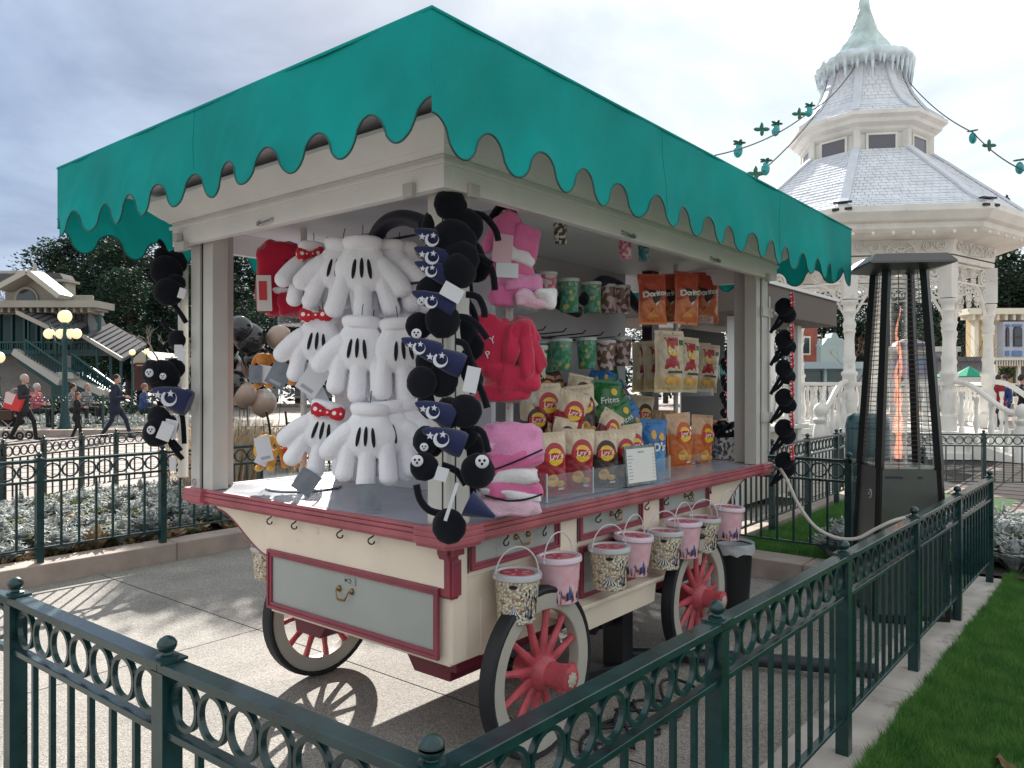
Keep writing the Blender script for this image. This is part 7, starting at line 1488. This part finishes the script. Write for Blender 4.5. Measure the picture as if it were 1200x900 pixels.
# silver-leaved bedding
silv = mat('silver_leaf', (.23, .25, .24), .7, col2=(.46, .48, .46), vscale=18, trans=.15); grn = mat('dull_green_leaf', (.10, .13, .06), .7, col2=(.22, .23, .12), vscale=12, trans=.2); dry = mat('dry_stalk', (.34, .24, .14), .8, var=.3, vscale=10)
def plant(seed, n, r, h, lobes=True):
    rr = random.Random(seed); k = MB()
    for i in range(n):
        a = rr.uniform(0, 6.3); t = rr.random() ** .6; L_ = h * rr.uniform(.6, 1.1); o = Vector((cos(a), sin(a), 0)); tip = o * r * t + Vector((0, 0, L_ * (1 - .45 * t))); w = .02 * rr.uniform(.7, 1.4); s = Vector((-sin(a), cos(a), 0)); mid = tip * .6 + Vector((0, 0, L_ * .12))
        root = o * .02
        k.add([root - s * w * .2, root + s * w * .2, mid + s * w, mid - s * w, tip], [(0, 1, 2, 3), (3, 2, 4)])
        if lobes:
            for q in (.45, .62, .8):
                c = root.lerp(tip, q) + Vector((0, 0, .02)); 
                for sg in (-1, 1): e = c + s * sg * .035 + o * .02 + Vector((0, 0, rr.uniform(-.01, .02))); k.add([c - o * .008, e, c + o * .014], [(0, 1, 2)])
    return k
sil_me = [raw(plant(i, 46, .17, .22), 'leaves', silv) for i in range(3)] + [raw(plant(i + 9, 40, .16, .18), 'leaves', grn) for i in range(2)] + [raw(plant(20, 30, .2, .2, False), 'leaves', dry)]
def field(name, area, n, seed, wts, s0=.8, s1=1.3, z=.12, lim=None):
    """one object holding a whole bed of plants nobody could count"""
    rr = random.Random(seed); V, F, M = [], [], []; mats = []
    srcs = []
    for me in sil_me:
        srcs.append(([v.co.copy() for v in me.vertices], [tuple(p.vertices) for p in me.polygons], me.materials[0]))
        if me.materials[0] not in mats: mats.append(me.materials[0])
    for i in range(n):
        x, y = rr.uniform(area[0], area[1]), rr.uniform(area[2], area[3]); vs, fs, m = srcs[rr.choices(range(6), wts)[0]]; s = rr.uniform(s0, s1); a = rr.uniform(0, 6.3); ca, sa = cos(a) * s, sin(a) * s; o = len(V)
        V += [(x + v.x * ca - v.y * sa, y + v.x * sa + v.y * ca, z + v.z * s) for v in vs]; F += [tuple(q + o for q in f) for f in fs]; M += [mats.index(m)] * len(fs)
    me = bpy.data.meshes.new(name); me.from_pydata(V, [], F)
    for m in mats: me.materials.append(m)
    me.polygons.foreach_set('material_index', M); me.update(); o = link(name, me); o['kind'] = 'stuff'; return o
field('bedding_plants', (-.5, 8.8, 6.75, 9.6), 1050, 5, (4, 4, 3, 2, 2, 1))
field('ground_litter', (-.5, 9.0, 6.66, 7.0), 260, 8, (0, 0, 0, 0, 1, 6), .4, .7, .11)
field('bedding_plants', (7.4, 9.6, -.2, 2.2), 380, 15, (4, 4, 3, 1, 1, .2), 1.0, 1.6, -.05)
field('small_silver_plant_patch', (6.3, 6.75, 1.35, 1.9), 16, 17, (3, 3, 2, 0, 1, 0), .9, 1.4, .12)
s = MB(); s.grid(10, 8, lambda u, w: (7.25 + 2.5 * u, -.35 + 2.7 * w, -.10 + .08 * noise.noise((u * 8, w * 8, 2)) + .07)); struct(s.build('bed_soil', soilm))
# tall dry grass seen through the cart
def dry_grass(label, px, py, d, n, h, seed):
    p = at(px, py, d); rr = random.Random(seed); k = MB()
    for i in range(n):
        a = rr.uniform(0, 6.3); r0 = .5 * rr.random(); b = Vector((r0 * cos(a), r0 * sin(a), 0)); l = h * rr.uniform(.6, 1.1); lean = Vector((cos(a), sin(a), 0)) * l * rr.uniform(.1, .6); w = .006; s = Vector((-sin(a), cos(a), 0)) * w; k.add([b - s, b + s, b + lean * .4 + Vector((0, 0, l * .6)) + s, b + lean * .4 + Vector((0, 0, l * .6)) - s, b + lean + Vector((0, 0, l * .85))], [(0, 1, 2, 3), (3, 2, 4)])
    g = thing('dry_grass_clump', label, 'grass clump', (p.x, p.y, .1)); link('blades', raw(k, 'blades', mat('straw', (.48, .36, .24), .8, col2=(.62, .52, .40), vscale=14, trans=.3)), g)
for i, (x, d, n, h, lb_) in enumerate(((262, 9.6, 700, 1.15, 'left clump of tall dry grass seen through the cart beside the left post'), (292, 10.0, 700, 1.05, 'middle clump of tall dry grass behind the toys, seen through the cart'), (318, 10.4, 600, 1.0, 'right clump of tall dry grass behind the tray stand'), (245, 10.6, 500, 1.0, 'dry grass clump mostly hidden by the left post'))): dry_grass(lb_, x, 520, d, n, h, i)
# lawn blades
def blades(name, fn, n, seed, h=.035):
    rr = random.Random(seed); V, F = [], []
    for i in range(n):
        x, y, z = fn(rr); a = rr.uniform(0, 6.3); l = h * rr.uniform(.5, 1.25); w = .0028; lx, ly = rr.gauss(0, .35) * l, rr.gauss(0, .35) * l; o = len(V); V += [(x - w * cos(a), y - w * sin(a), z), (x + w * cos(a), y + w * sin(a), z), (x + lx, y + ly, z + l)]; F.append((o, o + 1, o + 2))
    me = bpy.data.meshes.new(name); me.from_pydata(V, [], F); me.materials.append(mat('grass_blade', (.055, .17, .034), .55, col2=(.15, .31, .07), vscale=5, trans=.3, world=True)); me.update(); o = link(name, me); o['kind'] = 'stuff'
def lawn_pt(rr):
    while True:
        x = 2.2 + 9.5 * rr.random() ** 1.5; y = .88 - 3.9 * rr.random() ** 1.3
        if y > .832 + .02 * noise.noise((x * 3, 0, 0)) + .02 * noise.noise((x * 23, 3, 0)): continue
        if x * .776 + y * .6307 > 1 and (x * .6307 - y * .776) / (x * .776 + y * .6307) < .75: return x, y, gz(x, y) - .012 + .042 * smooth(.70, .825, y)
blades('lawn_grass', lawn_pt, 330000, 4, .045)
def pl_pt(rr): return 6.18 + 3.8 * rr.random(), 1.2 + 1.52 * rr.random(), .11
blades('planter_grass', pl_pt, 60000, 6, .05)
# fallen leaves
lf = mat('fallen_leaf', (.16, .075, .04), .8, var=.3)
for i in range(5):
    x, y = (3.55, .42) if i == 0 else (R.uniform(2.8, 6.5), R.uniform(-.6, .8)); k = MB(); k.add([(.03 * cos(t) * (1 + .4 * (j % 2)), .022 * sin(t) * (1 + .4 * (j % 2)), .01 * sin(3 * t)) for j, t in enumerate([2 * pi * q / 10 for q in range(10)])], [tuple(range(10))]); o = link('fallen_leaf', k.mesh('fallen_leaf', lf), None, (x, y, gz(x, y) + .035), (.3, .2, i), 1.5 if i == 0 else .8); tag(o, 'largest brown fallen leaf, lying on the lawn at the bottom right' if i == 0 else 'small brown fallen leaf lying on the lawn right of the fence', 'leaf', 'fallen leaves on the lawn')

# ------------------------------------------------ far left fences, planter and paving
F7 = fence('green ring-topped fence behind the silvery planter on the left, nearer the walkway', [tuple(at(-40, 560, 8.3).xy), tuple(at(136, 540, 10.9).xy), tuple(at(250, 540, 12.4).xy), tuple(at(420, 540, 13.5).xy)], [[0, .2, .45, .72, 1], [0, .5, 1], [0, .5, 1]], zf=lambda x, y: .015)
F8 = fence('distant green fence in front of the station planter, beyond the walking people', [tuple(at(-40, 500, 23.5).xy), tuple(at(62, 500, 23.0).xy), tuple(at(290, 500, 24).xy)], [[0, .5, 1], [0, .25, .5, .75, 1]], zf=lambda x, y: .2, H=.95, step=.2)
kx = struct(thing('far_kerb', None, None)); kerb_run(kx, tuple(at(-60, 500, 22.3).xy), tuple(at(40, 500, 22.2).xy), .3, .18, 3, side=1); kerb_run(kx, tuple(at(40, 500, 22.2).xy), tuple(at(300, 500, 23.2).xy), .3, .18, 3, side=1)
k = MB(); a, b, c, d = at(-60, 450, 22.6), at(300, 450, 23.5), at(320, 450, 30), at(-60, 450, 30)
k.add([(p.x, p.y, .12) for p in (a, b, c, d)], [(0, 1, 2, 3)]); struct(k.build('far_planter_soil', mat('far_bed', (.06, .065, .045), .9, var=.4, vscale=2)))
wk = mat('rosy_walkway', (.27, .22, .195), .8, var=.08, vscale=.5, world=True)
k = MB(); k.box((-40, 8.5, -.155), (70, 75, -.02)); struct(k.build('walkway', wk))
k = MB(); k.box((9.5, -8, -.155), (70, 8.499, -.021)); struct(k.build('square_paving', wk))
jm = mat('paving_joint', (.10, .08, .07), .9)
k = MB()
for i in range(60): k.box((-10 + i * .9, 12.5, -.0199), (-10 + i * .9 + .02, 40, -.016))
for i in range(34): k.box((-10, 12.5 + i * .8, -.0158), (44, 12.5 + i * .8 + .02, -.012))
stuff(k.build('paving_joints', jm))
k = MB()
for i in range(40): k.box((9.9 + i * .45, -6, -.0199), (9.9 + i * .45 + .015, 12, -.016))
for i in range(40): k.box((9.9, -6 + i * .45, -.0158), (28, -6 + i * .45 + .015, -.012))
stuff(k.build('paving_joints', jm))
fld = MB(); rr = random.Random(77)
for i in range(120): p = at(40 + 230 * rr.random(), 450, 24.5 + 3 * rr.random()); leaf_clumps(fld, (p.x, p.y, .28), (.5, .5, .2), 40, .12, .5, rr.random())
o = link('station_planter_shrubs', raw(fld, 'station_planter_shrubs', silv)); o['kind'] = 'stuff'
fld = MB()
for i in range(46): p = at(-40 + 200 * rr.random(), 450, 28 + 2 * rr.random()); leaf_clumps(fld, (p.x, p.y, .5), (.8, .8, .45), 60, .2, .5, rr.random())
o = link('station_hedge', raw(fld, 'station_hedge', lm_dark)); o['kind'] = 'stuff'

# ------------------------------------------------ balloons behind the left post
bb_ = mat('black_balloon', (.012, .012, .014), .12, coat=.6); be = mat('beige_balloon', (.34, .23, .18), .3, coat=.3)
bpts = [(281, 385, 15, 0), (292, 397, 19, 0), (265, 405, 16, 0), (262, 430, 22, 0), (270, 452, 20, 0), (258, 462, 17, 0), (328, 396, 15, 1), (284, 434, 12, 1), (286, 462, 15, 1), (308, 472, 16, 1), (300, 420, 16, 0)]
for i, (x, y, r, t) in enumerate(bpts):
    d = 9.0 + .15 * (i % 4); p = at(x, y, d); rad = r / 910 * d; g = thing('balloon', ('glossy black' if t == 0 else 'beige') + ' round balloon in the bunch behind the left post, ' + ('upper', 'front upper', 'left upper', 'left middle', 'left lower', 'lowest black', 'beside the bow glove', 'small one behind the toy', 'front lower', 'lowest and largest beige', 'centre')[i] + ' one', 'balloon', p, group='balloons behind the left post')
    link('balloon_body', MB().lathe([(0, -rad * 1.12), (rad * .12, -rad * 1.08)] + [(rad * sin(a), -rad * cos(a)) for a in [pi * j / 14 for j in range(2, 15)]], n=20).mesh('balloon_body', be if t else bb_, sm=True), g); k = MB(); k.tube([(0, 0, -rad * 1.1), (.04, .02, -rad * 1.1 - .3), (.0, .03, -p.z + .9)], .003, 4); link('string', k.mesh('string', dash), g)

# ------------------------------------------------ people
skin = mat('skin', (.46, .28, .21), .6); 
def cloth(n, c): return mat(n, c, .85, var=.12, vscale=9)
def person(label, px, d, face, pose, cols, s=1.0, base=.0, hair=(.05, .03, .02), bag=None, group=None, hat=None):
    """pose: dict of joint positions in body space (x forward, y left, z up), 1.75 m tall"""
    p = at(px, 450, d); g = thing('person', label, 'person', (p.x, p.y, base), (0, 0, face), group, s)
    J = {'pel': (0, 0, .93), 'che': (.02, 0, 1.28), 'nek': (.02, 0, 1.48), 'hed': (.045, 0, 1.62), 'shL': (.02, .19, 1.42), 'shR': (.02, -.19, 1.42), 'elL': (0, .24, 1.13), 'elR': (0, -.24, 1.13), 'haL': (.10, .22, .90), 'haR': (.10, -.22, .90), 'hiL': (0, .09, .92), 'hiR': (0, -.09, .92), 'knL': (.06, .10, .50), 'knR': (-.04, -.10, .50), 'anL': (.02, .10, .09), 'anR': (-.06, -.10, .09)}
    J.update(pose); J = {k: Vector(v) for k, v in J.items()}
    def limb(k, a, b, r0, r1, n=6):
        for i in range(n + 1): t = i / n; k.ell(a.lerp(b, t), r0 + (r1 - r0) * t, 10, 7)
    body = MB(); limb(body, J['nek'], J['hed'], .055, .055, 3); body.ell(J['hed'] + Vector((.0, 0, .02)), (.095, .075, .115), 14, 10); body.ell(J['hed'] + Vector((.095, 0, .0)), (.02, .014, .022), 8, 6); body.ell(J['hed'] + Vector((.06, 0, -.06)), (.045, .05, .04), 8, 6)
    for sg in (-1, 1): body.ell(J['hed'] + Vector((0, sg * .078, .005)), (.02, .012, .03), 8, 6)
    for q in 'LR':
        limb(body, J['sh' + q], J['el' + q], .048, .04); limb(body, J['el' + q], J['ha' + q], .038, .028); dr = (J['ha' + q] - J['el' + q]).normalized(); h = J['ha' + q] + dr * .04; body.ell(h, (.035, .02, .045), 8, 6)
        for f in range(4): body.ell(h + dr * .06 + Vector((.012 * (f - 1.5) * 1.5, 0, -.01)), (.009, .010, .034), 6, 5)
        body.ell(h + dr * .01 + Vector((.035, 0, .0)), (.012, .012, .028), 6, 5, (0, .6, 0))
        limb(body, J['hi' + q], J['kn' + q], .075, .052); limb(body, J['kn' + q], J['an' + q], .05, .036)
    body.ell((J['pel'] + J['che']) / 2, (.10, .14, .26), 14, 10); me = blob(body, .017, 3); me.materials.append(skin); link('body', me, g)
    top = MB(); top.ell(J['che'] + Vector((0, 0, .02)), (.125, .19, .19), 14, 10); top.ell(J['pel'] + Vector((.0, 0, .12)), (.13, .17, .20), 14, 10); top.ell(J['nek'] + Vector((0, 0, -.03)), (.08, .11, .05), 10, 7)
    if cols.get('long'): top.ell(J['pel'] + Vector((0, 0, -.10)), (.15, .18, .20), 14, 10)
    for q in 'LR': limb(top, J['sh' + q], J['el' + q], .07, .058); limb(top, J['el' + q], J['el' + q].lerp(J['ha' + q], .88), .056, .045)
    me = blob(top, .018, 4); me.materials.append(cols['top']); link('jacket', me, g)
    leg = MB()
    for q in 'LR': limb(leg, J['hi' + q], J['kn' + q], .095, .068); limb(leg, J['kn' + q], J['an' + q], .066, .055)
    leg.ell(J['pel'] + Vector((0, 0, -.0)), (.115, .155, .11), 12, 8); me = blob(leg, .018, 3); me.materials.append(cols['leg']); link('trousers', me, g)
    for q in 'LR': s_ = MB(); s_.ell(J['an' + q] + Vector((.045, 0, -.045)), (.125, .048, .045), 12, 8); s_.ell(J['an' + q] + Vector((0, 0, .0)), (.05, .045, .06), 10, 7); me = blob(s_, .012, 2); me.materials.append(cols['shoe']); link('shoe', me, g)
    h = MB(); h.ell(J['hed'] + Vector((-.02, 0, .045)), (.10, .088, .105), 12, 9)
    if cols.get('hairlong'): h.ell(J['hed'] + Vector((-.06, 0, -.06)), (.06, .08, .12), 10, 8)
    link('hair', h.mesh('hair', mat('hair_%d' % int(hair[0] * 1000), hair, .7), sm=True), g)
    f_ = MB()
    for sg in (-1, 1): f_.ell(J['hed'] + Vector((.088, sg * .032, .03)), (.01, .012, .007), 6, 5)
    f_.ell(J['hed'] + Vector((.092, 0, -.055)), (.01, .024, .005), 6, 5); link('eyes_and_mouth', f_.mesh('eyes_and_mouth', mat('dark_feature', (.05, .02, .02), .6), sm=True), g)
    return g, J
dk, nv, bl_, gy = cloth('charcoal_cloth', (.02, .022, .026)), cloth('navy_cloth', (.012, .018, .04)), cloth('black_cloth', (.01, .01, .011)), cloth('grey_cloth', (.2, .2, .21)); sb_, sw_ = cloth('black_shoe', (.01, .01, .01)), cloth('pale_shoe', (.5, .5, .48))
right = HEAD - pi / 2        # facing the right-hand side of the view
g, J = person('person in a dark jacket striding right with a red and white shopping bag', 27, 20.6, right + .1, {'anL': (.28, .1, .09), 'knL': (.22, .1, .52), 'anR': (-.25, -.1, .12), 'knR': (-.06, -.1, .5), 'haR': (.32, -.2, 1.18), 'elR': (.05, -.26, 1.14), 'elL': (-.14, .25, 1.14), 'haL': (-.05, .24, .95)}, {'top': dk, 'leg': bl_, 'shoe': sb_, 'long': 1}, 1.0, .0, (.35, .33, .30))
def shopbag(label, px, py, d, w, h, m1, m2=None, ro=0.):
    p = at(px, py, d); b_ = thing('shopping_bag', label, 'bag', p, (0, ro, right + 0)); k = MB(); k.prism([(-w / 2, 0), (w / 2, 0), (w * .56, h), (-w * .56, h)], lambda u, v, w_: (u, w_, v), -.06, .06); link('bag_body', k.mesh('bag_body', m1), b_)
    if m2: k = MB(); k.prism([(-w * .50, h * .35), (0, h * .3), (w * .1, h), (-w * .56, h)], lambda u, v, w_: (u, w_, v), -.063, .063); link('pale_panel', k.mesh('pale_panel', m2), b_)
    for sy in (-.05, .05): k = MB(); k.tube([(w * .28 * cos(t), sy, h + .16 * sin(t)) for t in [pi * i / 8 for i in range(9)]], .008, 5); link('handle', k.mesh('handle', m2 or m1), b_)
shopbag('red and pale shopping bag carried by the person striding right at the far left', 14, 480, 20.4, .42, .42, mat('bag_red', (.55, .03, .03), .5), mat('bag_pale', (.6, .45, .45), .5), .25)
shopbag('dark brown bag low beside the stroller at the left edge', 6, 492, 20.7, .40, .25, mat('bag_brown', (.05, .02, .015), .6), None, .0)
person('child in black walking beside a fence with hands raised to the chest', 90, 20.6, right + .2, {'anL': (-.20, .1, .12), 'knL': (-.04, .1, .5), 'anR': (.16, -.1, .09), 'knR': (.14, -.1, .5), 'haR': (.26, -.1, 1.2), 'haL': (.26, .1, 1.18), 'elL': (.06, .22, 1.12), 'elR': (.06, -.22, 1.12)}, {'top': bl_, 'leg': bl_, 'shoe': sw_, 'long': 1, 'hairlong': 1}, .73, .0, (.16, .05, .02))
person('tall person in a dark navy coat walking right, one foot forward', 135, 21.2, right + .05, {'anL': (.36, .1, .10), 'knL': (.24, .1, .53), 'anR': (-.30, -.1, .14), 'knR': (-.05, -.1, .5), 'haR': (.30, -.1, 1.15), 'elR': (.1, -.24, 1.1), 'haL': (.28, .12, 1.12), 'elL': (.06, .24, 1.1)}, {'top': nv, 'leg': nv, 'shoe': sb_, 'long': 1}, 1.0, .0, (.015, .012, .01))
for i, (x, y, d, c_, hr, lb_) in enumerate(((42, 455, 23.6, mat('pink_scarf', (.5, .12, .16), .8), (.4, .38, .38), 'seated grey-haired person in a pink scarf behind the fence'), (84, 458, 25, gy, (.02, .015, .01), 'dark-haired seated person behind the distant fence, left of the grey one'), (101, 458, 25.5, gy, (.25, .2, .17), 'seated person in grey behind the distant fence'), (168, 464, 24, cloth('blue_coat', (.03, .07, .22)), (.2, .12, .06), 'seated person in a bright blue coat near the ticket booth'))):
    person(lb_, x, d, right + .5 * (i % 2), {'knL': (.40, .1, .52), 'knR': (.40, -.1, .52), 'anL': (.42, .1, .09), 'anR': (.42, -.1, .09), 'hiL': (0, .09, .5), 'hiR': (0, -.09, .5), 'pel': (0, 0, .52), 'che': (0, 0, .86), 'nek': (.02, 0, 1.06), 'hed': (.04, 0, 1.2), 'shL': (0, .19, 1.0), 'shR': (0, -.19, 1.0), 'elL': (.05, .23, .74), 'elR': (.05, -.23, .74), 'haL': (.28, .12, .70), 'haR': (.28, -.12, .70)}, {'top': c_, 'leg': dk, 'shoe': sb_}, 1.0, .18, hr)
for i, (x, d, c_, lb_) in enumerate(((1168, 21.5, cloth('dark_red_coat', (.25, .02, .03)), 'person in dark red standing beyond the bandstand balustrade'), (1178, 22, cloth('blue_coat', (.03, .07, .22)), 'person in blue and jeans beyond the bandstand balustrade'), (1196, 20, bl_, 'person in black at the right edge beyond the bandstand steps'), (1056, 24, bl_, 'person in black seen through the patio heater cage'))):
    person(lb_, x, d, right + pi * (i % 2), {}, {'top': c_, 'leg': nv if i == 1 else dk, 'shoe': sb_}, 1.0, 0, (.03, .02, .02))
# stroller
sp_ = at(14, 500, 20.9); st_ = thing('stroller', 'dark stroller with small wheels at the left edge beside the walking person', 'stroller', (sp_.x, sp_.y, 0), (0, 0, right))
k = MB(); k.ell((0, 0, .5), (.34, .22, .16), 14, 9); k.ell((-.16, 0, .68), (.2, .22, .2), 12, 8); link('seat', k.mesh('seat', bl_, sm=True), st_)
k = MB()
for sy in (-.2, .2): k.tube([(-.45, sy, .98), (-.2, sy, .6), (.32, sy, .12)], .014, 6); k.tube([(.15, sy, .5), (-.28, sy, .12)], .014, 6)
k.tube([(-.45, -.2, .98), (-.45, .2, .98)], .018, 6); link('frame', k.mesh('frame', steel, sm=True), st_)
for x in (-.30, .34):
    for sy in (-.2, .2): k = MB(); k.lathe([(.10, -.02), (.115, 0), (.10, .02), (.06, .015), (.06, -.015)], n=18, axis='Y', closed=True); k.lathe([(0, -.01), (.03, -.01), (.03, .01), (0, .01)], n=10, axis='Y'); link('wheel', k.mesh('wheel', rubber, sm=True), st_, (x, sy, .115))
